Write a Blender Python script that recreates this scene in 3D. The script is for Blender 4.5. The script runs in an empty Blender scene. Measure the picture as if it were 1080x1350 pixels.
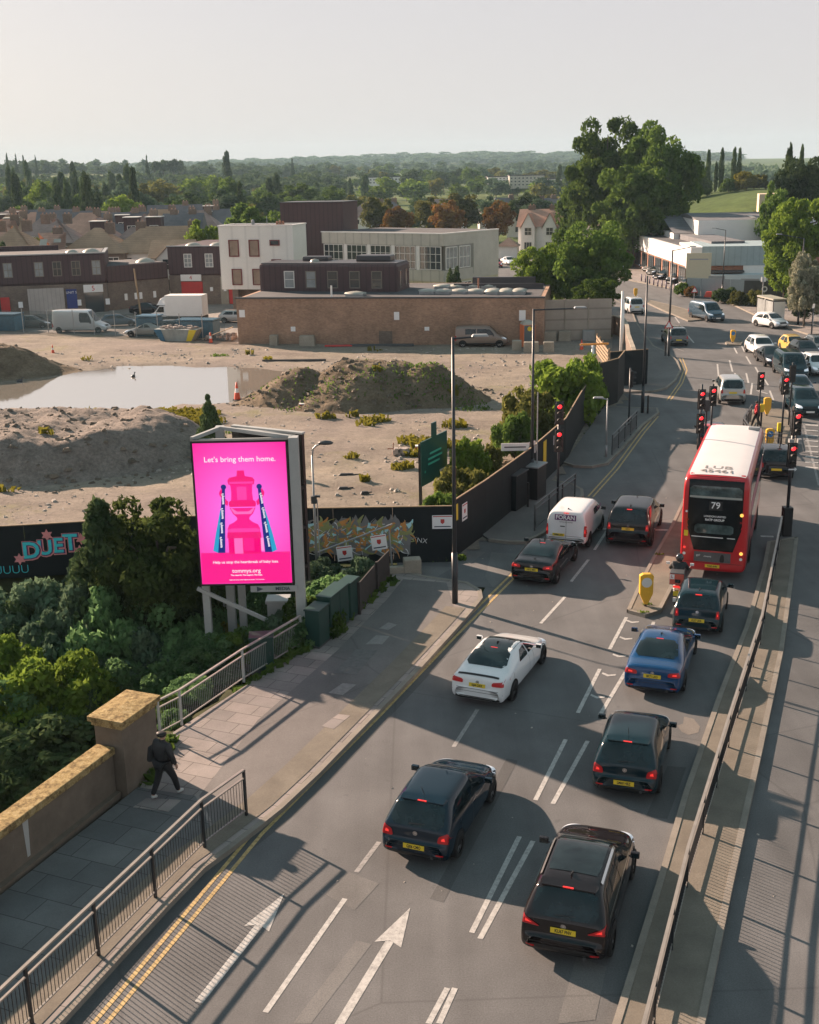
import bpy, bmesh, math, random
import numpy as np
from math import radians as rad, sin, cos, pi, sqrt, atan2
from mathutils import Vector, Matrix, noise as mnoise
from mathutils.bvhtree import BVHTree
S = bpy.context.scene
COL = S.collection
# ---------------------------------------------------------------- camera
FPX, PCX, PCY, PITCH, ROLL, CAMH = 1530., 540., 675., rad(16.2), rad(1.1), 15.5
cd = bpy.data.cameras.new('camera'); cam = bpy.data.objects.new('camera', cd); COL.objects.link(cam)
cd.sensor_fit = 'HORIZONTAL'; cd.sensor_width = 36; cd.lens = 36 * FPX / 1080; cd.clip_start = .2; cd.clip_end = 20000
_r = Vector((1, 0, 0)); _d = Vector((0, -sin(PITCH), -cos(PITCH)))
_x = _r * cos(ROLL) + _d * sin(ROLL); _y = _r * sin(ROLL) - _d * cos(ROLL); _z = Vector((0, -cos(PITCH), sin(PITCH)))
M = Matrix((_x, _y, _z)).transposed().to_4x4(); M.translation = (0, 0, CAMH); cam.matrix_world = M
S.camera = cam
# ---------------------------------------------------------------- world, sun, exposure
SUN_AZ = rad(-42); SUN_EL = rad(22)          # light travels towards (+x, -y)
w = bpy.data.worlds.new('World'); S.world = w; w.use_nodes = True
nt = w.node_tree; nt.nodes.clear()
sky = nt.nodes.new('ShaderNodeTexSky'); sky.sky_type = 'NISHITA'; sky.sun_disc = False
sky.sun_elevation = SUN_EL; sky.sun_rotation = rad(-48)
sky.air_density = 1.0; sky.dust_density = 3.0; sky.ozone_density = 2.0
bg = nt.nodes.new('ShaderNodeBackground'); out = nt.nodes.new('ShaderNodeOutputWorld')
mixs = nt.nodes.new('ShaderNodeMix'); mixs.data_type = 'RGBA'; mixs.inputs[0].default_value = .93      # thin high cloud hides most of the clear sky
tcw = nt.nodes.new('ShaderNodeTexCoord'); sxw = nt.nodes.new('ShaderNodeSeparateXYZ'); rpw = nt.nodes.new('ShaderNodeValToRGB'); nt.links.new(tcw.outputs['Generated'], sxw.inputs[0]); nt.links.new(sxw.outputs[2], rpw.inputs[0])
els = rpw.color_ramp.elements; rpw.color_ramp.interpolation = 'EASE'
for _p, _c in ((.0, (.25, .23, .232)), (.05, (.3, .283, .288)), (.13, (.52, .51, .52)), (.3, (.3, .325, .335)), (.55, (.16, .2, .21)), (1., (.06, .115, .13))):
    _e = els[0] if _p == 0 else els[1] if _p == 1. else els.new(_p); _e.position = _p; _e.color = (*_c, 1)
scw = nt.nodes.new('ShaderNodeVectorMath'); scw.operation = 'SCALE'; scw.inputs['Scale'].default_value = 10.; nt.links.new(rpw.outputs[0], scw.inputs[0]); nt.links.new(scw.outputs[0], mixs.inputs[7])
nt.links.new(sky.outputs[0], mixs.inputs[6]); nt.links.new(mixs.outputs[2], bg.inputs[0])
bg.inputs[1].default_value = .1
nt.links.new(bg.outputs[0], out.inputs[0])
sl = bpy.data.lights.new('sun', 'SUN'); sl.energy = 5.0; sl.angle = rad(.6); sl.color = (1, .735, .565)
so = bpy.data.objects.new('sun', sl); COL.objects.link(so)
sd = Vector((cos(SUN_AZ) * cos(SUN_EL), sin(SUN_AZ) * cos(SUN_EL), -sin(SUN_EL)))
so.rotation_euler = sd.to_track_quat('-Z', 'Y').to_euler(); so.location = (0, 0, 60)
S.view_settings.view_transform = 'Standard'; S.view_settings.look = 'None'
S.view_settings.gamma = 1; S.view_settings.exposure = 1.5
S.cycles.max_bounces = 5; S.cycles.diffuse_bounces = 2; S.cycles.glossy_bounces = 3; S.cycles.transmission_bounces = 3
S.cycles.transparent_max_bounces = 8; S.cycles.volume_bounces = 1
# ---------------------------------------------------------------- helpers
def _ray(px, py):
    u = (px - PCX) / FPX; v = (py - PCY) / FPX
    r = u * cos(ROLL) - v * sin(ROLL); d = u * sin(ROLL) + v * cos(ROLL)
    return r, cos(PITCH) - d * sin(PITCH), -(sin(PITCH) + d * cos(PITCH))
def G(px, py, z=0.):            # point of the level plane z seen at this place in the photograph
    a, b, c = _ray(px, py); t = (z - CAMH) / c; return (a * t, b * t)
def R(px, py, Y):               # point at distance Y
    a, b, c = _ray(px, py); t = Y / b; return (a * t, Y, CAMH + c * t)
rnd = random.Random(7)
def interp(x, xs, ys):
    return float(np.interp(x, xs, ys))
class MB:
    def __init__(s): s.v = []; s.f = []
    def add(s, vs, fs):
        n = len(s.v); s.v += [tuple(p) for p in vs]; s.f += [tuple(i + n for i in f) for f in fs]; return s
    def box(s, c, d, rz=0., taper=1.):
        hx, hy, hz = d[0] / 2, d[1] / 2, d[2] / 2; C_, S_ = cos(rz), sin(rz); vs = []
        for z, t in ((-hz, 1), (hz, taper)):
            for x, y in ((-hx, -hy), (hx, -hy), (hx, hy), (-hx, hy)):
                x *= t; y *= t; vs.append((c[0] + x * C_ - y * S_, c[1] + x * S_ + y * C_, c[2] + z))
        return s.add(vs, [(0, 3, 2, 1), (4, 5, 6, 7), (0, 1, 5, 4), (1, 2, 6, 5), (2, 3, 7, 6), (3, 0, 4, 7)])
    def b2(s, x0, x1, y0, y1, z0, z1): return s.box(((x0 + x1) / 2, (y0 + y1) / 2, (z0 + z1) / 2), (abs(x1 - x0), abs(y1 - y0), abs(z1 - z0)))
    def prism(s, poly, z0, z1):
        n = len(poly); a = sum(poly[i][0] * poly[(i + 1) % n][1] - poly[(i + 1) % n][0] * poly[i][1] for i in range(n))
        if a < 0: poly = poly[::-1]
        vs = [(p[0], p[1], z0) for p in poly] + [(p[0], p[1], z1) for p in poly]
        return s.add(vs, [tuple(range(n))[::-1], tuple(range(n, 2 * n))] + [(i, (i + 1) % n, (i + 1) % n + n, i + n) for i in range(n)])
    def sheet(s, poly, z):
        n = len(poly); a = sum(poly[i][0] * poly[(i + 1) % n][1] - poly[(i + 1) % n][0] * poly[i][1] for i in range(n))
        if a < 0: poly = poly[::-1]
        return s.add([(p[0], p[1], z) for p in poly], [tuple(range(n))])
    def tube(s, p0, p1, r0, r1=None, n=8, cap=True):
        r1 = r0 if r1 is None else r1; p0 = Vector(p0); p1 = Vector(p1); d = (p1 - p0).normalized()
        a = d.orthogonal().normalized(); b = d.cross(a); vs = []
        for p, r in ((p0, r0), (p1, r1)):
            for i in range(n):
                t = 2 * pi * i / n; vs.append(p + a * r * cos(t) + b * r * sin(t))
        fs = [(i, (i + 1) % n, (i + 1) % n + n, i + n) for i in range(n)]
        if cap: fs += [tuple(range(n))[::-1], tuple(range(n, 2 * n))]
        return s.add(vs, fs)
    def path(s, pts, r, n=6):
        for a, b in zip(pts[:-1], pts[1:]): s.tube(a, b, r, n=n)
        return s
    def bar(s, p0, p1, wd, ht):      # rectangular bar between two points
        p0 = Vector(p0); p1 = Vector(p1); d = (p1 - p0).normalized(); up = Vector((0, 0, 1))
        if abs(d.z) > .95: up = Vector((0, 1, 0))
        a = d.cross(up).normalized() * wd / 2; b = a.cross(d).normalized() * ht / 2
        vs = [p + q for p in (p0, p1) for q in (-a - b, a - b, a + b, -a + b)]
        return s.add(vs, [(0, 3, 2, 1), (4, 5, 6, 7), (0, 1, 5, 4), (1, 2, 6, 5), (2, 3, 7, 6), (3, 0, 4, 7)])
    def strip(s, pts, wd, z, off=0.):   # flat ribbon along a polyline
        n = len(pts); L = []; Rr_ = []
        for i in range(n):
            a = Vector(pts[max(i - 1, 0)][:2]); b = Vector(pts[min(i + 1, n - 1)][:2]); d = (b - a).normalized(); nn = Vector((d.y, -d.x))
            p = Vector(pts[i][:2]) + nn * off; q = p - nn * wd / 2; r = p + nn * wd / 2
            L.append((q.x, q.y, z)); Rr_.append((r.x, r.y, z))
        return s.add(L + Rr_, [(i, i + n, i + n + 1, i + 1) for i in range(n - 1)])
    def curb(s, pts, wd, z0, z1, off=0.):
        n = len(pts); a = MB(); a.strip(pts, wd, z1, off); m = len(s.v)
        vs = a.v + [(v[0], v[1], z0) for v in a.v]; n2 = len(a.v)
        fs = list(a.f)
        for i in range(n - 1):
            fs.append((i, i + 1, i + 1 + n2, i + n2)); fs.append((i + n + 1, i + n, i + n + n2, i + n + 1 + n2))
        return s.add(vs, fs)
    def disc(s, c, nrm, r, n=20, r2=None):
        nrm = Vector(nrm).normalized(); a = nrm.orthogonal().normalized(); b = nrm.cross(a); c = Vector(c)
        if r2 is None: return s.add([c + a * r * cos(2 * pi * i / n) + b * r * sin(2 * pi * i / n) for i in range(n)], [tuple(range(n))])
        vs = [c + a * q * cos(2 * pi * i / n) + b * q * sin(2 * pi * i / n) for q in (r, r2) for i in range(n)]
        return s.add(vs, [(i, (i + 1) % n, (i + 1) % n + n, i + n) for i in range(n)])
    def lathe(s, c, prof, n=16):        # profile [(r, z)] about z through c
        m = len(prof); vs = [(c[0] + r * cos(2 * pi * i / n), c[1] + r * sin(2 * pi * i / n), c[2] + z) for r, z in prof for i in range(n)]
        return s.add(vs, [(j * n + i, j * n + (i + 1) % n, (j + 1) * n + (i + 1) % n, (j + 1) * n + i) for j in range(m - 1) for i in range(n)])
    def build(s, name, mat, parent=None, smooth=False, bevel=0.):
        me = bpy.data.meshes.new(name); me.from_pydata([tuple(v) for v in s.v], [], s.f)
        if mat: me.materials.append(mat)
        if smooth:
            for p in me.polygons: p.use_smooth = True
        me.update()
        o = bpy.data.objects.new(name, me); COL.objects.link(o)
        if parent: o.parent = parent
        if bevel:
            b = o.modifiers.new('bevel', 'BEVEL'); b.width = bevel; b.segments = 2; b.limit_method = 'ANGLE'
        return o
def tag(o, label=None, cat=None, group=None, kind=None):
    if label: o['label'] = label
    if cat: o['category'] = cat
    if group: o['group'] = group
    if kind: o['kind'] = kind
    return o
def thing(name, label, cat, loc=(0, 0, 0), rz=0., group=None):
    o = bpy.data.objects.new(name, None); o.empty_display_size = .3; COL.objects.link(o)
    o.location = loc; o.rotation_euler = (0, 0, rz); return tag(o, label, cat, group)
KIDS = {}
def copy_tree(o, parent=None):
    c = o.copy(); COL.objects.link(c); c.parent = parent
    for ch in [k for k in o.children]: copy_tree(ch, c)
    return c
def struct(name, mb, mat, **k):
    o = mb.build(name, mat, **k); o['kind'] = 'structure'; return o
# ---------------------------------------------------------------- materials
MATS = {}
def lin(c): return tuple(c[:3]) + (1,)
def pm(name, col, rough=.6, metal=0., var=0., scale=6., coat=0., emit=None, estr=0., bump=0., bscale=30., spec=.5, col2=None, alpha=1.):
    if name in MATS: return MATS[name]
    m = bpy.data.materials.new(name); m.use_nodes = True; t = m.node_tree; b = t.nodes['Principled BSDF']
    b.inputs['Base Color'].default_value = lin(col); b.inputs['Roughness'].default_value = rough; b.inputs['Metallic'].default_value = metal
    b.inputs['Specular IOR Level'].default_value = spec
    if coat: b.inputs['Coat Weight'].default_value = coat; b.inputs['Coat Roughness'].default_value = .06
    if emit: b.inputs['Emission Color'].default_value = lin(emit); b.inputs['Emission Strength'].default_value = estr
    if var or bump:
        tc = t.nodes.new('ShaderNodeTexCoord')
        if var:
            n = t.nodes.new('ShaderNodeTexNoise'); n.inputs['Scale'].default_value = scale; n.inputs['Detail'].default_value = 6; n.inputs['Roughness'].default_value = .65
            t.links.new(tc.outputs['Object'], n.inputs[0])
            r = t.nodes.new('ShaderNodeValToRGB'); r.color_ramp.elements[0].position = .3; r.color_ramp.elements[1].position = .72
            c2 = col2 or tuple(c * (1 + var) for c in col)
            r.color_ramp.elements[0].color = lin([c * (1 - var) for c in col]); r.color_ramp.elements[1].color = lin(c2)
            t.links.new(n.outputs[0], r.inputs[0]); t.links.new(r.outputs[0], b.inputs['Base Color'])
        if bump:
            n2 = t.nodes.new('ShaderNodeTexNoise'); n2.inputs['Scale'].default_value = bscale; n2.inputs['Detail'].default_value = 5
            t.links.new(tc.outputs['Object'], n2.inputs[0])
            bp = t.nodes.new('ShaderNodeBump'); bp.inputs['Strength'].default_value = bump; bp.inputs['Distance'].default_value = .05
            t.links.new(n2.outputs[0], bp.inputs['Height']); t.links.new(bp.outputs[0], b.inputs['Normal'])
    MATS[name] = m; return m
class NT:       # small node builder
    def __init__(s, name):
        s.m = bpy.data.materials.new(name); s.m.use_nodes = True; s.t = s.m.node_tree; s.b = s.t.nodes['Principled BSDF']; MATS[name] = s.m
        s.geo = s.t.nodes.new('ShaderNodeNewGeometry')
    def link(s, a, b): s.t.links.new(a, b)
    def mapping(s, rz=0., sc=(1, 1, 1), src=None, loc=(0, 0, 0)):
        n = s.t.nodes.new('ShaderNodeMapping'); n.vector_type = 'POINT'; n.inputs['Rotation'].default_value = (0, 0, rz); n.inputs['Scale'].default_value = sc; n.inputs['Location'].default_value = loc
        s.link(src or s.geo.outputs['Position'], n.inputs[0]); return n.outputs[0]
    def noise(s, scale, detail=4, rough=.6, vec=None, dist=0.):
        n = s.t.nodes.new('ShaderNodeTexNoise'); n.inputs['Scale'].default_value = scale; n.inputs['Detail'].default_value = detail; n.inputs['Roughness'].default_value = rough; n.inputs['Distortion'].default_value = dist
        s.link(vec or s.geo.outputs['Position'], n.inputs[0]); return n.outputs[0]
    def vor(s, scale, vec=None, feat='F1', out='Distance'):
        n = s.t.nodes.new('ShaderNodeTexVoronoi'); n.feature = feat; n.inputs['Scale'].default_value = scale
        s.link(vec or s.geo.outputs['Position'], n.inputs[0]); return n.outputs[out]
    def brick(s, w_, h_, mortar, c1, c2, cm, vec, bias=0.):
        n = s.t.nodes.new('ShaderNodeTexBrick'); n.inputs['Scale'].default_value = 1; n.inputs['Brick Width'].default_value = w_; n.inputs['Row Height'].default_value = h_
        n.inputs['Mortar Size'].default_value = mortar; n.inputs['Mortar Smooth'].default_value = .1; n.inputs['Bias'].default_value = bias
        n.inputs['Color1'].default_value = lin(c1); n.inputs['Color2'].default_value = lin(c2); n.inputs['Mortar'].default_value = lin(cm)
        s.link(vec, n.inputs[0]); return n.outputs[0]
    def ramp(s, fac, stops):
        r = s.t.nodes.new('ShaderNodeValToRGB'); e = r.color_ramp.elements
        while len(e) < len(stops): e.new(.5)
        for i, (p, c) in enumerate(stops): e[i].position = p; e[i].color = lin(c if hasattr(c, '__len__') else (c, c, c))
        s.link(fac, r.inputs[0]); return r.outputs[0]
    def mix(s, fac, a, b, mode='MIX'):
        n = s.t.nodes.new('ShaderNodeMix'); n.data_type = 'RGBA'; n.blend_type = mode
        for i, v in ((0, fac), (6, a), (7, b)):
            if isinstance(v, (int, float)): n.inputs[i].default_value = v
            elif isinstance(v, tuple): n.inputs[i].default_value = lin(v)
            else: s.link(v, n.inputs[i])
        return n.outputs[2]
    def color(s, c): s.link(c, s.b.inputs['Base Color'])
    def bump(s, h, st=.3, d=.03):
        n = s.t.nodes.new('ShaderNodeBump'); n.inputs['Strength'].default_value = st; n.inputs['Distance'].default_value = d
        s.link(h, n.inputs['Height']); s.link(n.outputs[0], s.b.inputs['Normal'])
ROAD_A = rad(22.6)      # the road runs this far to the right of straight ahead
def tracks(n, along, c):        # darker polished wheel tracks down each lane, broken up by noise
    sp_ = n.t.nodes.new('ShaderNodeSeparateXYZ'); n.link(along, sp_.inputs[0]); m1 = n.t.nodes.new('ShaderNodeMath'); m1.operation = 'MULTIPLY'; m1.inputs[1].default_value = 3.6; n.link(sp_.outputs[0], m1.inputs[0])
    m2 = n.t.nodes.new('ShaderNodeMath'); m2.operation = 'SINE'; n.link(m1.outputs[0], m2.inputs[0]); r = n.ramp(m2.outputs[0], [(.1, 0.), (1., .34)]); k = n.ramp(n.noise(.22, 4, .7), [(.35, 0.), (.62, 1.)])
    q = n.mix(1., r, k, 'MULTIPLY'); c = n.mix(q, c, (.07, .069, .069)); return n.mix(n.ramp(n.noise(1.9, 3, .5), [(.68, 0.), (.74, .35)]), c, (.06, .06, .062))
def asphalt(name, base, streak=.12, spk=.3):
    n = NT(name); along = n.mapping(ROAD_A, (1, .06, 1))
    c = n.ramp(n.noise(.35, 5, .6), [(.3, tuple(x * .76 for x in base)), (.7, tuple(x * 1.16 for x in base))])
    if 'asphalt' == name: c = tracks(n, along, c)
    c = n.mix(.75, c, n.ramp(n.noise(1.3, 4, .6, along), [(.32, 1 - streak), (.68, 1 + streak)]), 'MULTIPLY')
    c = n.mix(1., c, n.ramp(n.noise(28, 3, .9), [(.3, 1 - spk), (.72, 1 + spk)]), 'MULTIPLY')
    c = n.mix(n.ramp(n.vor(.09, None, 'DISTANCE_TO_EDGE'), [(.0, .45), (.0022, 0)]), c, tuple(x * .5 for x in base))
    n.color(c); n.b.inputs['Roughness'].default_value = .8; n.b.inputs['Specular IOR Level'].default_value = .35; n.bump(n.noise(45, 3, .8), .35, .01); return n.m
m_road = asphalt('asphalt', (.125, .125, .126))
m_path = asphalt('footway_asphalt', (.145, .136, .13), .1, .22)
m_yard = asphalt('yard_concrete', (.24, .22, .2), .1, .2)
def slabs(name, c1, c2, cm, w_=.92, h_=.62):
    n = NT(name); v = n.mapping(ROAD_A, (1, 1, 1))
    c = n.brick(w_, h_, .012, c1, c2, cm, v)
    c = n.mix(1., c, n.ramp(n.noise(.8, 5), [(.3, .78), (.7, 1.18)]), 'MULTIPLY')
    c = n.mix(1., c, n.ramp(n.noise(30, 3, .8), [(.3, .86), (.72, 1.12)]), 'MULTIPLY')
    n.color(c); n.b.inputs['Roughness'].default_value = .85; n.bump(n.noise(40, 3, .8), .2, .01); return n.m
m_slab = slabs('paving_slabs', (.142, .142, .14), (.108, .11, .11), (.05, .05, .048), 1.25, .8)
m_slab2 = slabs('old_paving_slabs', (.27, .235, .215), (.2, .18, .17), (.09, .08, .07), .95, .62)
def grit(name, stops, sc=.5, fine=22., bump=.5, fv=.25):
    n = NT(name); c = n.ramp(n.noise(sc, 7, .65), stops)
    c = n.mix(1., c, n.ramp(n.noise(fine, 4, .8), [(.3, 1 - fv), (.72, 1 + fv)]), 'MULTIPLY')
    n.color(c); n.b.inputs['Roughness'].default_value = .95; n.b.inputs['Specular IOR Level'].default_value = .15; n.bump(n.noise(fine * .6 if fine > 7 else 2.6, 6, .8), bump, .08 if fine > 7 else .3); return n.m
m_kerb = grit('kerb_stone', [(.3, (.2, .18, .155)), (.7, (.29, .262, .225))], 1.2, 30, .15, .15)
m_verge = grit('concrete_strip', [(.3, (.15, .133, .11)), (.7, (.22, .196, .16))], 1., 26, .2, .16)
m_soil = grit('dark_soil', [(.3, (.03, .03, .02)), (.7, (.07, .06, .035))], .8, 8, .6)
m_mound1 = grit('brown_soil', [(.25, (.09, .068, .045)), (.5, (.18, .14, .095)), (.75, (.25, .2, .145))], .7, 6, .9, .35)
m_mound2 = grit('grey_rubble_soil', [(.25, (.17, .145, .125)), (.5, (.27, .23, .2)), (.75, (.34, .29, .25))], .9, 5, .9, .35)
# ---------------------------------------------------------------- terrain
def sstep(a, b, x):
    t = np.clip((x - a) / (b - a), 0, 1); return t * t * (3 - 2 * t)
EB = [(-16, 2), (-11.9, 17), (-9.5, 22.6), (-7.3, 27.4), (-7.3, 30.3), (-3.75, 36.8), (-3.3, 38), (-.9, 43.6), (-.6, 46)]
_ey = [p[1] for p in EB]; _ex = [p[0] for p in EB]
def T(x, y):
    x = np.asarray(x, float); y = np.asarray(y, float)
    z = .0135 * np.clip(y - 420, 0, 1500) + .012 * np.clip(y - 1700, 0, 1200) * (1 - .6 * sstep(-1800, -600, -x) * 0)
    z = z + 14 * np.exp(-((x + 420) / 330.) ** 2 - ((y - 1150) / 330.) ** 2) + 16 * np.exp(-((x - 90) / 600.) ** 2 - ((y - 3000) / 500.) ** 2)
    z = z + 10.2 * sstep(34, 95, x) * sstep(222, 292, y) * (1 - sstep(330, 470, y))
    z = z + .9 * np.sin(x * .013 + 1) * np.cos(y * .011) * sstep(350, 600, y)
    d = np.interp(y, _ey, _ex) - x
    z = z - 2.6 * sstep(.25, 3.5, d) * (1 - sstep(42, 45.6, y)) * (y < 46)
    return z
def axis(parts): return np.unique(np.concatenate([np.arange(a, b, s) for a, b, s in parts]).round(3))
xs = axis([(-4200, -800, 200), (-800, -200, 40), (-200, -60, 8), (-60, 60, 1.5), (60, 200, 8), (200, 800, 40), (800, 4400, 200)])
ys = axis([(-60, 4, 8), (4, 60, 1.), (60, 140, 2.5), (140, 500, 8), (500, 1500, 40), (1500, 6200, 130)])
X, Y = np.meshgrid(xs, ys); Z = T(X, Y) - .06
Z = np.where((X < 16 + (Y - 80) * .1) & (X > -73) & (Y > 48) & (Y < 108) & (X < 2 + (Y - 48) * .33), Z - 1.2, Z)      # the site has its own surface
nx, ny = len(xs), len(ys); idx = np.arange(nx * ny).reshape(ny, nx)
def grid_obj(name, X, Y, Z, mat, mask=None, smooth=True, parent=None):
    ny, nx = X.shape; idx = np.arange(nx * ny).reshape(ny, nx)
    q = np.stack([idx[:-1, :-1], idx[:-1, 1:], idx[1:, 1:], idx[1:, :-1]], -1).reshape(-1, 4)
    if mask is not None: q = q[mask[:-1, :-1].ravel()]
    me = bpy.data.meshes.new(name); me.from_pydata(np.stack([X, Y, Z], -1).reshape(-1, 3).tolist(), [], q.tolist())
    me.materials.append(mat)
    if smooth: me.polygons.foreach_set('use_smooth', [True] * len(me.polygons))
    o = bpy.data.objects.new(name, me); COL.objects.link(o); o.parent = parent; return o
n = NT('meadow_ground')
c = n.ramp(n.noise(.012, 5, .6), [(.3, (.045, .07, .022)), (.5, (.075, .11, .032)), (.7, (.115, .145, .045))])
c = n.mix(1., c, n.ramp(n.noise(.4, 6, .75), [(.3, .65), (.7, 1.3)]), 'MULTIPLY')
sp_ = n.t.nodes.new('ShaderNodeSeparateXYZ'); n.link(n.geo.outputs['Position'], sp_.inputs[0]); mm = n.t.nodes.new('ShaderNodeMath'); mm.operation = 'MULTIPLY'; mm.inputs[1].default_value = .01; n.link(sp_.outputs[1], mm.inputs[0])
c = n.mix(n.ramp(mm.outputs[0], [(.455, 1.), (.47, 0.)]), c, n.ramp(n.noise(1.5, 5, .7), [(.3, (.018, .022, .01)), (.7, (.045, .05, .02))]))      # bare dark earth on the embankment
n.color(c); n.b.inputs['Roughness'].default_value = .95; n.b.inputs['Specular IOR Level'].default_value = .1; m_meadow = n.m
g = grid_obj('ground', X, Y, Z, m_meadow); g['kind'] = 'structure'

# ---------------------------------------------------------------- road, pavements, kerbs
def P(pts, z=0.): return [G(x, y, z) for x, y in pts]
kA = [(-12.0, 8.0)] + [G(8, 1420, .12)] + P([(92, 1330), (157, 1259), (222, 1189), (267, 1143), (300, 1119), (335, 1092), (369, 1065), (419, 1018), (480, 955), (550, 883), (600, 828), (622, 803), (634, 788), (632, 778), (615, 768), (560, 760), (522, 752)], .12)
kB = P([(645, 714), (672, 717), (692, 717), (715, 706), (745, 678), (768, 656), (767, 648), (752, 640), (728, 636)])
kC = P([(738, 610), (757, 616), (780, 617), (800, 613), (822, 591), (847, 562), (868, 546), (866, 540), (850, 540), (800, 538)])
kD = P([(812, 519), (835, 518), (862, 517), (878, 513), (890, 503), (897, 490), (893, 478), (880, 466), (862, 458), (848, 440), (838, 425), (832, 408)]) + [(26, 150), (30, 175), (34, 205), (40, 260)]
kR = [(14.2, 20), (24, 40)]
kR = P([(1080, 446), (1048, 436), (1015, 425), (966, 402), (904, 384), (835, 371)]) + [(31.0, 190), (32.5, 215), (36, 260)]
kR = [(50, 40), (46, 75), (41.5, 96)] + kR[0:]
land = [(-13, 6), (-12.2, 8)] + kA[1:-1] + [(1.9, 46.4), (8.7, 62.6), (14.9, 82), (17.8, 97), (21.9, 121), (23, 140), (27, 175), (31, 205), (37, 260)]
roadpoly = [(-13, 6), (-12.2, 8)] + kA[1:14] + [(2.9, 42.6), (-.3, 43.6), (-.6, 46), (2.0, 46.5), (8.7, 62.6), (14.9, 82), (17.2, 97), (21.5, 121), (22.5, 140), (26.5, 175), (30, 205), (36, 262), (80, 262), (80, 6)]
road = struct('road', MB().sheet(roadpoly, 0.), m_road)
# far side road beyond the tree
struct('side_road', MB().sheet([(10, 172), (13, 162), (22.5, 150), (27, 178), (24, 215), (19, 330), (14, 330), (15, 214)], .012), m_road)
struct('car_park', MB().sheet([(31, 215), (31.5, 185), (36, 172), (38.5, 160), (60, 158), (60, 262), (36, 262)], .02), m_yard)
WALL = [(-15.6, 8), (-9.5, 22.6), (-7.35, 27.3)]
left = [(-15.6, 6), (-9.4, 22.6), (-7.25, 27.3), (-7.1, 30.3), (-3.6, 36.8), (-3.2, 38), (-.85, 43.6)]
pA = [(-13, 6)] + kA + left[::-1]
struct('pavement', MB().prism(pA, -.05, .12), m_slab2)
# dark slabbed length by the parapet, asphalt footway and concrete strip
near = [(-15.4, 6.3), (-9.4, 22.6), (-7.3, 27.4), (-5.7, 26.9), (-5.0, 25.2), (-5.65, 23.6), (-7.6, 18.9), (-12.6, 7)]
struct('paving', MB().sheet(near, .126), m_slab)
struct('footway', MB().sheet([(-5.6, 26.9), (-4.9, 25.2), (-3.5, 27.8), (-1.1, 33.6), (.3, 37.0), (1.6, 39.6), (1.4, 42.9), (-.3, 43.4), (-.9, 41.2), (-2.5, 36.4), (-4.6, 31.2)], .126), m_path)
kk = [Vector(p) for p in kA[1:14]]
mb = MB(); mb.strip([tuple(p) for p in kk], .75, .132, -.62); struct('verge_strip', mb, m_verge)
for nm, k in (('kerb', kA),): struct(nm, MB().curb(k, .16, -.02, .137, 0), m_kerb)
hB = [(3.3, 49.3), (8.0, 60.5)]
pB = kB + [(8.35, 61.8), (3.2, 49.2)]
struct('pavement', MB().prism(pB, -.05, .12), m_path); struct('kerb', MB().curb(kB, .16, -.02, .137), m_kerb)
pC = kC + [(14.1, 80), (8.9, 63.2)]
struct('pavement', MB().prism(pC, -.05, .12), m_path); struct('kerb', MB().curb(kC, .16, -.02, .137), m_kerb)
pD = kD + [(36, 260), (30, 205), (26.5, 175), (22, 140), (21.5, 121), (17.2, 97), (14.9, 85)]
struct('pavement', MB().prism(pD, -.05, .12), m_path); struct('kerb', MB().curb(kD, .16, -.02, .137), m_kerb)
pR = kR + [(40, 260), (37, 215), (36, 190), (39.8, 176), (42, 158), (44, 140), (44, 122), (46, 105), (52, 80), (56, 40)]
struct('pavement', MB().prism(pR, -.05, .12), m_slab2); struct('kerb', MB().curb(kR, .16, -.02, .137), m_kerb)
# central reservation with the long railing
mL = [(-1.2, 6.2)] + P([(815, 1350), (870, 1170), (905, 1050), (950, 920), (985, 830), (1008, 750), (1014, 718)])
mR = P([(1050, 712), (1044, 760), (1030, 860), (1000, 1000), (960, 1180), (925, 1350)]) + [(.4, 6.2)]
struct('central_reservation', MB().prism(mL + mR, -.05, .12), m_verge)
struct('kerb', MB().curb(mL + mR[:1], .15, -.02, .137), m_kerb); struct('kerb', MB().curb(mR, .15, -.02, .137), m_kerb)
ISL = [P([(829, 808), (846, 770), (863, 737), (886, 697), (903, 660), (917, 628), (935, 624), (942, 640), (930, 700), (893, 760), (884, 779), (869, 808), (850, 814)]),
       P([(977, 580), (982, 560), (993, 543), (1012, 540), (1037, 543), (1044, 556), (1050, 594), (1030, 600), (1000, 597)]),
       P([(957, 453), (966, 449), (979, 452), (976, 456), (960, 456)]),
       P([(908, 424), (941, 421), (912, 411), (884, 403), (857, 397), (853, 400), (872, 409)])]
for i, p in enumerate(ISL):
    struct('traffic_island', MB().prism(p, -.05, .12), m_verge); struct('kerb', MB().curb(p + p[:1], .14, -.02, .137), m_kerb)
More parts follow.
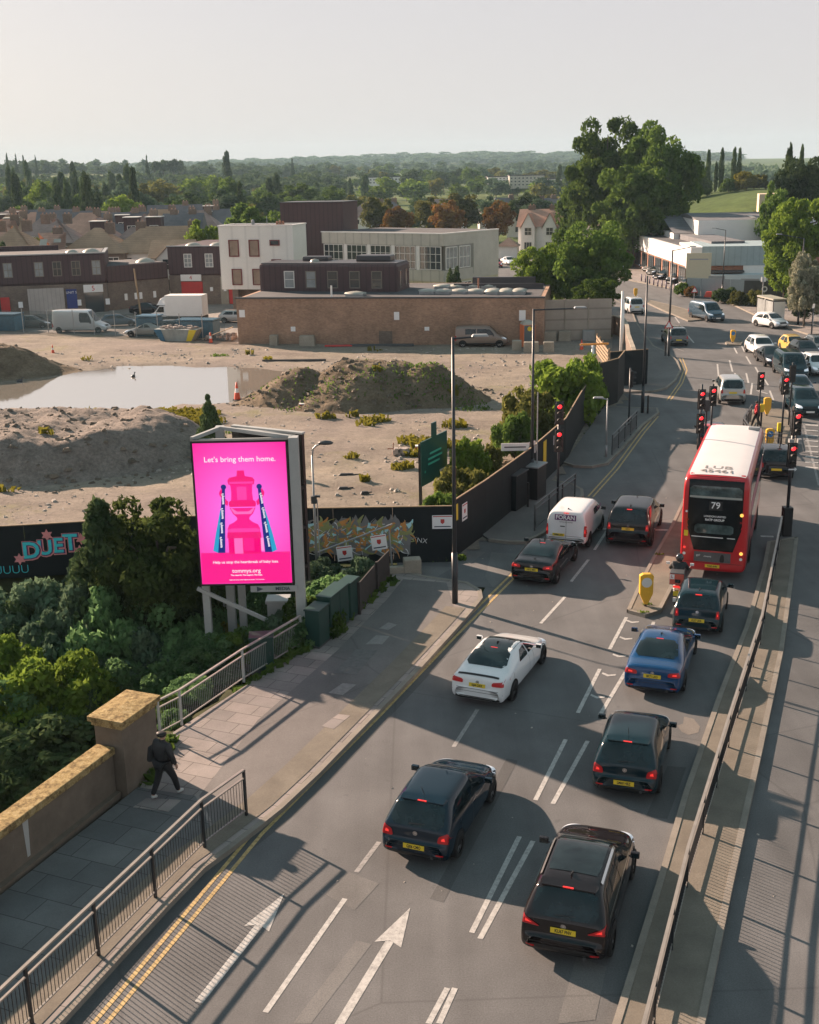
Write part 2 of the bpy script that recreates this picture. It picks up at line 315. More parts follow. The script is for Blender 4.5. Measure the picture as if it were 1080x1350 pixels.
# ---------------------------------------------------------------- markings
def paint(name, base, wear):
    n = NT(name); c = n.mix(n.ramp(n.noise(6, 6, .85), [(.36, wear), (.56, 0.)]), base, tuple(x * .45 for x in base)); n.color(c)
    n.b.inputs['Roughness'].default_value = .75; return n.m
m_white = paint('white_road_paint', (.46, .45, .43), .85); m_yel = paint('yellow_road_paint', (.52, .36, .15), 1.); m_faint = paint('worn_road_paint', (.3, .29, .28), 1.)
dy = [(-9.9, 9.5)] + P([(140, 1350), (345, 1100), (500, 945), (600, 840), (672, 768), (690, 750), (725, 713)])
mb = MB(); mb.strip(dy, .1, .006); mb.strip(dy, .1, .006, -.24); struct('yellow_lines', mb, m_yel)
mb = MB()
q = P([(782, 655), (815, 618), (850, 570), (868, 549)]); mb.strip(q, .09, .006); mb.strip(q, .09, .006, -.24)
q = P([(884, 528), (900, 505), (906, 488), (900, 472)]); mb.strip(q, .09, .006); mb.strip(q, .09, .006, -.24)
struct('yellow_lines', mb, m_yel)
mb = MB(); mb.strip([(x + .3, y) for x, y in mL[:7]], .12, .006, -.04); struct('worn_yellow_line', mb, pm('sandy_line', (.3, .22, .12), .9, var=.4, scale=9))
mb = MB()
def dash(*pp, w_=.12): mb.strip(P(pp), w_, .006)
dash((350, 1335), (455, 1185)); dash((622, 1230), (685, 1103)); dash((633, 1238), (703, 1109)); dash((706, 1055), (746, 975)); dash((729, 1060), (775, 977))
dash((762, 940), (791, 882)); dash((791, 943), (825, 886)); dash((804, 856), (826, 814)); dash((851, 852), (862, 820)); dash((565, 1350), (590, 1303)); dash((579, 1350), (600, 1303))
dash((713, 822), (745, 787)); dash((753, 767), (776, 738)); dash((784, 725), (800, 700)); dash((540, 1400), (561, 1360)); dash((860, 800), (870, 775))
dash((780, 697), (888, 699), w_=.22); dash((1003, 707), (1020, 707.5), w_=.22); dash((728, 712), (744, 712), w_=.25)
for a in ((829, 820), (820, 842), (811, 865), (797, 890), (782, 919)):
    c = G(*a); s_ = .22
    h = Vector((sin(ROAD_A), cos(ROAD_A))); r = Vector((h.y, -h.x)); c = Vector(c) + r * .12
    mb.add([(p.x, p.y, .007) for p in (c - r * s_ + h * .06, c - h * .08, c + r * s_ + h * .06, c + r * s_ + h * .18, c + h * .06, c - r * s_ + h * .18)], [(0, 1, 4, 5), (1, 2, 3, 4)])
for tail, tip in (((262, 1322), (375, 1178)), ((448, 1350), (541, 1197))):
    a = Vector(G(*tail)); b = Vector(G(*tip)); d = (b - a).normalized(); r = Vector((d.y, -d.x)); k = a + d * ((b - a).length - 1.35)
    if tail[1] == 1350: a = a - d * 1.3
    mb.add([(p.x, p.y, .006) for p in (a - r * .09, a + r * .09, k + d * .12 + r * .09, k + d * .12 - r * .09)], [(0, 1, 2, 3)])
    mb.add([(p.x, p.y, .006) for p in (k - r * .3, k + d * .14, k + r * .3, b)], [(0, 1, 3), (1, 2, 3)])
# distant lane marks and hatching beyond the lights
for a, b in (((962, 475), (966, 490)), ((969, 492), (974, 506)), ((968, 458), (972, 466)), ((978, 456), (982, 464)), ((984, 470), (990, 480)), ((996, 484), (1002, 495)), ((1006, 497), (1013, 508)), ((992, 505), (990, 520)), ((946, 480), (948, 500)), ((948, 505), (942, 520)), ((905, 440), (915, 452)), ((896, 426), (890, 418)), ((1038, 566), (1041, 575)), ((984, 492), (987, 505)), ((1015, 515), (1020, 528))): dash(a, b, w_=.13)
for k in range(9): dash((1062, 560 + k * 7), (1079, 561 + k * 7), w_=.3)
dash((962, 572), (935, 612), w_=.14); dash((998, 515), (1012, 519), w_=.15); dash((1003, 527), (1020, 531), w_=.15)
struct('road_markings', mb, m_white)
mb = MB(); mb.strip(P([(598, 985), (630, 935)]), .12, .005); mb.strip(P([(500, 1110), (470, 1150)]), .12, .005); mb.strip(P([(880, 300 + 155), (902, 463)]), .1, .005)
mb.strip(P([(1060, 560), (1080, 640)]), .12, .005); mb.strip(P([(660, 905), (690, 870)]), .1, .005); struct('worn_road_markings', mb, m_faint)
# repairs and covers
def patch(pts, mat, z): return struct('road_patch', MB().sheet(P(pts), z), mat)
m_p1 = asphalt('pale_patch', (.2, .18, .16)); m_p2 = asphalt('dark_patch', (.085, .085, .085)); m_p3 = asphalt('grey_patch', (.15, .147, .143))
patch([(902, 945), (915, 948), (923, 958), (921, 966), (908, 969), (899, 965), (893, 957), (901, 954)], m_p1, .004)
patch([(735, 640), (760, 640), (742, 660), (712, 660)], m_p3, .004); patch([(760, 1262), (800, 1275), (785, 1345), (735, 1350)], m_p3, .004)
patch([(540, 745), (598, 748), (560, 770), (500, 768)], m_p3, .002); patch([(607, 725), (640, 728), (622, 742), (590, 742)], m_p3, .004)
patch([(430, 1180), (460, 1150), (500, 1165), (468, 1200)], m_p3, .004); patch([(648, 728), (700, 732), (650, 775), (640, 760)], m_p3, .003)
patch([(668, 1000), (683, 1003), (585, 1190), (567, 1185)], m_p2, .0035); patch([(470, 1240), (490, 1245), (410, 1350), (386, 1350)], m_p3, .0035); patch([(880, 1010), (905, 1012), (880, 1080), (852, 1076)], m_p2, .0035)
def pavpatch(pts, mat, z=.134, nm='paving_patch'): return struct(nm, MB().sheet(P(pts, .12), z), mat)
m_cov = pm('cover_plate', (.22, .21, .2), .6, .3, .2, 8)
pavpatch([(433, 914), (452, 901), (470, 903), (452, 917)], m_cov, nm='service_cover'); pavpatch([(500, 829), (512, 821), (524, 824), (512, 831)], m_cov, nm='service_cover')
pavpatch([(496, 838), (514, 839), (504, 850), (482, 850)], m_cov, nm='service_cover')
pavpatch([(175, 1065), (193, 1053), (240, 1055), (222, 1071)], m_slab2); pavpatch([(470, 856), (498, 858), (470, 890), (440, 888)], pm('dark_slab', (.12, .12, .115), .85, var=.2))
pavpatch([(424, 958), (446, 942), (462, 944), (440, 962)], m_slab2, .137)
# gutter channel beside the left kerb
mb = MB(); mb.strip(kA[:13], .32, .004, .26); struct('gutter', mb, m_p2)
# ---------------------------------------------------------------- building site: ground, pond, soil heaps
HOARD = [G(600, 735), G(640, 705), G(700, 655), G(745, 610), G(765, 570), G(783, 540), (14.75, 79.8), (16.9, 95), (19.6, 110), (19.8, 112)]
pond = P([(-60, 500), (0, 498), (90, 488), (150, 484), (205, 479), (235, 480), (310, 484), (385, 487), (420, 495), (330, 520), (315, 533), (300, 531), (230, 532), (180, 546), (150, 549), (100, 543), (0, 540), (-60, 540)])
def inside(px, py, poly):
    r = np.zeros(px.shape, bool); n = len(poly); j = n - 1
    for i in range(n):
        xi, yi = poly[i]; xj, yj = poly[j]
        r ^= ((yi > py) != (yj > py)) & (px < (xj - xi) * (py - yi) / (yj - yi + 1e-9) + xi); j = i
    return r
def vnoise(X, Y, sc, seed=0):
    o = np.empty(X.shape); f = o.ravel(); xr = X.ravel() * sc; yr = Y.ravel() * sc
    for i in range(f.size): f[i] = mnoise.noise((xr[i], yr[i], seed * 7.3))
    return o
def dist_poly(X, Y, poly):
    d = np.full(X.shape, 1e9); n = len(poly)
    for i in range(n):
        ax, ay = poly[i]; bx, by = poly[(i + 1) % n]; dx, dy = bx - ax, by - ay
        t = np.clip(((X - ax) * dx + (Y - ay) * dy) / (dx * dx + dy * dy + 1e-9), 0, 1)
        d = np.minimum(d, np.hypot(X - ax - t * dx, Y - ay - t * dy))
    return d
xs = np.arange(-75, 21, .6); ys = np.arange(45.5, 128, .6); X, Y = np.meshgrid(xs, ys)
sp = [(-75, 46.2), (-.9, 46.3)] + HOARD + [(18.5, 112), (1, 110), (-16.2, 112.6), (-17.7, 114.8), (-35, 122.8), (-44, 126), (-75, 127.5)]
msk = inside(X, Y, sp) | (dist_poly(X, Y, sp) < .25)
ins = inside(X, Y, pond); dp = dist_poly(X, Y, pond) * np.where(ins, -1, 1) + vnoise(X, Y, .35, 3) * 1.6
Z = .05 + vnoise(X, Y, .25, 1) * .1 + vnoise(X, Y, 1.1, 2) * .05 - .42 * (1 - sstep(-2.2, 1.6, dp)) 
Z = np.where(dist_poly(X, Y, sp) < 1.2, np.clip(Z, -.02, .05), Z)
n = NT('site_gravel')
c = n.ramp(n.noise(.12, 7, .62, n.mapping(.3, (1, 2.2, 1))), [(.3, (.175, .145, .12)), (.5, (.25, .215, .175)), (.7, (.31, .262, .205))])
c = n.mix(n.ramp(n.noise(.05, 4, .6), [(.45, 0.), (.62, .55)]), c, (.24, .2, .185))
c = n.mix(n.ramp(n.noise(.16, 6, .7, n.mapping(1., (1, 1, 1), None, (30, 9, 0))), [(.57, 0.), (.68, .6)]), c, (.2, .19, .085))
c = n.mix(1., c, n.ramp(n.noise(5, 6, .85), [(.28, .62), (.5, 1.), (.75, 1.3)]), 'MULTIPLY')
c = n.mix(1., c, n.ramp(n.noise(.9, 5, .7), [(.3, .84), (.7, 1.14)]), 'MULTIPLY')
n.color(c); n.b.inputs['Roughness'].default_value = .95; n.b.inputs['Specular IOR Level'].default_value = .1; n.bump(n.noise(6, 5, .8), .7, .08); m_site = n.m
so_ = grid_obj('site_ground', X, Y, Z, m_site, msk); so_['kind'] = 'structure'
n = NT('muddy_water'); n.b.inputs['Base Color'].default_value = (.26, .235, .2, 1); n.b.inputs['Roughness'].default_value = .04; n.b.inputs['IOR'].default_value = 3.4
n.b.inputs['Specular IOR Level'].default_value = 1.
n.bump(n.noise(1.2, 3, .6, n.mapping(.3, (1, 3, 1))), .035, .05); m_water = n.m
cx = sum(p[0] for p in pond) / len(pond); cy = sum(p[1] for p in pond) / len(pond)
struct('pond_water', MB().sheet([(cx + (p[0] - cx) * 1.1, cy + (p[1] - cy) * 1.18) for p in pond], -.1), m_water)
def mound(name, label, cx, cy, rx, ry, h, rot, mat, seed, flat=.0, lobes=(), parent=None):
    m = 90; us = np.linspace(-1.25, 1.25, m); U, V = np.meshgrid(us, us); r = np.hypot(U, V)
    ang = np.arctan2(V, U); rr = r * (1 + .1 * np.sin(2 * ang + seed) + .07 * np.sin(3 * ang + 2 * seed))
    H = np.clip(1 - rr, 0, 1); prof = np.where(H > flat, 1., H / max(flat, 1e-3)) if flat else sstep(0, 1, H ** .8)
    if flat: prof = sstep(0, 1, np.clip(H / flat, 0, 1))
    Zz = h * prof
    for (lu, lv, lr, lh) in lobes: Zz = np.maximum(Zz, lh * sstep(0, 1, np.clip(1 - np.hypot((U - lu) / lr, (V - lv) / (lr * 1.3)), 0, 1) ** .9))
    Xl = U * rx; Yl = V * ry; Xw = Xl * cos(rot) - Yl * sin(rot); Yw = Xl * sin(rot) + Yl * cos(rot)
    Zz = Zz * (1 + .16 * vnoise(Xw, Yw, .45, seed)) + (vnoise(Xw, Yw, 1.3, seed + 1) * .16 + vnoise(Xw, Yw, 3.2, seed + 2) * .07) * np.clip(Zz * 2, 0, 1) - .1
    o = grid_obj(name, Xw, Yw, Zz, mat, Zz > -.095); o.location = (cx, cy, 0)
    tag(o, label, 'soil heap'); return o
mound('soil_heap', 'large brown soil heap with weeds at the right end of the pond', -2.6, 83.0, 8.2, 5.4, 3.1, .05, m_mound1, 2, lobes=((-.62, .05, .62, 2.3), (.5, -.2, .6, 2.7)))
mound('soil_heap', 'low wide grey rubble heap in front of the pond, left of the billboard', -21.3, 66.6, 10.2, 8.2, 2.1, .1, m_mound2, 5, flat=.42)
mound('soil_heap', 'dark soil heap cut off by the left edge behind the pond', -38.5, 98.5, 11.5, 4.6, 2.5, 0, m_mound1, 8, flat=.7)
# loose stones
def scatter_rocks(name, pts, s0, s1, mat, seed):
    r = random.Random(seed); mb = MB(); base = [(-1, -1, 0), (1, -1, 0), (1.1, 1, 0), (-.9, 1, 0), (-.6, -.5, .8), (.7, -.6, .6), (.6, .6, .9), (-.5, .5, .7)]
    fs = [(4, 5, 6, 7), (0, 1, 5, 4), (1, 2, 6, 5), (2, 3, 7, 6), (3, 0, 4, 7)]
    for x, y, z in pts:
        s = s0 + (s1 - s0) * r.random() ** 3; a = r.random() * 6.3; ca, sa = cos(a), sin(a); kx = .6 + r.random()
        mb.add([(x + (p[0] * kx * ca - p[1] * sa) * s, y + (p[0] * kx * sa + p[1] * ca) * s, z + p[2] * s * (.6 + .8 * r.random()) - s * .2) for p in base], fs)
    return mb.build(name, mat)
pts = []
while len(pts) < 3600:
    x = rnd.uniform(-40, 17); y = rnd.uniform(47, 110)
    if inside(np.array([x]), np.array([y]), sp)[0] and not inside(np.array([x]), np.array([y]), pond)[0] and mnoise.noise((x * .15, y * .15, 4)) > -.2 + rnd.random() * .2: pts.append((x, y, .05))
tag(scatter_rocks('loose_stones', pts, .025, .13, pm('pale_stone', (.36, .32, .28), .9, var=.4, scale=.6), 3), kind='stuff')
# ---------------------------------------------------------------- foliage
def leafmat(name, c1, c2, sc=1.2, tr=.45, c3=None):
    m = bpy.data.materials.new(name); m.use_nodes = True; t = m.node_tree; t.nodes.clear(); N_ = t.nodes.new
    o = N_('ShaderNodeOutputMaterial'); d = N_('ShaderNodeBsdfDiffuse'); r = N_('ShaderNodeBsdfTranslucent'); mx = N_('ShaderNodeMixShader'); mx.inputs[0].default_value = tr
    g = N_('ShaderNodeNewGeometry'); n1 = N_('ShaderNodeTexNoise'); n1.inputs['Scale'].default_value = sc; n1.inputs['Detail'].default_value = 5; n1.inputs['Roughness'].default_value = .75
    oi = N_('ShaderNodeObjectInfo'); rp = N_('ShaderNodeValToRGB'); e = rp.color_ramp.elements
    e[0].position = .3; e[0].color = lin(c1); e[1].position = .72; e[1].color = lin(c2)
    if c3: q = e.new(.6); q.color = lin(c3); e[2].position = .7
    hs = N_('ShaderNodeHueSaturation'); ma = N_('ShaderNodeMapRange'); ma.inputs[3].default_value = .7; ma.inputs[4].default_value = 1.3
    t.links.new(g.outputs['Position'], n1.inputs[0]); t.links.new(n1.outputs[0], rp.inputs[0])
    t.links.new(oi.outputs['Random'], ma.inputs[0]); t.links.new(ma.outputs[0], hs.inputs['Value']); t.links.new(rp.outputs[0], hs.inputs['Color'])
    t.links.new(hs.outputs[0], d.inputs[0]); t.links.new(hs.outputs[0], r.inputs[0])
    t.links.new(d.outputs[0], mx.inputs[1]); t.links.new(r.outputs[0], mx.inputs[2]); t.links.new(mx.outputs[0], o.inputs[0]); MATS[name] = m; return m
L_green = leafmat('leaf_green', (.04, .085, .02), (.16, .235, .05))
L_thick = leafmat('leaf_thicket', (.05, .11, .045), (.2, .33, .13), 1.6, .5)
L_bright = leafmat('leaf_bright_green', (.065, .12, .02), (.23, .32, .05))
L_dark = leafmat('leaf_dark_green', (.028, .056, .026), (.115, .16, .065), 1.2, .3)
L_blue = leafmat('leaf_grey_green', (.045, .085, .055), (.17, .24, .14), 1., .3)
L_olive = leafmat('leaf_olive', (.06, .07, .02), (.2, .2, .055))
L_copper = leafmat('leaf_copper', (.12, .04, .025), (.42, .17, .08), .5, .3, (.22, .14, .04))
L_yellow = leafmat('leaf_yellow_green', (.12, .12, .02), (.3, .27, .04))
L_blossom = leafmat('leaf_blossom', (.05, .08, .03), (.62, .6, .45), 1.5, .25)
m_bark = pm('bark', (.09, .07, .05), .9, var=.4, scale=3, bump=.5, bscale=10)
m_barkp = pm('pale_bark', (.2, .18, .15), .9, var=.35, scale=3)
def leaves(seed, nblob, per, size, shape='round', blob=.3, flat=.8, hang=0.):
    """unit crown: x, y in -1..1, z in 0..1, made of pointed leaf clumps on uneven lobes"""
    g = np.random.default_rng(seed); C = []; Rb = []
    if shape == 'round':
        while len(C) < nblob:
            p = g.normal(size=3); p /= np.linalg.norm(p); p[2] = p[2] * .95 + .05; rr = g.uniform(.35, .86) if g.random() < .8 else g.uniform(0, .4)
            q = p * rr; C.append((q[0], q[1], .5 + q[2] * .5)); Rb.append(blob * g.uniform(.6, 1.25))
    elif shape == 'column':
        for i in range(nblob):
            z = g.uniform(.02, .97); w_ = (.75 * (1 - ((z - .4) / .62) ** 2 * .9)) if z > .4 else .5 + z * .6
            a = g.uniform(0, 6.3); C.append((cos(a) * w_ * .55, sin(a) * w_ * .55, z)); Rb.append(blob * g.uniform(.7, 1.2) * (.5 + .6 * w_))
    elif shape == 'cone':
        for i in range(nblob):
            z = g.uniform(0, 1) ** 1.25; w_ = (1 - z) * .95 + .04; a = g.uniform(0, 6.3); C.append((cos(a) * w_ * .8, sin(a) * w_ * .8, z * .93 + .03)); Rb.append(blob * (.3 + w_ * .8))
    elif shape == 'shrub':
        for i in range(nblob):
            a = g.uniform(0, 6.3); r = sqrt(g.uniform(0, 1)) * .86; z = (.25 + .75 * g.random()) * (1 - .65 * r ** 2) * .85
            C.append((cos(a) * r, sin(a) * r, z)); Rb.append(blob * g.uniform(.6, 1.2))
    C = np.array(C); Rb = np.array(Rb); n = nblob * per; k = np.repeat(np.arange(nblob), per)
    d = g.normal(size=(n, 3)); d[:, 2] += .25; d /= np.linalg.norm(d, axis=1)[:, None]
    rad_ = Rb[k] * g.uniform(.55, 1.08, n) ** .7
    zs = .5 if shape != 'shrub' else .75
    pos = C[k] + d * rad_[:, None] * np.array([1, 1, flat * zs])
    pos[:, 2] -= hang * g.random(n) * rad_
    nr = d + g.normal(size=(n, 3)) * .75; nr /= np.linalg.norm(nr, axis=1)[:, None]
    t = np.cross(nr, g.normal(size=(n, 3))); t /= np.linalg.norm(t, axis=1)[:, None] + 1e-9; b = np.cross(nr, t)
    s = size * g.uniform(.6, 1.4, n)[:, None]; zz = np.array([1, 1, zs])
    v = np.stack([pos - t * s * zz, pos - b * s * .55 * zz, pos + t * s * zz, pos + b * s * .55 * zz], 1).reshape(-1, 3)
    me = bpy.data.meshes.new('crown_leaves'); me.vertices.add(4 * n); me.vertices.foreach_set('co', v.ravel())
    me.loops.add(4 * n); me.loops.foreach_set('vertex_index', np.arange(4 * n)); me.polygons.add(n)
    me.polygons.foreach_set('loop_start', np.arange(n) * 4); me.polygons.foreach_set('loop_total', np.full(n, 4)); me.update(); return me
CRN = {}
def crown(kind, lod, mat, var=0):
    key = (kind, lod, mat.name, var)
    if key not in CRN:
        prm = {('round', 2): (120, 230, .04, .2), ('round', 1): (60, 120, .065, .26), ('round', 0): (26, 46, .12, .36),
               ('column', 2): (60, 130, .055, .42), ('column', 1): (40, 90, .09, .45), ('column', 0): (26, 36, .17, .5),
               ('cone', 2): (80, 110, .05, .32), ('cone', 1): (50, 70, .09, .34), ('cone', 0): (26, 36, .17, .4),
               ('shrub', 3): (110, 200, .05, .2), ('shrub', 2): (60, 130, .07, .25), ('shrub', 1): (26, 80, .09, .32), ('shrub', 0): (14, 36, .16, .36)}[(kind, lod)]
        me = leaves(hash((kind, lod, var)) % 9999 if False else {'round': 10, 'column': 20, 'cone': 30, 'shrub': 40}[kind] + lod * 100 + var * 7, prm[0], prm[1], prm[2], kind, prm[3])
        me.materials.append(mat); CRN[key] = me
    return CRN[key]
TRK = {}
def trunk_mesh(kind, var, mat):
    key = (kind, var, mat.name)
    if key not in TRK:
        r = random.Random(var * 31 + 5); mb = MB()
        if kind == 'round':
            mb.tube((0, 0, -.02), (0, 0, .42), .045, .032, 10, False)
            for i in range(7):
                a = i * 2.4 + r.random(); z0 = .24 + .05 * i; l = .36 + .16 * r.random()
                m_ = (cos(a) * l * .5, sin(a) * l * .5, z0 + .16); mb.tube((0, 0, z0), m_, .02, .012, 6, False); mb.tube(m_, (cos(a) * l, sin(a) * l, min(.72, z0 + .3)), .012, .004, 5, False)
            mb.tube((0, 0, .42), (.03, .02, .85), .032, .008, 8, False)
        elif kind in ('column', 'cone'): mb.tube((0, 0, -.02), (0, 0, .9), .06, .01, 8, False)
        else:
            for i in range(6):
                a = i * 1.1 + r.random(); mb.tube((0, 0, 0), (cos(a) * .5, sin(a) * .5, .6), .02, .006, 5, False)
        me = bpy.data.meshes.new('trunk'); me.from_pydata([tuple(v) for v in mb.v], [], mb.f); me.materials.append(mat); TRK[key] = me
    return TRK[key]
def tree(name, label, cat, x, y, top, rad_, kind='round', lod=1, mat=None, var=0, group=None, z=None, clear=.22, bark=None, rz=None, ry=None, stretch=1.):
    z = float(T(x, y)) if z is None else z
    h = top - z; o = thing(name, label, cat, (x, y, z), rnd.uniform(0, 6.28) if rz is None else rz, group)
    t = bpy.data.objects.new('trunk', trunk_mesh(kind, var % 2, bark or m_bark)); COL.objects.link(t); t.parent = o
    t.scale = (min(rad_, h * .5), min(rad_, h * .5), h)
    c = bpy.data.objects.new('crown' if kind != 'shrub' else 'foliage', crown(kind, lod, mat or L_green, var)); COL.objects.link(c); c.parent = o
    c.location = (0, 0, h * clear); c.scale = (rad_, rad_ * (ry or 1), h * (1 - clear))
    return o
def ptree(name, label, cat, px, Y, topy, wpx, **k):
    x, _, z = R(px, topy, Y); f = FPX / (Y * cos(PITCH) + CAMH * sin(PITCH)); return tree(name, label, cat, x, Y, z, wpx / 2 / f, **k)
# --- the big trees
ptree('tall_tree', 'tallest bushy green tree, right half of the pair on the skyline', 'tree', 868, 205, 143, 126, lod=2, mat=L_green, var=1, clear=.08)
ptree('tall_tree', 'tall green tree forming the left half of the skyline pair', 'tree', 803, 212, 147, 124, lod=2, mat=L_green, var=2, clear=.08)
ptree('broad_tree', 'bright green tree low in front of the tall skyline pair', 'tree', 838, 196, 205, 120, lod=2, mat=L_green, var=3, clear=.05)
ptree('broad_tree', 'small round green tree at the foot of the grassy hill', 'tree', 888, 215, 245, 50, lod=1, mat=L_bright, var=0, clear=.1)
ptree('broad_tree', 'rounded green tree behind the shop roof, left of the white warehouse', 'tree', 868, 216, 283, 50, lod=1, mat=L_green, var=1, clear=.1)
ptree('broad_tree', 'green tree left of the skyline pair above the white houses', 'tree', 762, 225, 230, 60, lod=1, mat=L_green, var=2, clear=.05)
ptree('roadside_tree', 'dense dark green tree overhanging the bend of the road', 'tree', 783, 121, 283, 108, lod=2, mat=L_green, var=0, clear=.1)
ptree('roadside_tree', 'smaller bright green tree left of the dense tree by the brick wall', 'tree', 716, 124, 311, 84, lod=2, mat=L_bright, var=1, clear=.12)
ptree('roadside_tree', 'narrow green tree behind the concrete fence between the two roadside trees', 'tree', 747, 127, 298, 70, lod=2, mat=L_green, var=2, clear=.1)
tree('roadside_tree', 'low drooping green growth leaning over the concrete panel fence', 'tree', 18.6, 114.2, 5.9, 2.6, lod=2, mat=L_green, var=3, clear=.25)
ptree('right_tree', 'dark green tree highest at the right edge', 'tree', 1064, 190, 198, 104, lod=2, mat=L_dark, var=0, clear=.1)
ptree('right_tree', 'bright green tree at the right edge above the bus shelter', 'tree', 1058, 135, 248, 98, lod=2, mat=L_bright, var=3, clear=.1)
ptree('right_tree', 'bright green tree left of the others beside the pale blue shop', 'tree', 1040, 139, 300, 66, lod=2, mat=L_bright, var=2, clear=.05)
ptree('right_tree', 'green tree between the dark tree and the pale office', 'tree', 1022, 175, 236, 46, lod=1, mat=L_green, var=1, clear=.1)
ptree('blossom_tree', 'cream blossoming tree at the right edge behind the bus shelter', 'tree', 1068, 117, 322, 62, lod=2, mat=L_blossom, var=1, clear=.06)
ptree('ivy_tree', 'dark ivy covered tree at the right edge behind the grey hoarding', 'tree', 1064, 121, 368, 56, lod=2, mat=L_dark, var=2, clear=.0)
ptree('broad_tree', 'green tree behind the fence left of the white building', 'tree', 265, 172, 287, 60, lod=1, mat=L_bright, var=1, clear=.1)
ptree('broad_tree', 'bright green tree between the white building and the rooftops', 'tree', 330, 200, 262, 90, lod=1, mat=L_green, var=3, clear=.1)
ptree('broad_tree', 'dark bush like tree at the left edge behind the dark unit', 'tree', 5, 165, 314, 34, lod=1, mat=L_dark, var=3, clear=.05)
ptree('small_tree', 'small dark green tree against the yellowish office wall', 'tree', 599, 137, 347, 22, lod=1, mat=L_dark, var=3, clear=.1)
for i, (px, Yd, ty, wp, mt, lb) in enumerate([
    (657, 255, 264, 50, L_copper, 'large copper tree right of the long office'), (590, 262, 262, 58, L_copper, 'round copper tree above the middle of the office roof'),
    (522, 262, 268, 46, L_copper, 'small orange brown tree above the office roof'), (496, 280, 256, 50, L_olive, 'brownish green tree left of the small orange tree'),
    (606, 285, 254, 70, L_olive, 'dark olive tree just behind the round copper tree'), (565, 290, 258, 50, L_olive, 'olive tree behind the gap between two copper trees')]):
    ptree('copper_tree' if mt is L_copper else 'olive_tree', lb, 'tree', px, Yd, ty, wp, lod=1, mat=mt, var=i % 4, clear=.12)
# poplars and bushes on the grassy hill
for i, (px, ty, wp) in enumerate([(914, 203, 11), (935, 200, 10), (953, 198, 10), (945, 215, 8), (969, 197, 10), (976, 198, 9)]):
    ptree('poplar', ['leaning poplar nearest the big trees on the hill crest', 'tall thin poplar second from the left on the hill crest', 'tall thin poplar in the middle of the hill crest', 'short poplar between two taller ones on the hill crest', 'left poplar of the close pair on the hill crest', 'right poplar of the close pair on the hill crest'][i], 'tree', px, 330, ty, wp, kind='column', lod=1, mat=L_dark, var=i % 3, clear=.05)
for i, (px, ty, wp, mt, lb) in enumerate([(986, 221, 40, L_yellow, 'yellow green bush on the hill crest beside the poplars'), (962, 232, 26, L_green, 'low green bush left of the yellow bush on the hill'), (925, 226, 30, L_green, 'green bush under the first poplar on the hill'), (1003, 226, 24, L_olive, 'olive bush right of the yellow bush on the hill'), (905, 232, 30, L_dark, 'dark bush where the hill meets the big trees')]):
    ptree('hill_bush', lb, 'bush', px, 318, ty, wp, kind='shrub', lod=2, mat=mt, var=i % 3, clear=0.)
for i, (px, Yd, ty, wp) in enumerate([(985, 222, 276, 34), (1000, 214, 272, 40), (1012, 205, 279, 30), (960, 226, 284, 30)]):
    ptree('hill_bush', ['pale bush on the lower slope of the hill', 'pale bush in front of the cream office', 'bush right of the cream office foot', 'low bush at the foot of the hill behind the warehouse'][i], 'bush', px, Yd, ty, wp, kind='shrub', lod=1, mat=L_olive if i % 2 else L_blue, var=i % 3, clear=0.)
ptree('conifer', 'thin conifer poking above the dark tree at the right', 'tree', 1042, 215, 194, 17, kind='column', lod=1, mat=L_dark, clear=.3)
ptree('conifer', 'second thin conifer above the dark tree at the right edge', 'tree', 1058, 215, 197, 12, kind='column', lod=1, mat=L_dark, var=1, clear=.3)
# --- belts of trees beyond the rooftops, each with its own place
def row(n, seed, pxr, Yr, hr, wr, kinds, label, group, lod=0):
    r = random.Random(seed)
    for i in range(n):
        px = pxr[0] + (pxr[1] - pxr[0]) * (i + .5 + r.uniform(-.6, .6)) / n; Yd = r.uniform(*Yr); x = R(px, 240, Yd)[0]
        z = float(T(x, Yd)); hh = r.uniform(*hr); kd, mt, lb = r.choice(kinds)
        wd = r.uniform(*wr) * (.38 if kd == 'column' else .5 if kd == 'cone' else 1); hh *= 1.35 if kd == 'column' else 1.1 if kd == 'cone' else 1
        tree({'round': 'broadleaf_tree', 'column': 'poplar', 'cone': 'conifer'}[kd], lb + ' ' + label, 'tree', x, Yd, z + hh, wd, kind=kd, lod=lod, mat=mt, var=r.randrange(3), group=lb + ' ' + group, clear=.12)
K1 = [('round', L_green, 'mid green tree'), ('round', L_olive, 'olive tree'), ('round', L_bright, 'bright green tree'), ('round', L_dark, 'dark green tree'), ('round', L_blue, 'grey green tree'), ('round', L_green, 'mid green tree'), ('column', L_dark, 'tall dark poplar'), ('cone', L_dark, 'dark conifer')]
K2 = [('round', L_green, 'mid green tree'), ('round', L_blue, 'grey green tree'), ('round', L_dark, 'dark green tree'), ('round', L_olive, 'olive tree')]
row(34, 1, (-20, 330), (285, 330), (9, 14), (4, 7), K1, 'in the belt just beyond the rooftops', 'in the belt beyond the rooftops', 1)
row(30, 2, (-20, 440), (350, 430), (10, 17), (5, 8), K1, 'in the second belt beyond the rooftops', 'in the second belt', 1)
row(34, 3, (-20, 300), (480, 640), (10, 18), (6, 9), K1, 'on the far left plain below the wooded ridge', 'on the far left plain', 0)
row(26, 4, (300, 780), (320, 420), (6, 10), (4, 6.5), K2, 'behind the office and the copper trees', 'behind the copper trees', 1)
row(38, 5, (290, 780), (500, 660), (8, 13), (5, 8), K1, 'on the plain behind the copper trees', 'on the plain behind the office', 0)
row(24, 6, (470, 760), (700, 860), (10, 17), (6, 10), K2, 'in the belt left of the distant white blocks', 'in the far middle belt', 0)
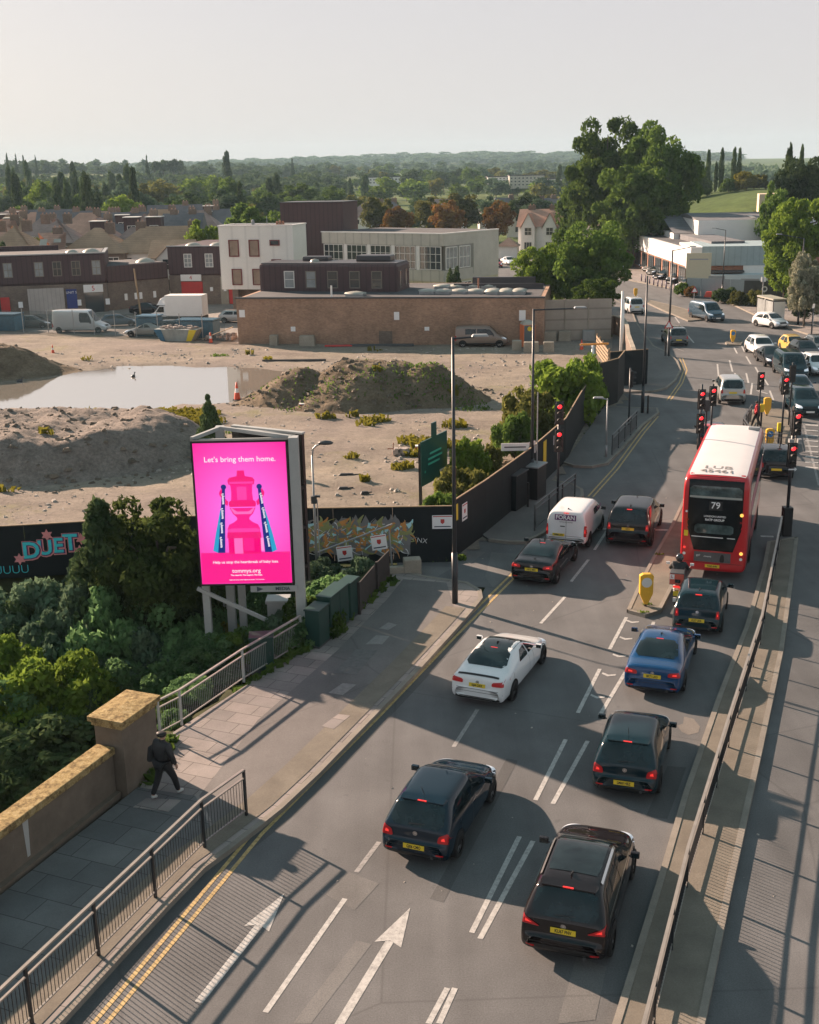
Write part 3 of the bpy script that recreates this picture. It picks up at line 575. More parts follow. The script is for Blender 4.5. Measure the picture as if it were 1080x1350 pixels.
row(12, 8, (330, 470), (780, 860), (7, 11), (5, 7), K2, 'at the edge of the light green field', 'at the edge of the field', 0)
row(14, 9, (330, 560), (1080, 1250), (8, 14), (6, 9), K2, 'behind the light green field', 'behind the field', 0)
row(16, 12, (-10, 285), (182, 262), (5.5, 8.5), (1.8, 3.2), K1[:5], 'growing between the far rooftops', 'between the far rooftops', 1)
row(8, 10, (640, 780), (270, 340), (8, 12), (4, 6), K2, 'behind the white gabled houses', 'behind the gabled houses', 1)
row(12, 11, (700, 1100), (440, 520), (8, 12), (5, 8), K2, 'beyond the crest of the grassy hill', 'beyond the hill crest', 0)
# single conifers standing up on the far skyline
for i, (px, ty, wp, Yd) in enumerate([(8, 200, 8, 900), (20, 203, 8, 900), (30, 204, 9, 880), (46, 203, 6, 900), (193, 205, 10, 800), (385, 208, 9, 900), (146, 228, 18, 520), (157, 232, 16, 500), (95, 217, 15, 560), (10, 220, 14, 430), (17, 226, 14, 440)]):
    ptree('skyline_conifer', ['leftmost thin conifer on the far left skyline', 'second thin conifer on the far left skyline', 'bushy conifer on the far left skyline', 'thin conifer standing alone right of the left skyline group', 'dark conifer standing alone on the skyline left of centre', 'dark conifer on the skyline above the white building', 'dark poplar of the pair below the left ridge', 'right hand dark poplar of the pair below the left ridge', 'tall poplar standing alone on the left plain', 'twin poplar at the far left edge', 'right twin poplar at the far left edge'][i], 'tree', px, Yd, ty, wp, kind='column' if i > 5 else 'cone', lod=1, mat=L_dark, var=i % 3, clear=.04)
for i, (px, ty, wp) in enumerate([(203, 209, 16), (214, 207, 20), (227, 206, 20), (238, 208, 14)]):
    ptree('skyline_tree', ['left tree of the open crowned row on the skyline', 'second tree of the open crowned row on the skyline', 'third tree of the open crowned row on the skyline', 'right end tree of the open crowned row on the skyline'][i], 'tree', px, 860, ty, wp, kind='round', lod=0, mat=L_dark, var=i % 3, clear=.45)
# --- far woods: one mass on the ridges
def woods(name, n, seed, xr, yr, h, wd, mat, gap=None, quads=26):
    g = np.random.default_rng(seed); me0 = leaves(seed, 12, quads, .2, 'round', .42); k = len(me0.vertices)
    co = np.empty(k * 3); me0.vertices.foreach_get('co', co); co = co.reshape(-1, 3); V_ = []
    i = 0
    while i < n:
        y = g.uniform(*yr); x = g.uniform(*xr) * y / yr[1]
        if gap and gap(x, y): continue
        s = g.uniform(*wd); a = g.uniform(0, 6.3); hh = g.uniform(*h); c = co * np.array([s, s, hh]); V_.append(np.stack([c[:, 0] * cos(a) - c[:, 1] * sin(a) + x, c[:, 0] * sin(a) + c[:, 1] * cos(a) + y, c[:, 2] + float(T(x, y)) - 1], 1)); i += 1
    v = np.concatenate(V_); nq = len(v) // 4; me = bpy.data.meshes.new(name); me.vertices.add(4 * nq); me.vertices.foreach_set('co', v.ravel())
    me.loops.add(4 * nq); me.loops.foreach_set('vertex_index', np.arange(4 * nq)); me.polygons.add(nq); me.polygons.foreach_set('loop_start', np.arange(nq) * 4); me.polygons.foreach_set('loop_total', np.full(nq, 4)); me.update()
    me.materials.append(mat); o = bpy.data.objects.new(name, me); COL.objects.link(o); o['kind'] = 'stuff'; return o
fld = lambda x, y: (-330 < x < -40 and 860 < y < 1100) 
woods('ridge_woodland', 420, 3, (-620, -60), (700, 1150), (9, 15), (7, 12), L_dark, fld)
woods('plain_woodland', 380, 4, (-700, 420), (1150, 1900), (9, 15), (9, 16), L_blue)
woods('far_woodland', 560, 5, (-1500, 900), (2300, 3300), (12, 20), (22, 40), L_blue)
woods('hill_back_woodland', 150, 6, (150, 900), (600, 1100), (9, 15), (8, 13), L_blue)
# ---------------------------------------------------------------- embankment shrubs and weeds
def bush(x, y, z, top, r, mat, label, lod=3, var=0, name='shrub', ry=1.): return tree(name, label, 'bush' if name != 'conifer_shrub' else 'tree', x, y, top, r, kind='shrub' if name != 'conifer_shrub' else 'cone', lod=lod, mat=mat, var=var, z=z, clear=0., ry=ry)
def at(px, py, z): return G(px, py, z)
BU = [((60, 905), -.2, 2.3, L_bright, 'bright green sunlit shrub at the left edge beyond the parapet'), ((20, 870), -.3, 2.0, L_bright, 'yellow green shrub at the very left edge'),
      ((135, 870), -.6, 2.4, L_thick, 'green shrub right behind the parapet pillar'), ((200, 830), -.5, 2.3, L_thick, 'green leafy shrub in the middle of the thicket'),
      ((235, 790), -.2, 1.9, L_thick, 'green shrub left of the billboard legs'), ((130, 800), .1, 2.3, L_thick, 'leafy shrub below the dark spruce like trees'),
      ((45, 790), .6, 2.8, L_blue, 'grey green shrub in front of the left graffiti hoarding'), ((110, 775), .3, 1.7, L_blue, 'small bluish shrub in the centre of the thicket'),
      ((260, 830), -.7, 1.8, L_thick, 'leafy shrub at the foot of the left billboard leg'), ((300, 850), -.9, 1.4, L_yellow, 'yellow green shrub beside the small green cabinet'),
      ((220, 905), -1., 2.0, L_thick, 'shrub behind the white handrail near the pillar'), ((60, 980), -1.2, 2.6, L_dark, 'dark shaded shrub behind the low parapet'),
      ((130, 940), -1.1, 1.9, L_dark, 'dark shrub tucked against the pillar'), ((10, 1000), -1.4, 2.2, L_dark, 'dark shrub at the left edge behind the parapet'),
      ((5, 930), -.6, 2.0, L_thick, 'green shrub low at the left edge'), ((180, 750), .2, 2.0, L_dark, 'dark shrub below the broad dark tree'),
      ((75, 850), -.4, 2.2, L_thick, 'green shrub between the bright and the bluish shrubs'), ((340, 800), -.6, 1.3, L_thick, 'low shrub between the billboard legs'),
      ((0, 800), .3, 2.2, L_blue, 'grey green shrub cut by the left edge')]
BU += [((148, 802), .9, 2.2, L_thick, 'tall leafy shrub in front of the dark evergreens'), ((205, 800), .8, 2.1, L_thick, 'tall leafy shrub in front of the broad evergreen'), ((250, 808), .5, 1.7, L_thick, 'leafy shrub left of the first billboard leg'), ((95, 800), .9, 2.0, L_blue, 'greyish shrub left of the tall leafy shrubs'), ((15, 745), 0., 1.3, L_thick, 'low green shrub at the foot of the left hoarding by the edge'), ((55, 742), 0., 1.2, L_dark, 'dark shrub under the turquoise lettering'), ((92, 738), .1, 1.3, L_dark, 'dark shrub at the foot of the hoarding left of the evergreens'), ((100, 900), -.3, 2.1, L_bright, 'bright leafy shrub just beyond the parapet coping'),
       ((165, 905), -.6, 1.6, L_thick, 'green shrub against the back of the pillar'), ((180, 860), -.3, 1.9, L_blue, 'pale leafy shrub between the pillar and the billboard legs'), ((255, 870), -.6, 1.5, L_thick, 'bright shrub behind the middle of the handrail'), ((30, 820), .1, 1.8, L_dark, 'dark shrub between the grey green and yellow green shrubs')]
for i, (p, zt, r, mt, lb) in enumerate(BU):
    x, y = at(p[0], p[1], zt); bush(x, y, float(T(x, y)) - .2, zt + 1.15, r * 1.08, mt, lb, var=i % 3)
tree('yew_tree', 'tall dark evergreen in front of the left graffiti hoarding', 'tree', *at(130, 672, 4.2), 4.6, 2.45, kind='cone', lod=2, mat=L_dark, z=-2.2, clear=.02)
tree('broad_evergreen', 'broad dark evergreen left of the billboard', 'tree', *at(207, 690, 3.6), 4.9, 2.7, kind='round', lod=2, mat=leafmat('leaf_evergreen', (.022, .045, .016), (.11, .14, .04)), var=2, z=-2.2, clear=.02)
tree('broad_evergreen', 'dark evergreen hidden low between the broad tree and the billboard', 'tree', *at(238, 740, 2.2), 3.2, 2.0, kind='round', lod=2, mat=L_dark, var=1, z=-2.2, clear=.02)
tree('conifer', 'small dark conifer showing above the billboard top', 'tree', -11.2, 64.5, 3.9, 1.1, kind='cone', lod=2, mat=L_dark, var=1, z=0, clear=.03)
# planting beside the footway
HB = [((283, 848), .2, .9, 'leafy shrub in front of the left billboard leg'), ((312, 840), .3, .9, 'pale leafy shrub under the billboard middle'), ((345, 826), .5, .9, 'leafy shrub under the right part of the billboard'), ((372, 812), .8, .8, 'leafy shrub hiding the foot of the steel billboard column'), ((262, 866), .1, .9, 'leafy shrub beyond the middle of the handrail'), ((205, 930), .0, .8, 'leafy hedge growth beside the pillar and handrail'), ((252, 905), .0, .8, 'leafy hedge growth along the middle of the handrail'), ((298, 885), .0, .7, 'low hedge growth spilling through the handrail'), ((228, 945), .1, .5, 'low weeds at the foot of the handrail'),
      ((410, 790), 1.3, 1.2, 'leafy shrub behind the green cabinets'), ((440, 762), 1.1, 1.1, 'leafy shrub behind the dark timber fence'), ((475, 738), 1.0, .9, 'leafy shrub at the far end of the timber fence'), ((390, 815), 1.0, 1.0, 'shrub between the billboard post and cabinets'), ((462, 775), .8, .7, 'low leafy growth over the timber fence'), ((330, 850), .0, .8, 'dark growth below the handrail corner'), ((425, 740), 1., .9, 'weedy shrub at the foot of the grey lamp post')]
for i, (p, zt, r, lb) in enumerate(HB):
    x, y = at(p[0], p[1], zt); bush(x, y, -.4, zt + .35, r, [L_thick, L_green, L_thick, L_blue][i % 4], lb, lod=2, var=i % 3)
# bushes behind the street hoarding
for i, (p, y_, r, top, mt, lb) in enumerate([((742, 530), 74, 2.6, 4.7, L_bright, 'large bright green bush behind the hoarding near the far end'), ((697, 575), 66, 2.3, 4.1, L_olive, 'olive bush behind the hoarding, left of the tall lamp post'),
        ((622, 628), 56.5, 1.3, 3.2, L_bright, 'young leafy sapling behind the hoarding beside the green sign'), ((610, 655), 52, 1.4, 2.9, L_olive, 'yellowish bush behind the hoarding corner'), ((580, 665), 50, 1.2, 2.2, L_green, 'low bush under the green site sign'),
        ((680, 600), 63, 1.5, 3.1, L_green, 'dark green bush at the foot of the olive bush'), ((765, 500), 77.5, 1.7, 4.4, L_bright, 'small bright bush at the step in the hoarding'), ((645, 640), 57.5, 1.0, 2.6, L_olive, 'low yellow green bush beside the timber rails')]):
    x = R(p[0], p[1], y_)[0]; bush(x, y_, 0, top, r, mt, lb, lod=2, var=i % 3)
# weeds on the site
def weeds(name, spots, mat, seed, hgt=.35, k=1.):
    g = random.Random(seed); V_ = []; F_ = []
    for (cx, cy, rr, n) in spots:
        for i in range(n):
            a = g.random() * 6.3; q = rr * g.random() ** .6; x = cx + cos(a) * q * 1.7; y = cy + sin(a) * q; h = hgt * (.4 + g.random()); z = gz(x, y); b = g.random() * 6.3; s = (.04 + .07 * g.random()) * k
            n0 = len(V_); V_ += [(x - cos(b) * s, y - sin(b) * s, z), (x + cos(b) * s, y + sin(b) * s, z), (x + cos(b) * s * 2.2 + g.uniform(-.1, .1) * k, y + g.uniform(-.1, .1) * k, z + h), (x - cos(b) * s, y + g.uniform(-.1, .1) * k, z + h * .8)]
            F_.append((n0, n0 + 1, n0 + 2, n0 + 3))
    mb = MB(); mb.v = V_; mb.f = F_; return tag(mb.build(name, mat), kind='stuff')
bpy.context.view_layer.update()
_dg = bpy.context.evaluated_depsgraph_get()
def gz(x, y):
    h, loc, *_ = S.ray_cast(_dg, (x, y, 12), (0, 0, -1)); return loc.z if h else 0.
_hide = [o for o in COL.objects if o.name.startswith(('crown', 'foliage', 'trunk'))]
for o in _hide: o.hide_viewport = True
bpy.context.view_layer.update(); _dg = bpy.context.evaluated_depsgraph_get()
sp1 = [(*G(230, 550), 1.9, 500), (*G(250, 558), 1.5, 300), (*G(190, 560), 1.2, 160), (*G(258, 562), .6, 160), (*G(290, 420 + 50), .5, 90), (*G(310, 572), .5, 60)]
sp2 = [(*G(575, 590), .9, 240), (*G(560, 600), .7, 130), (*G(545, 585), .6, 80), (*G(430, 552), .4, 60), (*G(600, 565), .5, 60), (*G(495, 556), .6, 90), (*G(530, 620), .4, 40)]
sp3 = [(-3 + 1.2 * i, 80.5 - .6 * (i % 3), 1.1, 26) for i in range(-4, 6)] + [(-3.5, 86, 2.2, 50), (1, 82, 1.5, 110), (3.5, 80, 1.2, 110), (-9, 82, 1.5, 30), (4.5, 78, .8, 60)]
while len(sp2) < 33:
    a_, b_ = rnd.uniform(-32, 14), rnd.uniform(50, 106)
    if inside(np.array([a_]), np.array([b_]), sp)[0] and dist_poly(np.array([a_]), np.array([b_]), sp)[0] > 1.5 and dist_poly(np.array([a_]), np.array([b_]), pond)[0] > 1.5 and not inside(np.array([a_]), np.array([b_]), pond)[0]: sp2.append((a_, b_, rnd.uniform(.15, .5), 16))
weeds('yellow_weeds', sp1[:4], L_yellow, 1, .3); weeds('green_weeds', sp1[4:] + [(a, b, c, int(d * 1.6)) for a, b, c, d in sp3], L_green, 2, .16, .5); weeds('flowering_weeds', sp2, L_yellow, 3, .35)
sp4 = [(-18 + i * .8 + rnd.uniform(-.3, .3), 47.3 + rnd.random() * 2.2, 1., 150) for i in range(16)]
weeds('verge_grass', sp4, L_bright, 4, .4)
kg = [(*G(x, y), .12, 20) for x, y in ((853, 801), (848, 812), (868, 735))]
weeds('kerb_grass', kg, L_bright, 5, .07, .3)
ed = []
for a, b in (((-7.2, 27.6), (-7.0, 30)), ((-5.4, 33.8), (-3.6, 36.6)), ((-2.9, 38), (-.8, 43.2)), ((1.0, 46.), (2., 46.))):
    for k in range(10): ed.append((a[0] + (b[0] - a[0]) * k / 9, a[1] + (b[1] - a[1]) * k / 9, .2, 14))
weeds('pavement_weeds', ed, L_green, 6, .2)
cl = []
while len(cl) < 1500:
    k = rnd.random(); cx_, cy_, rx_, ry_ = (-3.2, 83.5, 10, 6) if k < .4 else (-21.3, 66.6, 11, 9) if k < .8 else (-36, 98, 10, 4)
    a_ = rnd.uniform(0, 6.28); q_ = sqrt(rnd.random()); x_ = cx_ + cos(a_) * rx_ * q_; y_ = cy_ + sin(a_) * ry_ * q_
    if inside(np.array([x_]), np.array([y_]), pond)[0]: continue
    cl.append((x_, y_, gz(x_, y_)))
tag(scatter_rocks('soil_clods', cl, .05, .2, pm('soil_clod', (.15, .12, .09), .95, var=.5, scale=.5), 12), kind='stuff')
for o in _hide: o.hide_viewport = False
# ---------------------------------------------------------------- buildings
def text(s, size, mat, parent=None, loc=(0, 0, 0), rot=(0, 0, 0), name='lettering', align='CENTER', sx=1., bold=.0, ext=.002, spacing=1.):
    c = bpy.data.curves.new(name, 'FONT'); c.body = s; c.size = size; c.align_x = align; c.align_y = 'CENTER'; c.offset = bold; c.extrude = ext; c.resolution_u = 3; c.space_character = spacing
    o = bpy.data.objects.new(name, c); me = bpy.data.meshes.new_from_object(o); bpy.data.objects.remove(o); bpy.data.curves.remove(c)
    me.materials.clear(); me.materials.append(mat); o = bpy.data.objects.new(name, me); COL.objects.link(o); o.location = loc; o.rotation_euler = rot; o.scale = (sx, 1, 1)
    if parent: o.parent = parent
    return o
FR = (pi / 2, 0, 0)     # text standing up, read from the -y side
def brickmat(name, c1, c2, cm, s=1.):
    n = NT(name); tc = n.t.nodes.new('ShaderNodeTexCoord'); sp_ = n.t.nodes.new('ShaderNodeSeparateXYZ'); n.link(tc.outputs['Object'], sp_.inputs[0])
    ad = n.t.nodes.new('ShaderNodeMath'); n.link(sp_.outputs[0], ad.inputs[0]); n.link(sp_.outputs[1], ad.inputs[1]); cb = n.t.nodes.new('ShaderNodeCombineXYZ'); n.link(ad.outputs[0], cb.inputs[0]); n.link(sp_.outputs[2], cb.inputs[1])
    c = n.brick(.23 * s, .078 * s, .008, c1, c2, cm, cb.outputs[0]); c = n.mix(1., c, n.ramp(n.noise(.35, 6, .7, tc.outputs['Object']), [(.3, .7), (.7, 1.25)]), 'MULTIPLY')
    c = n.mix(1., c, n.ramp(n.noise(2.5, 4, .8, tc.outputs['Object']), [(.3, .85), (.7, 1.15)]), 'MULTIPLY')
    n.color(c); n.b.inputs['Roughness'].default_value = .9; return n.m
m_brick = brickmat('brown_brick', (.4, .235, .15), (.3, .175, .115), (.28, .23, .18)); m_brick2 = brickmat('grey_brown_brick', (.2, .15, .115), (.15, .11, .09), (.18, .16, .14))
m_redbrick = brickmat('red_brick', (.4, .15, .08), (.32, .12, .07), (.3, .25, .2))
def cladmat(name, c, pitch, dark=.6, horiz=False, dirt=.14):
    n = NT(name); tc = n.t.nodes.new('ShaderNodeTexCoord'); w_ = n.t.nodes.new('ShaderNodeTexWave'); w_.bands_direction = 'Z' if horiz else 'X'; w_.inputs['Scale'].default_value = 1 / pitch * .314; w_.inputs['Distortion'].default_value = 0
    n.link(tc.outputs['Object'], w_.inputs[0]); r = n.ramp(w_.outputs[1], [(.0, tuple(x * dark for x in c)), (.12, c)])
    r = n.mix(1., r, n.ramp(n.noise(.5, 5, .7, tc.outputs['Object']), [(.3, 1 - dirt), (.7, 1 + dirt * .8)]), 'MULTIPLY'); n.color(r); n.b.inputs['Roughness'].default_value = .6; return n.m
m_dclad = cladmat('dark_brown_cladding', (.066, .034, .037), .6); m_wclad = cladmat('white_cladding', (.8, .78, .72), 1.6, .9, False, .05); m_gclad = cladmat('grey_panel_cladding', (.5, .48, .42), 1.3, .75)
m_yclad = cladmat('yellowed_cladding', (.5, .46, .3), 1.3, .8); m_white = MATS['white_road_paint']; m_paint = pm('white_paint', (.78, .77, .74), .5, var=.06, scale=.6); m_fascia = pm('white_fascia', (.75, .74, .72), .5, var=.07, scale=.3)
m_glass = pm('window_glass', (.035, .045, .05), .08, spec=.8); m_glass2 = pm('window_glass_blind', (.28, .3, .3), .25, var=.3, scale=.8); m_blind = pm('tan_blind', (.3, .22, .16), .3, var=.3, scale=1.2); m_frame = pm('white_frame', (.7, .68, .64), .4); m_rframe = pm('dark_red_frame', (.17, .02, .02), .5)
m_rooff = pm('flat_roof_felt', (.07, .07, .075), .9, var=.35, scale=.4); m_red = pm('red_painted_metal', (.5, .035, .03), .5, var=.1, scale=2); m_black = pm('black_paint', (.012, .012, .013), .45); m_dgrey = pm('dark_grey_metal', (.06, .062, .065), .45); m_grey = pm('grey_metal', (.32, .33, .33), .45, .3, var=.12, scale=4)
m_conc = grit('plain_concrete', [(.3, (.28, .25, .2)), (.7, (.4, .36, .3))], .8, 14, .2, .15); m_dome = pm('rooflight_dome', (.36, .35, .3), .4, var=.15, scale=1); m_white2 = pm('plain_white', (.8, .8, .8), .5); m_blue = pm('blue_panel', (.03, .05, .2), .5)
def tiles(name, c):
    n = NT(name); tc = n.t.nodes.new('ShaderNodeTexCoord'); r = n.ramp(n.noise(.35, 6, .7), [(.3, tuple(x * .7 for x in c)), (.7, tuple(x * 1.25 for x in c))]); w_ = n.t.nodes.new('ShaderNodeTexWave'); w_.bands_direction = 'Z'; w_.inputs['Scale'].default_value = 1.3; n.link(tc.outputs['Object'], w_.inputs[0])
    r = n.mix(1., r, n.ramp(w_.outputs[1], [(.0, .8), (.3, 1.)]), 'MULTIPLY'); n.color(r); n.b.inputs['Roughness'].default_value = .85; return n.m
m_tile = tiles('brown_roof_tiles', (.38, .26, .17)); m_tile2 = tiles('purple_grey_roof_tiles', (.3, .225, .2)); m_tile3 = tiles('reddish_roof_tiles', (.44, .27, .2)); m_slate = tiles('grey_slates', (.14, .14, .15))
def bld(name, label, A, B, cat='building'):
    return thing(name, label, cat, (A[0], A[1], 0), atan2(B[1] - A[1], B[0] - A[0])), sqrt((B[0] - A[0]) ** 2 + (B[1] - A[1]) ** 2)
def window(par, x, z, w_, h, fr=m_frame, gl=m_glass, bars=(1, 1), side=None, depth=.06):
    """window on the front (y = 0) or, with side = length, on the right end wall"""
    o = bpy.data.objects.new('window', None); 
    f = MB(); t = .09
    def q(a0, a1, z0, z1, d0, d1): 
        if side is None: f.b2(a0, a1, -d1, -d0, z0, z1)
        else: f.b2(side + d0, side + d1, a0, a1, z0, z1)
    q(x - w_ / 2, x + w_ / 2, z, z + t, .0, depth); q(x - w_ / 2, x + w_ / 2, z + h - t, z + h, .0, depth); q(x - w_ / 2, x - w_ / 2 + t, z + t, z + h - t, .0, depth); q(x + w_ / 2 - t, x + w_ / 2, z + t, z + h - t, .0, depth)
    for i in range(1, bars[0]): q(x - w_ / 2 + w_ * i / bars[0] - t / 3, x - w_ / 2 + w_ * i / bars[0] + t / 3, z + t, z + h - t, .0, depth * .9)
    for i in range(1, bars[1]): q(x - w_ / 2 + t, x + w_ / 2 - t, z + h * i / bars[1] - t / 3, z + h * i / bars[1] + t / 3, .0, depth * .8)
    bpy.data.objects.remove(o); fo = f.build('window', fr, par); g = MB(); f = g
    q(x - w_ / 2 + t, x + w_ / 2 - t, z + t, z + h - t, .0, .02); g.build('pane', gl, fo); return fo
def box_part(par, name, x0, x1, y0, y1, z0, z1, mat, bevel=0.): return MB().b2(x0, x1, y0, y1, z0, z1).build(name, mat, par, bevel=bevel)
# --- dark unit 5
b, L = bld('industrial_unit', 'dark brown clad unit numbered 5 with a white shutter, at the left edge', (-66, 138.2), (-36.5, 144.2))
box_part(b, 'wall', 0, L, .15, 10, 0, 3.5, m_brick2); c = box_part(b, 'upper_cladding', -.1, L + .1, 0, 10, 3.5, 7.1, m_dclad, .3); box_part(b, 'roof', .4, L - .4, .4, 9.6, 7.1, 7.16, m_rooff)
box_part(b, 'parapet_cap', -.12, L + .12, -.06, .3, 7.06, 7.2, m_grey); box_part(b, 'parapet_cap', L - .28, L + .13, .3, 10, 7.06, 7.2, m_grey)
for px in (6, 45, 68, 92, 118):
    xx = (R(px, 350, 141)[0] + 66) / cos(atan2(6, 29.5)); window(b, xx, 4.5, 1.05, 1.75, pm('brown_frame', (.2, .17, .14), .5), m_glass2 if px % 4 else m_glass, (2, 2))
lx = lambda px, Yd=143.: (R(px, 400, Yd)[0] + 66) / cos(atan2(6, 29.5))
box_part(b, 'roller_shutter', lx(40), lx(85), -.0, .14, .05, 3.1, cladmat('pale_shutter', (.42, .38, .35), .5, .8)); s = box_part(b, 'fascia_sign', lx(110), lx(134.5), -.08, .14, 2.45, 3.35, m_paint)
text('5', .85, m_red, s, ((lx(110) + lx(134.5)) / 2, -.1, 2.9), FR); box_part(b, 'door', lx(111), lx(134), -.0, .14, .05, 2.4, m_glass); s = box_part(b, 'tenant_board', lx(88), lx(101), -.06, .14, .6, 2.9, m_blue); text('UNIT 5', .42, m_paint, s, ((lx(88) + lx(101)) / 2, -.08, 2.5), FR)
box_part(b, 'red_door', lx(6), lx(17), -.02, .14, .05, 2.2, m_red); box_part(b, 'black_door', lx(-5), lx(5), -.02, .14, .05, 2.2, m_black)
for px in (30, 139, 103): box_part(b, 'notice', lx(px) - .25, lx(px) + .25, -.03, .14, .9, 1.6, m_white2)
MB().lathe((L - 1.6, 2, 7.1), [(.0, .5), (.5, .42), (.9, .2), (1.05, 0)]).build('rooflight', m_dome, b, True)
MB().lathe((L - 3.9, 2.2, 7.1), [(.0, .4), (.4, .34), (.7, .15), (.8, 0)]).build('rooflight', m_dome, b, True)
MB().b2(4, L - 6, 8.8, 9.2, 7.1, 7.75).build('roof_upstand', m_dclad, b)
b2, L2 = bld('industrial_unit', 'low dark brown wing between unit 5 and unit 4', (-36.6, 145.3), (-30.2, 151.2))
box_part(b2, 'wall', -.0, L2, .15, 9, 0, 3.4, m_brick2); box_part(b2, 'upper_cladding', 0, L2 - .1, 0, 9, 3.4, 5.4, m_dclad, .1); box_part(b2, 'roof', .3, L2 - .4, .3, 8.7, 5.4, 5.45, m_rooff)
for x_, w_ in ((2.2, .4), (3.6, .5), (4.3, .4), (6.3, .4)): box_part(b2, 'notice', x_, x_ + w_, .1, .14, 1.1, 1.9, m_white2 if x_ > 3 else m_paint)
MB().lathe((L2 - 2, 2.2, 5.4), [(.0, .6), (.6, .5), (1.1, .2), (1.25, 0)]).build('rooflight', m_dome, b2, True)
b, L = bld('industrial_unit', 'dark brown clad unit numbered 4 with a red shutter', (-30.25, 151.2), (-17.0, 149.2))
box_part(b, 'wall', 0, L, .15, 16, 0, 3.7, m_brick2); box_part(b, 'upper_cladding', 0, L, 0, 16, 3.7, 7.3, m_dclad, .2); box_part(b, 'parapet_cap', -.05, L, -.06, .3, 7.27, 7.4, m_grey)
for x_ in (2.7, 5.5, 8.2): window(b, x_, 4.7, 1.05, 1.7, m_frame, m_glass2, (2, 3))
s = box_part(b, 'fascia_sign', 1.6, 4.3, -.08, .14, 3.0, 3.8, m_paint); text('4', .7, m_red, s, (2.95, -.1, 3.4), FR); box_part(b, 'roller_shutter', 1.6, 4.4, 0, .14, .05, 2.9, m_red); box_part(b, 'pier', 6.8, 7.8, -.03, .14, 0, 3.5, m_conc); box_part(b, 'red_door', 7.85, 9.6, 0, .14, .1, 3.6, m_red)
for x_ in (3., 6.2): MB().lathe((x_, 1.6, 7.3), [(.0, .42), (.6, .34), (.9, .15), (1., 0)]).build('rooflight', m_dome, b, True)
for x_ in (5.4, 7.2): box_part(b, 'notice', x_, x_ + .35, -.05, .14, 1.7, 2.2 if x_ < 6 else 2.4, m_white2)
# --- white three storey block with dark red windows
b, L = bld('office_block', 'white three storey block with dark red framed windows', (-20.9, 134.2), (-12.35, 132.3))
box_part(b, 'wall', 0, L, 0, 5, 3.35, 10.35, m_wclad, .04); box_part(b, 'ground_floor', 1.5, L - .2, 1.2, 4.8, 0, 3.35, m_brick2); box_part(b, 'pillar', 1.2, 1.9, .15, .9, 0, 3.35, m_brick2); box_part(b, 'roof', .35, L - .35, .35, 4.6, 10.35, 10.38, m_rooff)
box_part(b, 'parapet_cap', -.06, L + .06, -.06, .3, 10.33, 10.44, m_paint); box_part(b, 'parapet_cap', L - .24, L + .06, .3, 5.05, 10.33, 10.44, m_paint); box_part(b, 'parapet_cap', -.06, .26, .3, 5.05, 10.33, 10.44, m_paint); box_part(b, 'parapet_cap', .26, L - .24, 4.75, 5.05, 10.33, 10.44, m_paint)
for x_, z_, w_, h_, gl in ((1.75, 7.0, 1.2, 1.85, m_blind), (4.15, 7.0, 1.2, 1.85, m_blind), (6.6, 8.2, 1.15, .62, m_glass), (1.95, 3.85, 1.2, 1.8, m_blind), (4.4, 3.85, 1.2, 1.8, m_blind), (6.7, 6.0, 1.15, .7, m_glass), (7.2, 3.85, 1.1, 1.75, m_glass)): window(b, x_, z_, w_, h_, m_rframe, gl, (1, 1), None, .12)
for x_, s_ in ((3.3, .4), (6.6, .3), (6.95, .35), (7.3, .3)): MB().lathe((x_, 1.2 if x_ > 4 else 2.4, 10.38), [(s_ * .5, 0), (s_ * .5, s_), (s_ * .3, s_ * 1.4), (0, s_ * 1.5)], 8).build('roof_cowl', m_redbrick if x_ > 6 else m_grey, b)
MB().path([(4.6, 3.5, 10.4), (4.6, 3.5, 11.3)], .04).build('roof_pipe', m_grey, b)
# --- lift tower
b, L = bld('plant_tower', 'dark windowless tower rising behind the white block', (-16.1, 156), (-7.8, 153.6))
box_part(b, 'wall', 0, L, 0, 6, 0, 12.3, m_dclad, .05); box_part(b, 'parapet_cap', -.06, L + .06, -.06, 6.06, 12.3, 12.4, m_dgrey)
# --- long glazed office
b, L = bld('office_building', 'long pale office with a band of large windows behind the brick wall', (-10.4, 151.3), (4.6, 140.0))
box_part(b, 'wall', 0, L, 0, 12, 0, 3.7, m_yclad); box_part(b, 'upper_wall', 0, L, .4, 12, 3.7, 7.4, pm('office_inner_wall', (.25, .24, .21), .7)); box_part(b, 'fascia', -.02, L + .02, -.1, 12.02, 7.35, 8.75, m_gclad); box_part(b, 'cill_band', -.02, L + .02, -.08, 12.02, 3.2, 4.5, m_gclad)
box_part(b, 'roof', .5, L - .5, .4, 11.5, 8.75, 8.8, m_rooff); box_part(b, 'parapet_cap', -.1, L + .1, -.16, .2, 8.72, 8.84, m_paint); box_part(b, 'parapet_cap', L - .2, L + .1, .2, 12, 8.72, 8.84, m_paint)
nw = 5; seg = L / nw
for i in range(nw):
    if i == nw - 1 and False: continue
    window(b, seg * (i + .5) - .02, 4.55, seg - .55, 2.75, m_frame, m_glass, (4, 3), None, .1)
    if i: box_part(b, 'pier', seg * i - .22, seg * i + .22, -.06, .39, 4.5, 7.35, m_paint)
for y_ in (1.6, 4.4): window(b, y_, 4.6, 2.4, 2.6, m_paint, m_glass2, (3, 2), L, .08)
box_part(b, 'side_cladding', L - .02, L + .06, 6.3, 12, 3.7, 7.35, m_gclad); window(b, 4.2, 2.5, 3.2, .45, m_frame, m_glass, (4, 1), L, .08); window(b, 12.2, 1.9, 3.0, .5, m_frame, m_glass, (4, 1)); box_part(b, 'door', L, L + .07, 8.3, 10, 0, 2.5, m_glass2)
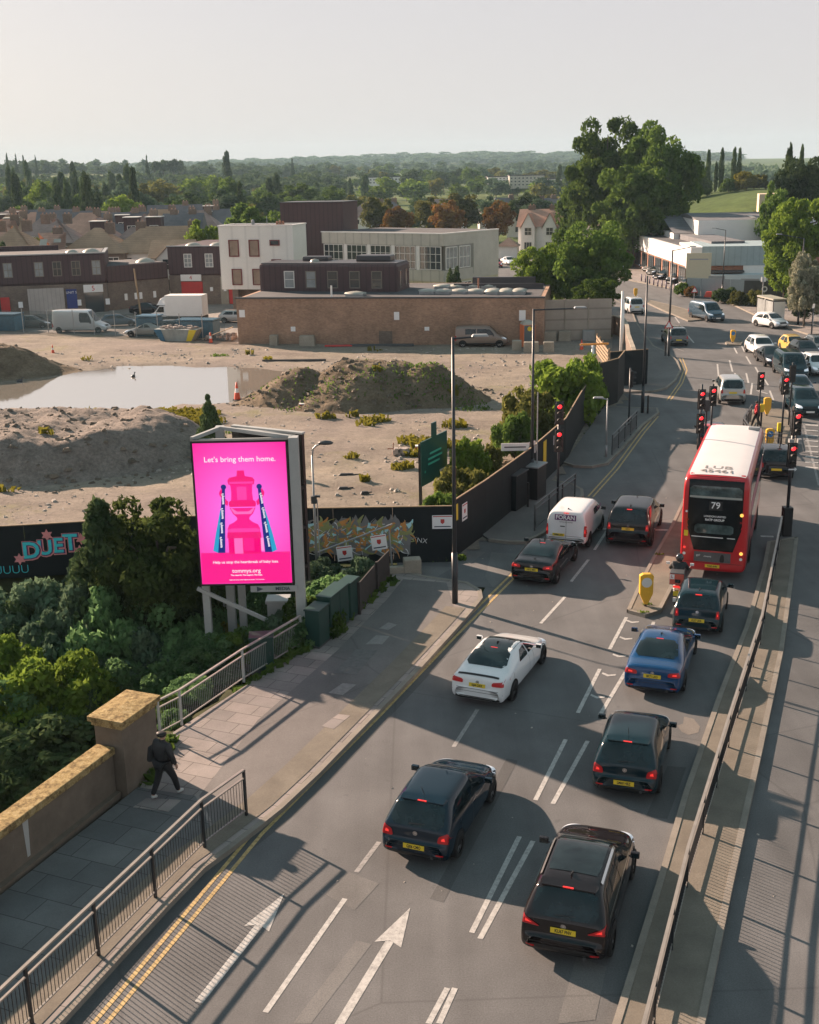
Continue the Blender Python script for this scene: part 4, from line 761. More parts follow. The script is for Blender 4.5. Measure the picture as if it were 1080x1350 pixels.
for i in range(5): box_part(b, 'panel_band', L * .35 + i * 1.8, L * .35 + i * 1.8 + .06, -.03, .0, 0, 3.2, m_gclad)
# --- dark annex on the low brick range
m_cap = pm('dark_cap', (.05, .045, .05), .4)
b, L = bld('warehouse', 'long low building behind the plain brown brick wall', (-16.3, 113.0), (12.8, 108.2))
box_part(b, 'brick_wall', 0, L, 0, 16, 0, 4.35, m_brick); box_part(b, 'roof', .4, L - .4, .4, 15.6, 4.3, 4.37, m_rooff); box_part(b, 'coping', -.08, L + .08, -.08, .32, 4.35, 4.5, m_dgrey)
def domes(par, x, y, nx_, ny_, w_=1.5):
    for i in range(nx_):
        for j in range(ny_):
            cx_, cy_ = x + i * w_ * 1.05, y + j * w_ * 1.1; MB().box((cx_, cy_, 4.5), (w_, w_, .28)).build('rooflight_kerb', m_grey, par)
            MB().lathe((cx_, cy_, 4.62), [(w_ * .66, 0), (w_ * .6, .1), (w_ * .3, .2), (0, .22)], 4).build('rooflight', m_dome, par, True)
domes(b, 11.3, 2.2, 1, 1, 1.7); domes(b, 18, 4.5, 4, 1); domes(b, 18.8, 9.5, 4, 1); domes(b, 24.4, 3.6, 3, 2, 1.2)
MB().path([(9.2, 1., 4.4), (9.2, 1., 5.5)], .1).build('flue', m_paint, b); MB().path([(22.6, 8, 4.4), (22.6, 8, 5.5)], .08).build('flue', m_redbrick, b)
box_part(b, 'roof_duct', 21.5, 28, 12.8, 13.3, 4.3, 5.2, m_cap); box_part(b, 'roof_duct', 20, 29, 9., 9.2, 4.3, 4.9, m_cap)
for x_, z_, w_, h_ in ((.25, 2.6, .55, .7), (5.3, 1.25, .45, .45), (15.4, 2.35, .5, .75), (18.3, 1.35, .45, .35), (22.8, 1.4, .45, .4), (27.2, 2.3, .6, .95)): box_part(b, 'wall_notice', x_, x_ + w_, -.04, -.001, z_, z_ + h_, m_white2)
box_part(b, 'blocked_opening', 13.9, 15.2, -.006, -.001, .1, 1.3, m_brick2)
a, L = bld('rooftop_annex', 'dark brown annex with five windows above the brick wall', (-14.9, 120.3), (-.75, 116.6))
box_part(a, 'wall', 0, L, 0, 5, 3.8, 7.1, m_dclad, .3); box_part(a, 'roof_edge', .2, L - .2, .25, 4.8, 7.08, 7.16, m_cap, .03)
for x_, gl in ((4.3, m_glass2), (7.35, m_glass2), (10.35, m_glass), (10.35, m_glass), (13.3, m_glass)):
    pass
for i, x_ in enumerate((3.3, 5.6, 7.9, 10.2, 12.5)): window(a, x_, 4.7, 1.1, 1.7, m_frame if i < 1 else pm('brown_frame', (.2, .17, .14), .5), [m_glass2, m_glass2, m_glass, m_glass, m_glass][i], (1, 2))
window(a, 1.2, 4.7, .8, 1.7, m_cap, m_glass, (1, 1), L, .05); window(a, 3.4, 4.7, .8, 1.7, m_cap, m_glass, (1, 1), L, .05)
box_part(a, 'roof_upstand', 9.6, L - 1.4, 2.5, 4.5, 7.12, 7.75, m_cap, .15); box_part(a, 'roof_upstand', 3.6, 6.4, 3.2, 4.8, 7.12, 7.6, m_cap, .15)
MB().lathe((5.4, 2, 7.12), [(.5, 0), (.42, .25), (0, .35)], 12).build('roof_dome', m_dome, a, True)
# --- panel fence beside the brick wall and street wall
def panel_fence(name, label, pts, h, mat, cat='fence', post=None, pw=2.4, postmat=None, cap=None):
    o = thing(name, label, cat, (pts[0][0], pts[0][1], 0)); ox, oy = pts[0][0], pts[0][1]
    for (ax, ay, *_), (bx, by, *_) in zip(pts[:-1], pts[1:]):
        d = Vector((bx - ax, by - ay)); l = d.length; n_ = max(1, round(l / pw)); an = atan2(d.y, d.x)
        for i in range(n_):
            q = Vector((ax, ay)) + d * ((i + .5) / n_); MB().box((q.x - ox, q.y - oy, h / 2), (l / n_ - .02, .05, h), an).build('panel', mat, o)
            if post: q = Vector((ax, ay)) + d * (i / n_); nn = Vector((d.y, -d.x)).normalized() * .06; MB().box((q.x - ox + nn.x, q.y - oy + nn.y, (h + .1) / 2), (.1, .1, h + .1), an).build('post', postmat or mat, o)
    return o
f = panel_fence('concrete_fence', 'pale concrete panel fence between the brick wall and the road', [(12.9, 110.9), (19.6, 111.2)], 3.9, cladmat('concrete_panels', (.36, .31, .26), 1., .7, True), post=1, pw=2.2, postmat=m_conc)
m_ply = None
n = NT('black_hoarding_paint'); tc = n.t.nodes.new('ShaderNodeTexCoord'); c = n.ramp(n.noise(.7, 5, .7), [(.3, (.007, .011, .013)), (.7, (.014, .019, .022))]); n.color(c); n.b.inputs['Specular IOR Level'].default_value = .2; n.b.inputs['Roughness'].default_value = .6; m_hoard = n.m
m_ply = pm('hoarding_edge_timber', (.28, .2, .12), .8, var=.2)
def hoarding(name, label, pts, h):
    o = thing(name, label, 'hoarding', (pts[0][0], pts[0][1], 0)); ox, oy = pts[0][:2]; k = 0
    for (ax, ay), (bx, by) in zip(pts[:-1], pts[1:]):
        d = Vector((bx - ax, by - ay)); l = d.length; n_ = max(1, round(l / 2.44)); an = atan2(d.y, d.x)
        for i in range(n_):
            q = Vector((ax, ay)) + d * ((i + .5) / n_); MB().box((q.x - ox, q.y - oy, h / 2), (l / n_ - .008, .03, h), an).build('panel', m_hoard, o)
            p = MB().box((q.x - ox, q.y - oy, h + .02), (l / n_ - .004, .07, .04), an).build('capping', m_ply, o)
    return o
HG = hoarding('graffiti_hoarding', 'black hoarding covered in orange and green graffiti behind the billboard', [(-5.6, 45.9), (1.75, 45.8)], 2.4)
HL = hoarding('graffiti_hoarding', 'black hoarding with large turquoise lettering at the left edge', [(-22, 44.2), (-15.6, 44.9), (-10.9, 45.6), (-5.7, 45.95)], 2.2)
HS = hoarding('street_hoarding', 'long black hoarding running beside the pavement', HOARD[:5] + [G(783, 540)], 2.5)
hoarding('street_hoarding', 'taller black hoarding panels at the far end with a timber edged top', [G(784, 541), (14.6, 79.6), (15.7, 83.2)], 3.1)
hoarding('site_gate', 'plain black gate panel across the end of the hoarding', [(15.0, 85.2), (18.0, 86.2)], 2.7)
# street wall of brick beyond the gate with white posts
b = thing('brick_wall', 'brick wall with a pale coping curving along the pavement beyond the black gate', 'wall', (17.3, 87, 0)); mb = MB(); cp = MB(); wp = [(0, 0), (.9, 6), (2.0, 14), (3.0, 20), (3.6, 25), (3.2, 27.5), (1.2, 28)]
for (ax, ay), (bx, by) in zip(wp[:-1], wp[1:]):
    mb.bar((ax, ay, .9), (bx, by, .9), .3, 1.8); cp.bar((ax, ay, 1.85), (bx, by, 1.85), .34, .08)
mb.build('brickwork', m_brick2, b); cp.build('coping', m_conc, b)
f = thing('timber_fence', 'slatted timber fence inside the brick wall by the site entrance', 'fence', (16.2, 93, 0))
for k in range(5): MB().bar((0, 0, .3 + k * .32), (.5, 9, .3 + k * .32), .04, .2).build('rail', m_ply, f)
for k in range(5): MB().box((.1 + .12 * k, k * 2.25, .9), (.1, .1, 1.9)).build('post', m_ply, f)
# --- retail buildings on the right
A_, B_ = (38.7, 200.), (37.9, 156.5)
b = thing('shop_building', 'low white fronted shop building facing the parked cars', 'building', (B_[0], B_[1], 0), atan2(A_[1] - B_[1], A_[0] - B_[0]) + pi); L = 43.5
# local x runs towards the camera, +y away from the road is handled by negative y here
r_ = b.rotation_euler.z
box_part(b, 'wall', 0, L, 0.1, 10, 0, 3., m_redbrick); b.location = (A_[0], A_[1], 0)
box_part(b, 'fascia', -.1, L + .1, -.15, 10, 3., 5.3, m_fascia); box_part(b, 'roof', .4, L - .4, .4, 9.6, 5.3, 5.36, m_rooff)
box_part(b, 'roof_plant', 12, L - 4, 3.5, 8, 5.3, 6.1, m_slate)
for i in range(7): window(b, 4 + i * 5.7, .5, 4.2, 2.3, m_dgrey, m_glass, (3, 1))
b = thing('shop_building', 'pale blue grey clad shop with a white return wall on the bend', 'building', (37.6, 155.5, 0), rad(-6)); L = 14.
box_part(b, 'wall', 0, L, .1, 12, 0, 3.3, m_redbrick); box_part(b, 'upper_cladding', 1.4, L + .1, -.1, 12, 3.3, 5.8, cladmat('blue_grey_cladding', (.32, .4, .42), .8, .85), .02); box_part(b, 'white_return', -.05, 1.38, -.16, 12, 2.6, 5.7, m_fascia)
box_part(b, 'entrance_block', 2.2, 9.6, -2.2, .0, 0, 2.3, pm('pale_blue_render', (.5, .58, .6), .6)); box_part(b, 'upper_panel', 6.8, 9.9, -.06, .08, 2.3, 3.3, m_paint); box_part(b, 'canopy', 2.4, 6.7, -1.6, -.1, 2.5, 2.75, m_dgrey)
s = box_part(b, 'shop_sign', 10.4, 13.2, -.12, .1, .5, 2.9, pm('violet_orange_sign', (.25, .06, .12), .5, var=1.2, scale=1.2, col2=(.5, .15, .05))); window(b, 1.1, .4, 1.2, 2.2, m_dgrey, m_glass, (1, 1))
b = thing('warehouse', 'white sided warehouse with rooflights behind the shops', 'building', (44., 178, 0), rad(-4)); L = 27
box_part(b, 'wall', 0, L, 0, 22, 0, 5.6, m_redbrick); box_part(b, 'upper_cladding', -.1, L + 6, -.1, 22.1, 5.2, 8.2, m_fascia); box_part(b, 'lower_band', 3, 11, -.15, .0, 3.4, 5.0, m_paint)
MB().add([(-.2, -.1, 8.2), (L + 6, -.1, 8.2), (L + 6, 11, 8.9), (-.2, 11, 8.9), (-.2, 22, 8.2), (L + 6, 22, 8.2)], [(0, 1, 2, 3), (3, 2, 5, 4), (0, 3, 4), (1, 5, 2)]).build('roof', m_slate, b)
for i in range(9): x_ = 8 + i * 2.3; MB().add([(x_, 1.5, 8.4), (x_ + .7, 1.5, 8.4), (x_ + .7, 5., 8.62), (x_, 5., 8.62)], [(0, 1, 2, 3)]).build('rooflight', m_dome, b)
box_part(b, 'lean_to', -3.2, -.2, 3, 16, 0, 6.2, m_fascia); MB().add([(-3.3, 2.8, 6.2), (-.1, 2.8, 6.2), (-.1, 16, 8.4), (-3.3, 16, 8.4)], [(0, 1, 2, 3)]).build('lean_to_roof', m_slate, b)
b = thing('office_building', 'cream building with dark windows on the slope at the right', 'building', (*R(1000, 280, 235)[:2], 0), rad(-14))
zb = R(1000, 300, 235)[2]; box_part(b, 'wall', 0, 24, 0, 9, 0, R(1000, 256, 235)[2], pm('cream_render', (.62, .5, .36), .8, var=.1)); [window(b, 2.2 + i * 3., R(1000, 277, 235)[2], 1.7, 1.7, m_cap, m_glass, (1, 1)) for i in range(7)]; [window(b, 2.2 + i * 3., R(1000, 268, 235)[2] + 0.2, 1.7, .9, m_cap, m_glass, (1, 1)) for i in range(7)]
b = thing('brick_building', 'small dark red brick block with a pale upper floor, left of the shops', 'building', (34.8, 201, 0), rad(-6)); box_part(b, 'wall', 0, 5, 0, 8, 0, 7.1, m_redbrick); box_part(b, 'pale_front', -.1, 2.4, -.1, 0, 2.6, 7.2, m_glass2); box_part(b, 'annex', -3.5, 2.2, -3, -.1, 0, 3.6, m_paint)
# --- white houses with three gables in the middle distance
def house(name, label, x, y, L, D, ev, rg, rz=0., roof=None, wall=None, hip=True, chim=1, gables=0, dormer=0, cat='house', group=None, win=2, sky=0):
    z0 = float(T(x, y)); o = thing(name, label, cat, (x, y, z0), rz, group); wall = wall or m_paint; roof = roof or m_tile
    box_part(o, 'wall', 0, L, 0, D, -.5, ev, wall); h_ = D / 2 if hip else -.01; e = .35
    v = [(-e, -e, ev), (L + e, -e, ev), (L + e, D + e, ev), (-e, D + e, ev), (h_ * .9, D / 2, rg), (L - h_ * .9, D / 2, rg)]
    if not hip: v[4] = (-e, D / 2, rg); v[5] = (L + e, D / 2, rg)
    rf = MB().add(v, [(0, 1, 5, 4), (1, 2, 5), (2, 3, 4, 5), (3, 0, 4)]).build('roof', roof, o)
    if not hip: MB().add([(-.01, 0, ev), (-.01, D, ev), (-.01, D / 2, rg - .25), (L + .01, 0, ev), (L + .01, D, ev), (L + .01, D / 2, rg - .25)], [(0, 1, 2), (3, 5, 4)]).build('gable_wall', wall, o)
    for i in range(chim): x_ = L * (i + .5) / chim if chim > 1 else L * .7; c_ = MB().b2(x_ - .7, x_ + .7, D / 2 - .3, D / 2 + .3, rg - .9, rg + .7).build('chimney', m_brick2, rf); MB().b2(x_ - .45, x_ - .25, D / 2 - .1, D / 2 + .1, rg + .7, rg + .95).b2(x_ + .2, x_ + .4, D / 2 - .1, D / 2 + .1, rg + .7, rg + .95).build('pots', m_tile3, c_)
    for i in range(win): window(o, L * (i + .5) / win, ev - 1.7, 1.6, 1.2, m_frame, m_glass, (2, 1)); window(o, L * (i + .5) / win, ev - 4.4, 1.7, 1.4, m_frame, m_glass, (2, 1))
    for i in range(gables):
        x_ = L * (i + .5) / gables; w_ = L / gables * .62; gh = rg - .7
        MB().add([(x_ - w_ / 2, -1., -.4), (x_ + w_ / 2, -1., -.4), (x_ + w_ / 2, -1., ev), (x_, -1., gh), (x_ - w_ / 2, -1., ev), (x_ - w_ / 2, 0, -.4), (x_ + w_ / 2, 0, -.4), (x_ + w_ / 2, 0, ev), (x_ - w_ / 2, 0, ev)], [(0, 1, 2, 3, 4), (5, 0, 4, 8), (1, 6, 7, 2)]).build('gable', wall, o)
        MB().add([(x_ - w_ / 2 - .3, -1.3, ev - .3), (x_, -1.3, gh + .1), (x_ + w_ / 2 + .3, -1.3, ev - .3), (x_ - w_ / 2 - .3, D / 2, ev - .3), (x_, D / 2, gh + .1), (x_ + w_ / 2 + .3, D / 2, ev - .3)], [(0, 1, 4, 3), (1, 2, 5, 4)]).build('gable_roof', roof, o)
        f_ = window(o, x_, ev - 1.6, w_ * .55, 1.5, m_frame, m_glass, (2, 2)); f_.location.y = -1.; f_ = window(o, x_, ev - 4.5, w_ * .6, 1.7, m_frame, m_glass, (3, 1)); f_.location.y = -1.
    for i in range(dormer):
        x_ = L * (i + .5) / dormer; MB().b2(x_ - 1.3, x_ + 1.3, D * .22, D / 2, ev + .9, rg - .5).build('dormer', m_dclad, rf); MB().b2(x_ - 1.4, x_ + 1.4, D * .18, D / 2, rg - .5, rg - .38).build('dormer_roof', m_paint, rf); f_ = window(o, x_, ev + 1.2, 1.5, .95, m_frame, m_glass, (2, 1)); f_.location.y = D * .22
    for i in range(sky):
        x_ = L * (i + .6) / (sky + .2); t0 = .3; z_ = ev + (rg - ev) * 2 * t0 + .05; MB().add([(x_ - .5, D * t0 - .4, z_ - .3), (x_ + .5, D * t0 - .4, z_ - .3), (x_ + .5, D * t0 + .5, z_ + .5), (x_ - .5, D * t0 + .5, z_ + .5)], [(0, 1, 2, 3)]).build('roof_window', m_dome, rf)
    return o
x_, y_, z_ = R(683, 330, 232); house('terraced_house', 'row of white houses with three front gables and red brown roofs', x_, 232, 12.5, 9, 5.4, 8.6, rad(-14), m_tile3, m_paint, False, 3, 3, win=0)
x_ = R(735, 330, 225)[0]; house('house', 'red roofed house beside the right end of the three gables', x_ + 4.5, 240, 8, 9, 5, 8.2, rad(-14), m_tile, m_paint, False, 1, 0, win=1)
x_ = R(662, 330, 215)[0]; house('bungalow', 'small low white house left of the three gables', x_, 224, 3.6, 4, 2.2, 3.8, rad(-10), m_tile3, m_paint, True, 0, 0, win=0)
# --- front terrace left (brown hipped roofs) and rows behind
def hp(px, Yd): return R(px, 300, Yd)[0]
for i, (p0, p1, Yd, ev, rg, rz, rf, wl, kw, lb) in enumerate([
    (75, 160, 168, 5.6, 9.0, 0, m_tile, m_brick2, dict(chim=1), 'brown hipped roof house left of the chimney in the front row'),
    (140, 282, 170, 5.4, 9.0, -2, m_tile, m_paint, dict(chim=2, gables=0), 'long brown roofed white house right end of the front row'),
    (38, 78, 164, 5.2, 8.6, 4, m_tile3, m_paint, dict(chim=1, sky=2, hip=True), 'pink tiled house with two roof windows and a small white gable'),
    (-30, 40, 172, 5.6, 9.4, 0, m_tile, m_brick2, dict(chim=2), 'brown roofed house at the left edge of the front row'),
    (-20, 28, 190, 5.8, 9.8, 10, m_tile3, m_brick2, dict(chim=1), 'reddish hipped house at the far left behind the front row'),
    (35, 95, 196, 5.8, 9.6, 0, m_tile2, m_brick2, dict(chim=2), 'grey purple roofed house in the second row at the left'),
    (100, 150, 200, 5.6, 9.4, 0, m_tile2, m_brick2, dict(chim=1, dormer=1), 'house with a flat topped dormer in the second row'),
    (155, 215, 205, 5.8, 9.8, 0, m_tile2, m_paint, dict(chim=1, dormer=2), 'house with two dark dormers in the second row'),
    (212, 262, 212, 5.8, 9.6, 0, m_slate, m_paint, dict(chim=2, hip=False), 'slate roofed gable ended house right end of the second row')]):
    a_, c_ = hp(p0, Yd), hp(p1, Yd); house('house', lb, a_, Yd, c_ - a_, 9, ev, rg, rad(rz), rf, wl, win=3 if i < 4 else 2, **kw)
x_ = R(221, 390, 163)[0]; house('house', 'white gable with small windows right behind unit 5', x_ - 2, 163, 5.5, 7, 5.2, 7.4, 0, m_tile, m_paint, False, 0, 1, win=0)
src = None
for r_i, (Yd, n_, p0, p1) in enumerate([(226, 6, -30, 262), (248, 7, -30, 275), (270, 7, -25, 290)]):
    for i in range(n_):
        px = p0 + (p1 - p0) * (i + rnd.uniform(-.15, .15)) / n_; x_ = hp(px, Yd); v = (i + r_i) % 4
        house('suburban_house', ['brown tiled hipped house deep in the rows of rooftops', 'grey purple tiled house deep in the rows of rooftops', 'reddish tiled house deep in the rows of rooftops', 'slate roofed gabled house deep in the rows of rooftops'][v], x_, Yd + rnd.uniform(-4, 4), rnd.uniform(8, 12), 8.5, 5.6, rnd.uniform(8.8, 10), rad(rnd.uniform(-12, 12)), [m_tile, m_tile2, m_tile3, m_slate][v], [m_paint, m_paint, m_brick2][i % 3], v != 3, 1, 0, dormer=1 if i % 3 == 0 else 0, win=2, group=['brown', 'grey purple', 'reddish', 'slate'][v] + ' roofed houses in the far rows')
for i, px in enumerate((455, 478, 560, 700, 720, 640, 668, 690)):
    Yd = 300 + 12 * (i % 3); house('suburban_house', 'grey roofed house among trees behind the office and copper trees', hp(px, Yd), Yd, 12, 9, 5.5, 9, rad(10 * (i % 3 - 1)), m_slate if i % 2 else m_tile2, m_paint, True, 1, win=2, group='grey roofed houses behind the copper trees')
# --- far pale blocks
def farblock(label, px0, px1, py0, py1, Yd, mat, n_=6, rows=2, rf=m_rooff):
    a_ = R(px0, py1, Yd); c_ = R(px1, py0, Yd); o = thing('apartment_block', label, 'building', (a_[0], Yd, a_[2] - 1)); w_ = c_[0] - a_[0]; h_ = c_[2] - a_[2] + 1; box_part(o, 'wall', 0, w_, 0, 12, 0, h_, mat); box_part(o, 'roof', -.2, w_ + .2, -.2, 12.2, h_, h_ + .4, rf)
    for j in range(rows):
        for i in range(n_): window(o, w_ * (i + .5) / n_, 1.4 + (h_ - 1.4) * j / rows, w_ / n_ * .55, (h_ - 1.4) / rows * .55, m_frame, m_glass, (2, 1))
farblock('white distant houses with a dark roof left of the far trees', 482, 500, 234, 243, 720, m_paint, 4, 2, m_slate); farblock('wide white distant block with a dark roof', 503, 533, 233, 243, 725, m_paint, 7, 2, m_slate)
farblock('long pale flat roofed block on the far right slope', 643, 672, 233, 240, 600, m_paint, 6, 2); farblock('pale block with dark glass bays right of the long block', 672, 718, 231, 246, 590, m_gclad, 9, 3); farblock('small white block at the right end of the far blocks', 723, 741, 236, 246, 580, m_paint, 4, 2); farblock('long low white building far away at the right', 640, 690, 240, 245, 640, m_paint, 9, 1)
farblock('tall pale blue grey block far away behind the hill poplars', 918, 932, 219, 232, 900, pm('far_block', (.4, .45, .5), .6), 3, 4)
# ---------------------------------------------------------------- vehicles
def pntm(name, c, metal=.0, rough=.25): return pm('paint_' + name, c, rough, metal, coat=1., spec=.2 if max(c) > .08 else .0)
P_black = pntm('black', (.008, .009, .011)); P_navy = pntm('navy', (.005, .017, .03)); P_dgreen = pntm('dark_teal', (.007, .022, .03)); P_white = pntm('white', (.75, .76, .76)); P_blue = pntm('blue', (.003, .05, .15), .2)
P_brown = pntm('dark_brown', (.013, .01, .011)); P_silver = pntm('silver', (.42, .42, .4), .5, .35); P_grey = pntm('grey', (.1, .11, .11), .3); P_yellow = pntm('yellow', (.65, .42, .1)); P_red = pntm('red', (.45, .015, .02)); P_dblue = pntm('slate_blue', (.05, .09, .13), .3); P_taupe = pntm('taupe', (.22, .17, .14), .4, .4)
m_cglass = pm('car_glass', (.01, .018, .021), .07, spec=.6, var=.9, scale=1.6); m_tyre = pm('tyre', (.012, .012, .012), .85); m_rim = pm('alloy_rim', (.3, .3, .31), .35, .7); m_dkrim = pm('dark_rim', (.06, .06, .065), .4, .5); m_trim = pm('black_trim', (.012, .012, .013), .6); m_chrome = pm('chrome', (.6, .6, .6), .2, .9)  # noise in the car glass colour stands in for uneven reflections
m_tail = pm('tail_light', (.22, .008, .012), .25, emit=(1., .03, .03), estr=.03); m_brake = pm('lit_brake_light', (.5, .01, .01), .3, emit=(1., .05, .04), estr=.3); m_head = pm('headlight', (.6, .62, .66), .15, emit=(.8, .9, 1.), estr=.12); m_plateY = pm('yellow_plate', (.75, .55, .03), .4); m_plateW = pm('white_plate', (.75, .75, .72), .4); m_amber = pm('amber_lamp', (.8, .35, .05), .3, emit=(1, .5, .1), estr=.5)
m_arch = pm('wheel_arch', (.004, .004, .004), .9)
def loft(st, name, mat, parent, crease=False, lv=2):
    """body surface from stations (y, zbottom, zbelt, ztop, half width at belt, half width at roof)"""
    V_ = []; n = 14
    for (y, zb, zl, zt, w_, wt) in st:
        zt = max(zt, zl + .01); zr = zt - min(.07, (zt - zl) * .35)
        half = [(0, zb), (w_ * .86, zb), (w_ * .985, zb + .09), (w_, zb + (zl - zb) * .5), (w_ * .975, zl), (wt, zr), (wt * .8, zt - .012 if zt - zl > .1 else zt - .004), (0, zt)]
        ring = half + [(-x, z) for x, z in half[-2:0:-1]]
        V_ += [(x, y, z) for x, z in ring]
    F_ = []
    for s in range(len(st) - 1):
        for i in range(n): a = s * n + i; b = s * n + (i + 1) % n; F_.append((a, b, b + n, a + n))
    for s, rev in ((0, False), (len(st) - 1, True)):
        o = s * n; fs = [(o, o + 1, o + 13)] + [(o + i, o + i + 1, o + 13 - i, o + 14 - i) for i in range(1, 6)] + [(o + 6, o + 7, o + 8)]
        F_ += [f if not rev else f[::-1] for f in fs]
    me = bpy.data.meshes.new(name); me.from_pydata(V_, [], [f[::-1] for f in F_]); o = bpy.data.objects.new(name, me); COL.objects.link(o)
    md = o.modifiers.new('s', 'SUBSURF'); md.levels = lv; md.render_levels = lv
    bpy.context.view_layer.update(); dg = bpy.context.evaluated_depsgraph_get(); ev = o.evaluated_get(dg); m2 = bpy.data.meshes.new_from_object(ev)
    bvh = BVHTree.FromObject(o, dg); bpy.data.objects.remove(o); m2.name = name; m2.materials.clear(); m2.materials.append(mat)
    m2.polygons.foreach_set('use_smooth', [True] * len(m2.polygons)); o = bpy.data.objects.new(name, m2); COL.objects.link(o); o.parent = parent
    return o, bvh
def decal(bvh, name, corners, d, mat, parent, off=.006, nx=8, ny=5, rc=.0, smooth=True):
    """a panel laid onto the body: corners BL BR TR TL, projected along d"""
    d = Vector(d).normalized(); c = [Vector(p) for p in corners]; V_ = []; ok = True
    for j in range(ny + 1):
        t = j / ny; sh = 0.
        if rc: e = max(0, abs(2 * t - 1) - (1 - rc)) / rc; sh = (1 - sqrt(max(0, 1 - e * e))) * rc * .35
        for i in range(nx + 1):
            s = i / nx; s = sh + s * (1 - 2 * sh); p = (c[0] * (1 - s) + c[1] * s) * (1 - t) + (c[3] * (1 - s) + c[2] * s) * t
            h = bvh.ray_cast(p - d * 4, d)
            q = h[0] if h[0] is not None and (h[0] - p).length < 1.2 else bvh.find_nearest(p)[0]
            V_.append(q - d * off)
    m = MB().add(V_, [(j * (nx + 1) + i, j * (nx + 1) + i + 1, (j + 1) * (nx + 1) + i + 1, (j + 1) * (nx + 1) + i) for j in range(ny) for i in range(nx)])
    return m.build(name, mat, parent, smooth)
def wheel(par, x, y, r, wd, side, rim=None, lod=2):
    """side +1 right, -1 left; outer face at x"""
    n = 28 if lod > 1 else 14; o = MB(); pr = [(r * .62, 0), (r * .93, 0), (r, .03), (r, wd - .03), (r * .93, wd), (0, wd)]
    V_ = []
    for rr, dx in pr:
        for i in range(n): a = 2 * pi * i / n; V_.append((x - side * dx, y + rr * cos(a), r + rr * sin(a)))
    fs = [(j * n + i, j * n + (i + 1) % n, (j + 1) * n + (i + 1) % n, (j + 1) * n + i) for j in range(len(pr) - 1) for i in range(n)]
    t = o.add(V_, fs).build('wheel', m_tyre, par, False)
    q = MB(); xo = x - side * .03; q.disc((xo - side * .015, y, r), (side, 0, 0), r * .62, n)
    k = MB()
    for i in range(5):
        a = 2 * pi * i / 5 + .3; c_, s_ = cos(a), sin(a); w0, w1 = .05, .035
        k.add([(xo, y - s_ * w0, r + c_ * w0), (xo, y + s_ * w0, r - c_ * w0), (xo, y + c_ * r * .6 + s_ * w1, r + s_ * r * .6 - c_ * w1), (xo, y + c_ * r * .6 - s_ * w1, r + s_ * r * .6 + c_ * w1)], [(0, 1, 2, 3)])
    k.disc((xo + side * .002, y, r), (side, 0, 0), r * .15, 10); k.disc((xo, y, r), (side, 0, 0), r * .63, n, r * .54)
    q.build('rim_backing', m_trim, t); k.build('rim', rim or m_rim, t); return t
def plate(par, x, y, z, w_, h, txt, mat, rot=(rad(84), 0, 0), lod=2):
    p = MB().box((0, 0, 0), (w_, h, .012)).build('number_plate', mat, par); p.location = (x, y, z); p.rotation_euler = rot
    if txt: text(txt, h * .92, m_black, p, (0, -.004, .0075), (0, 0, 0), sx=.72, bold=.003)
    return p
def prof(t, k):
    """station tables per body kind: (y/L, zbelt, ztop/H, w, wt)"""
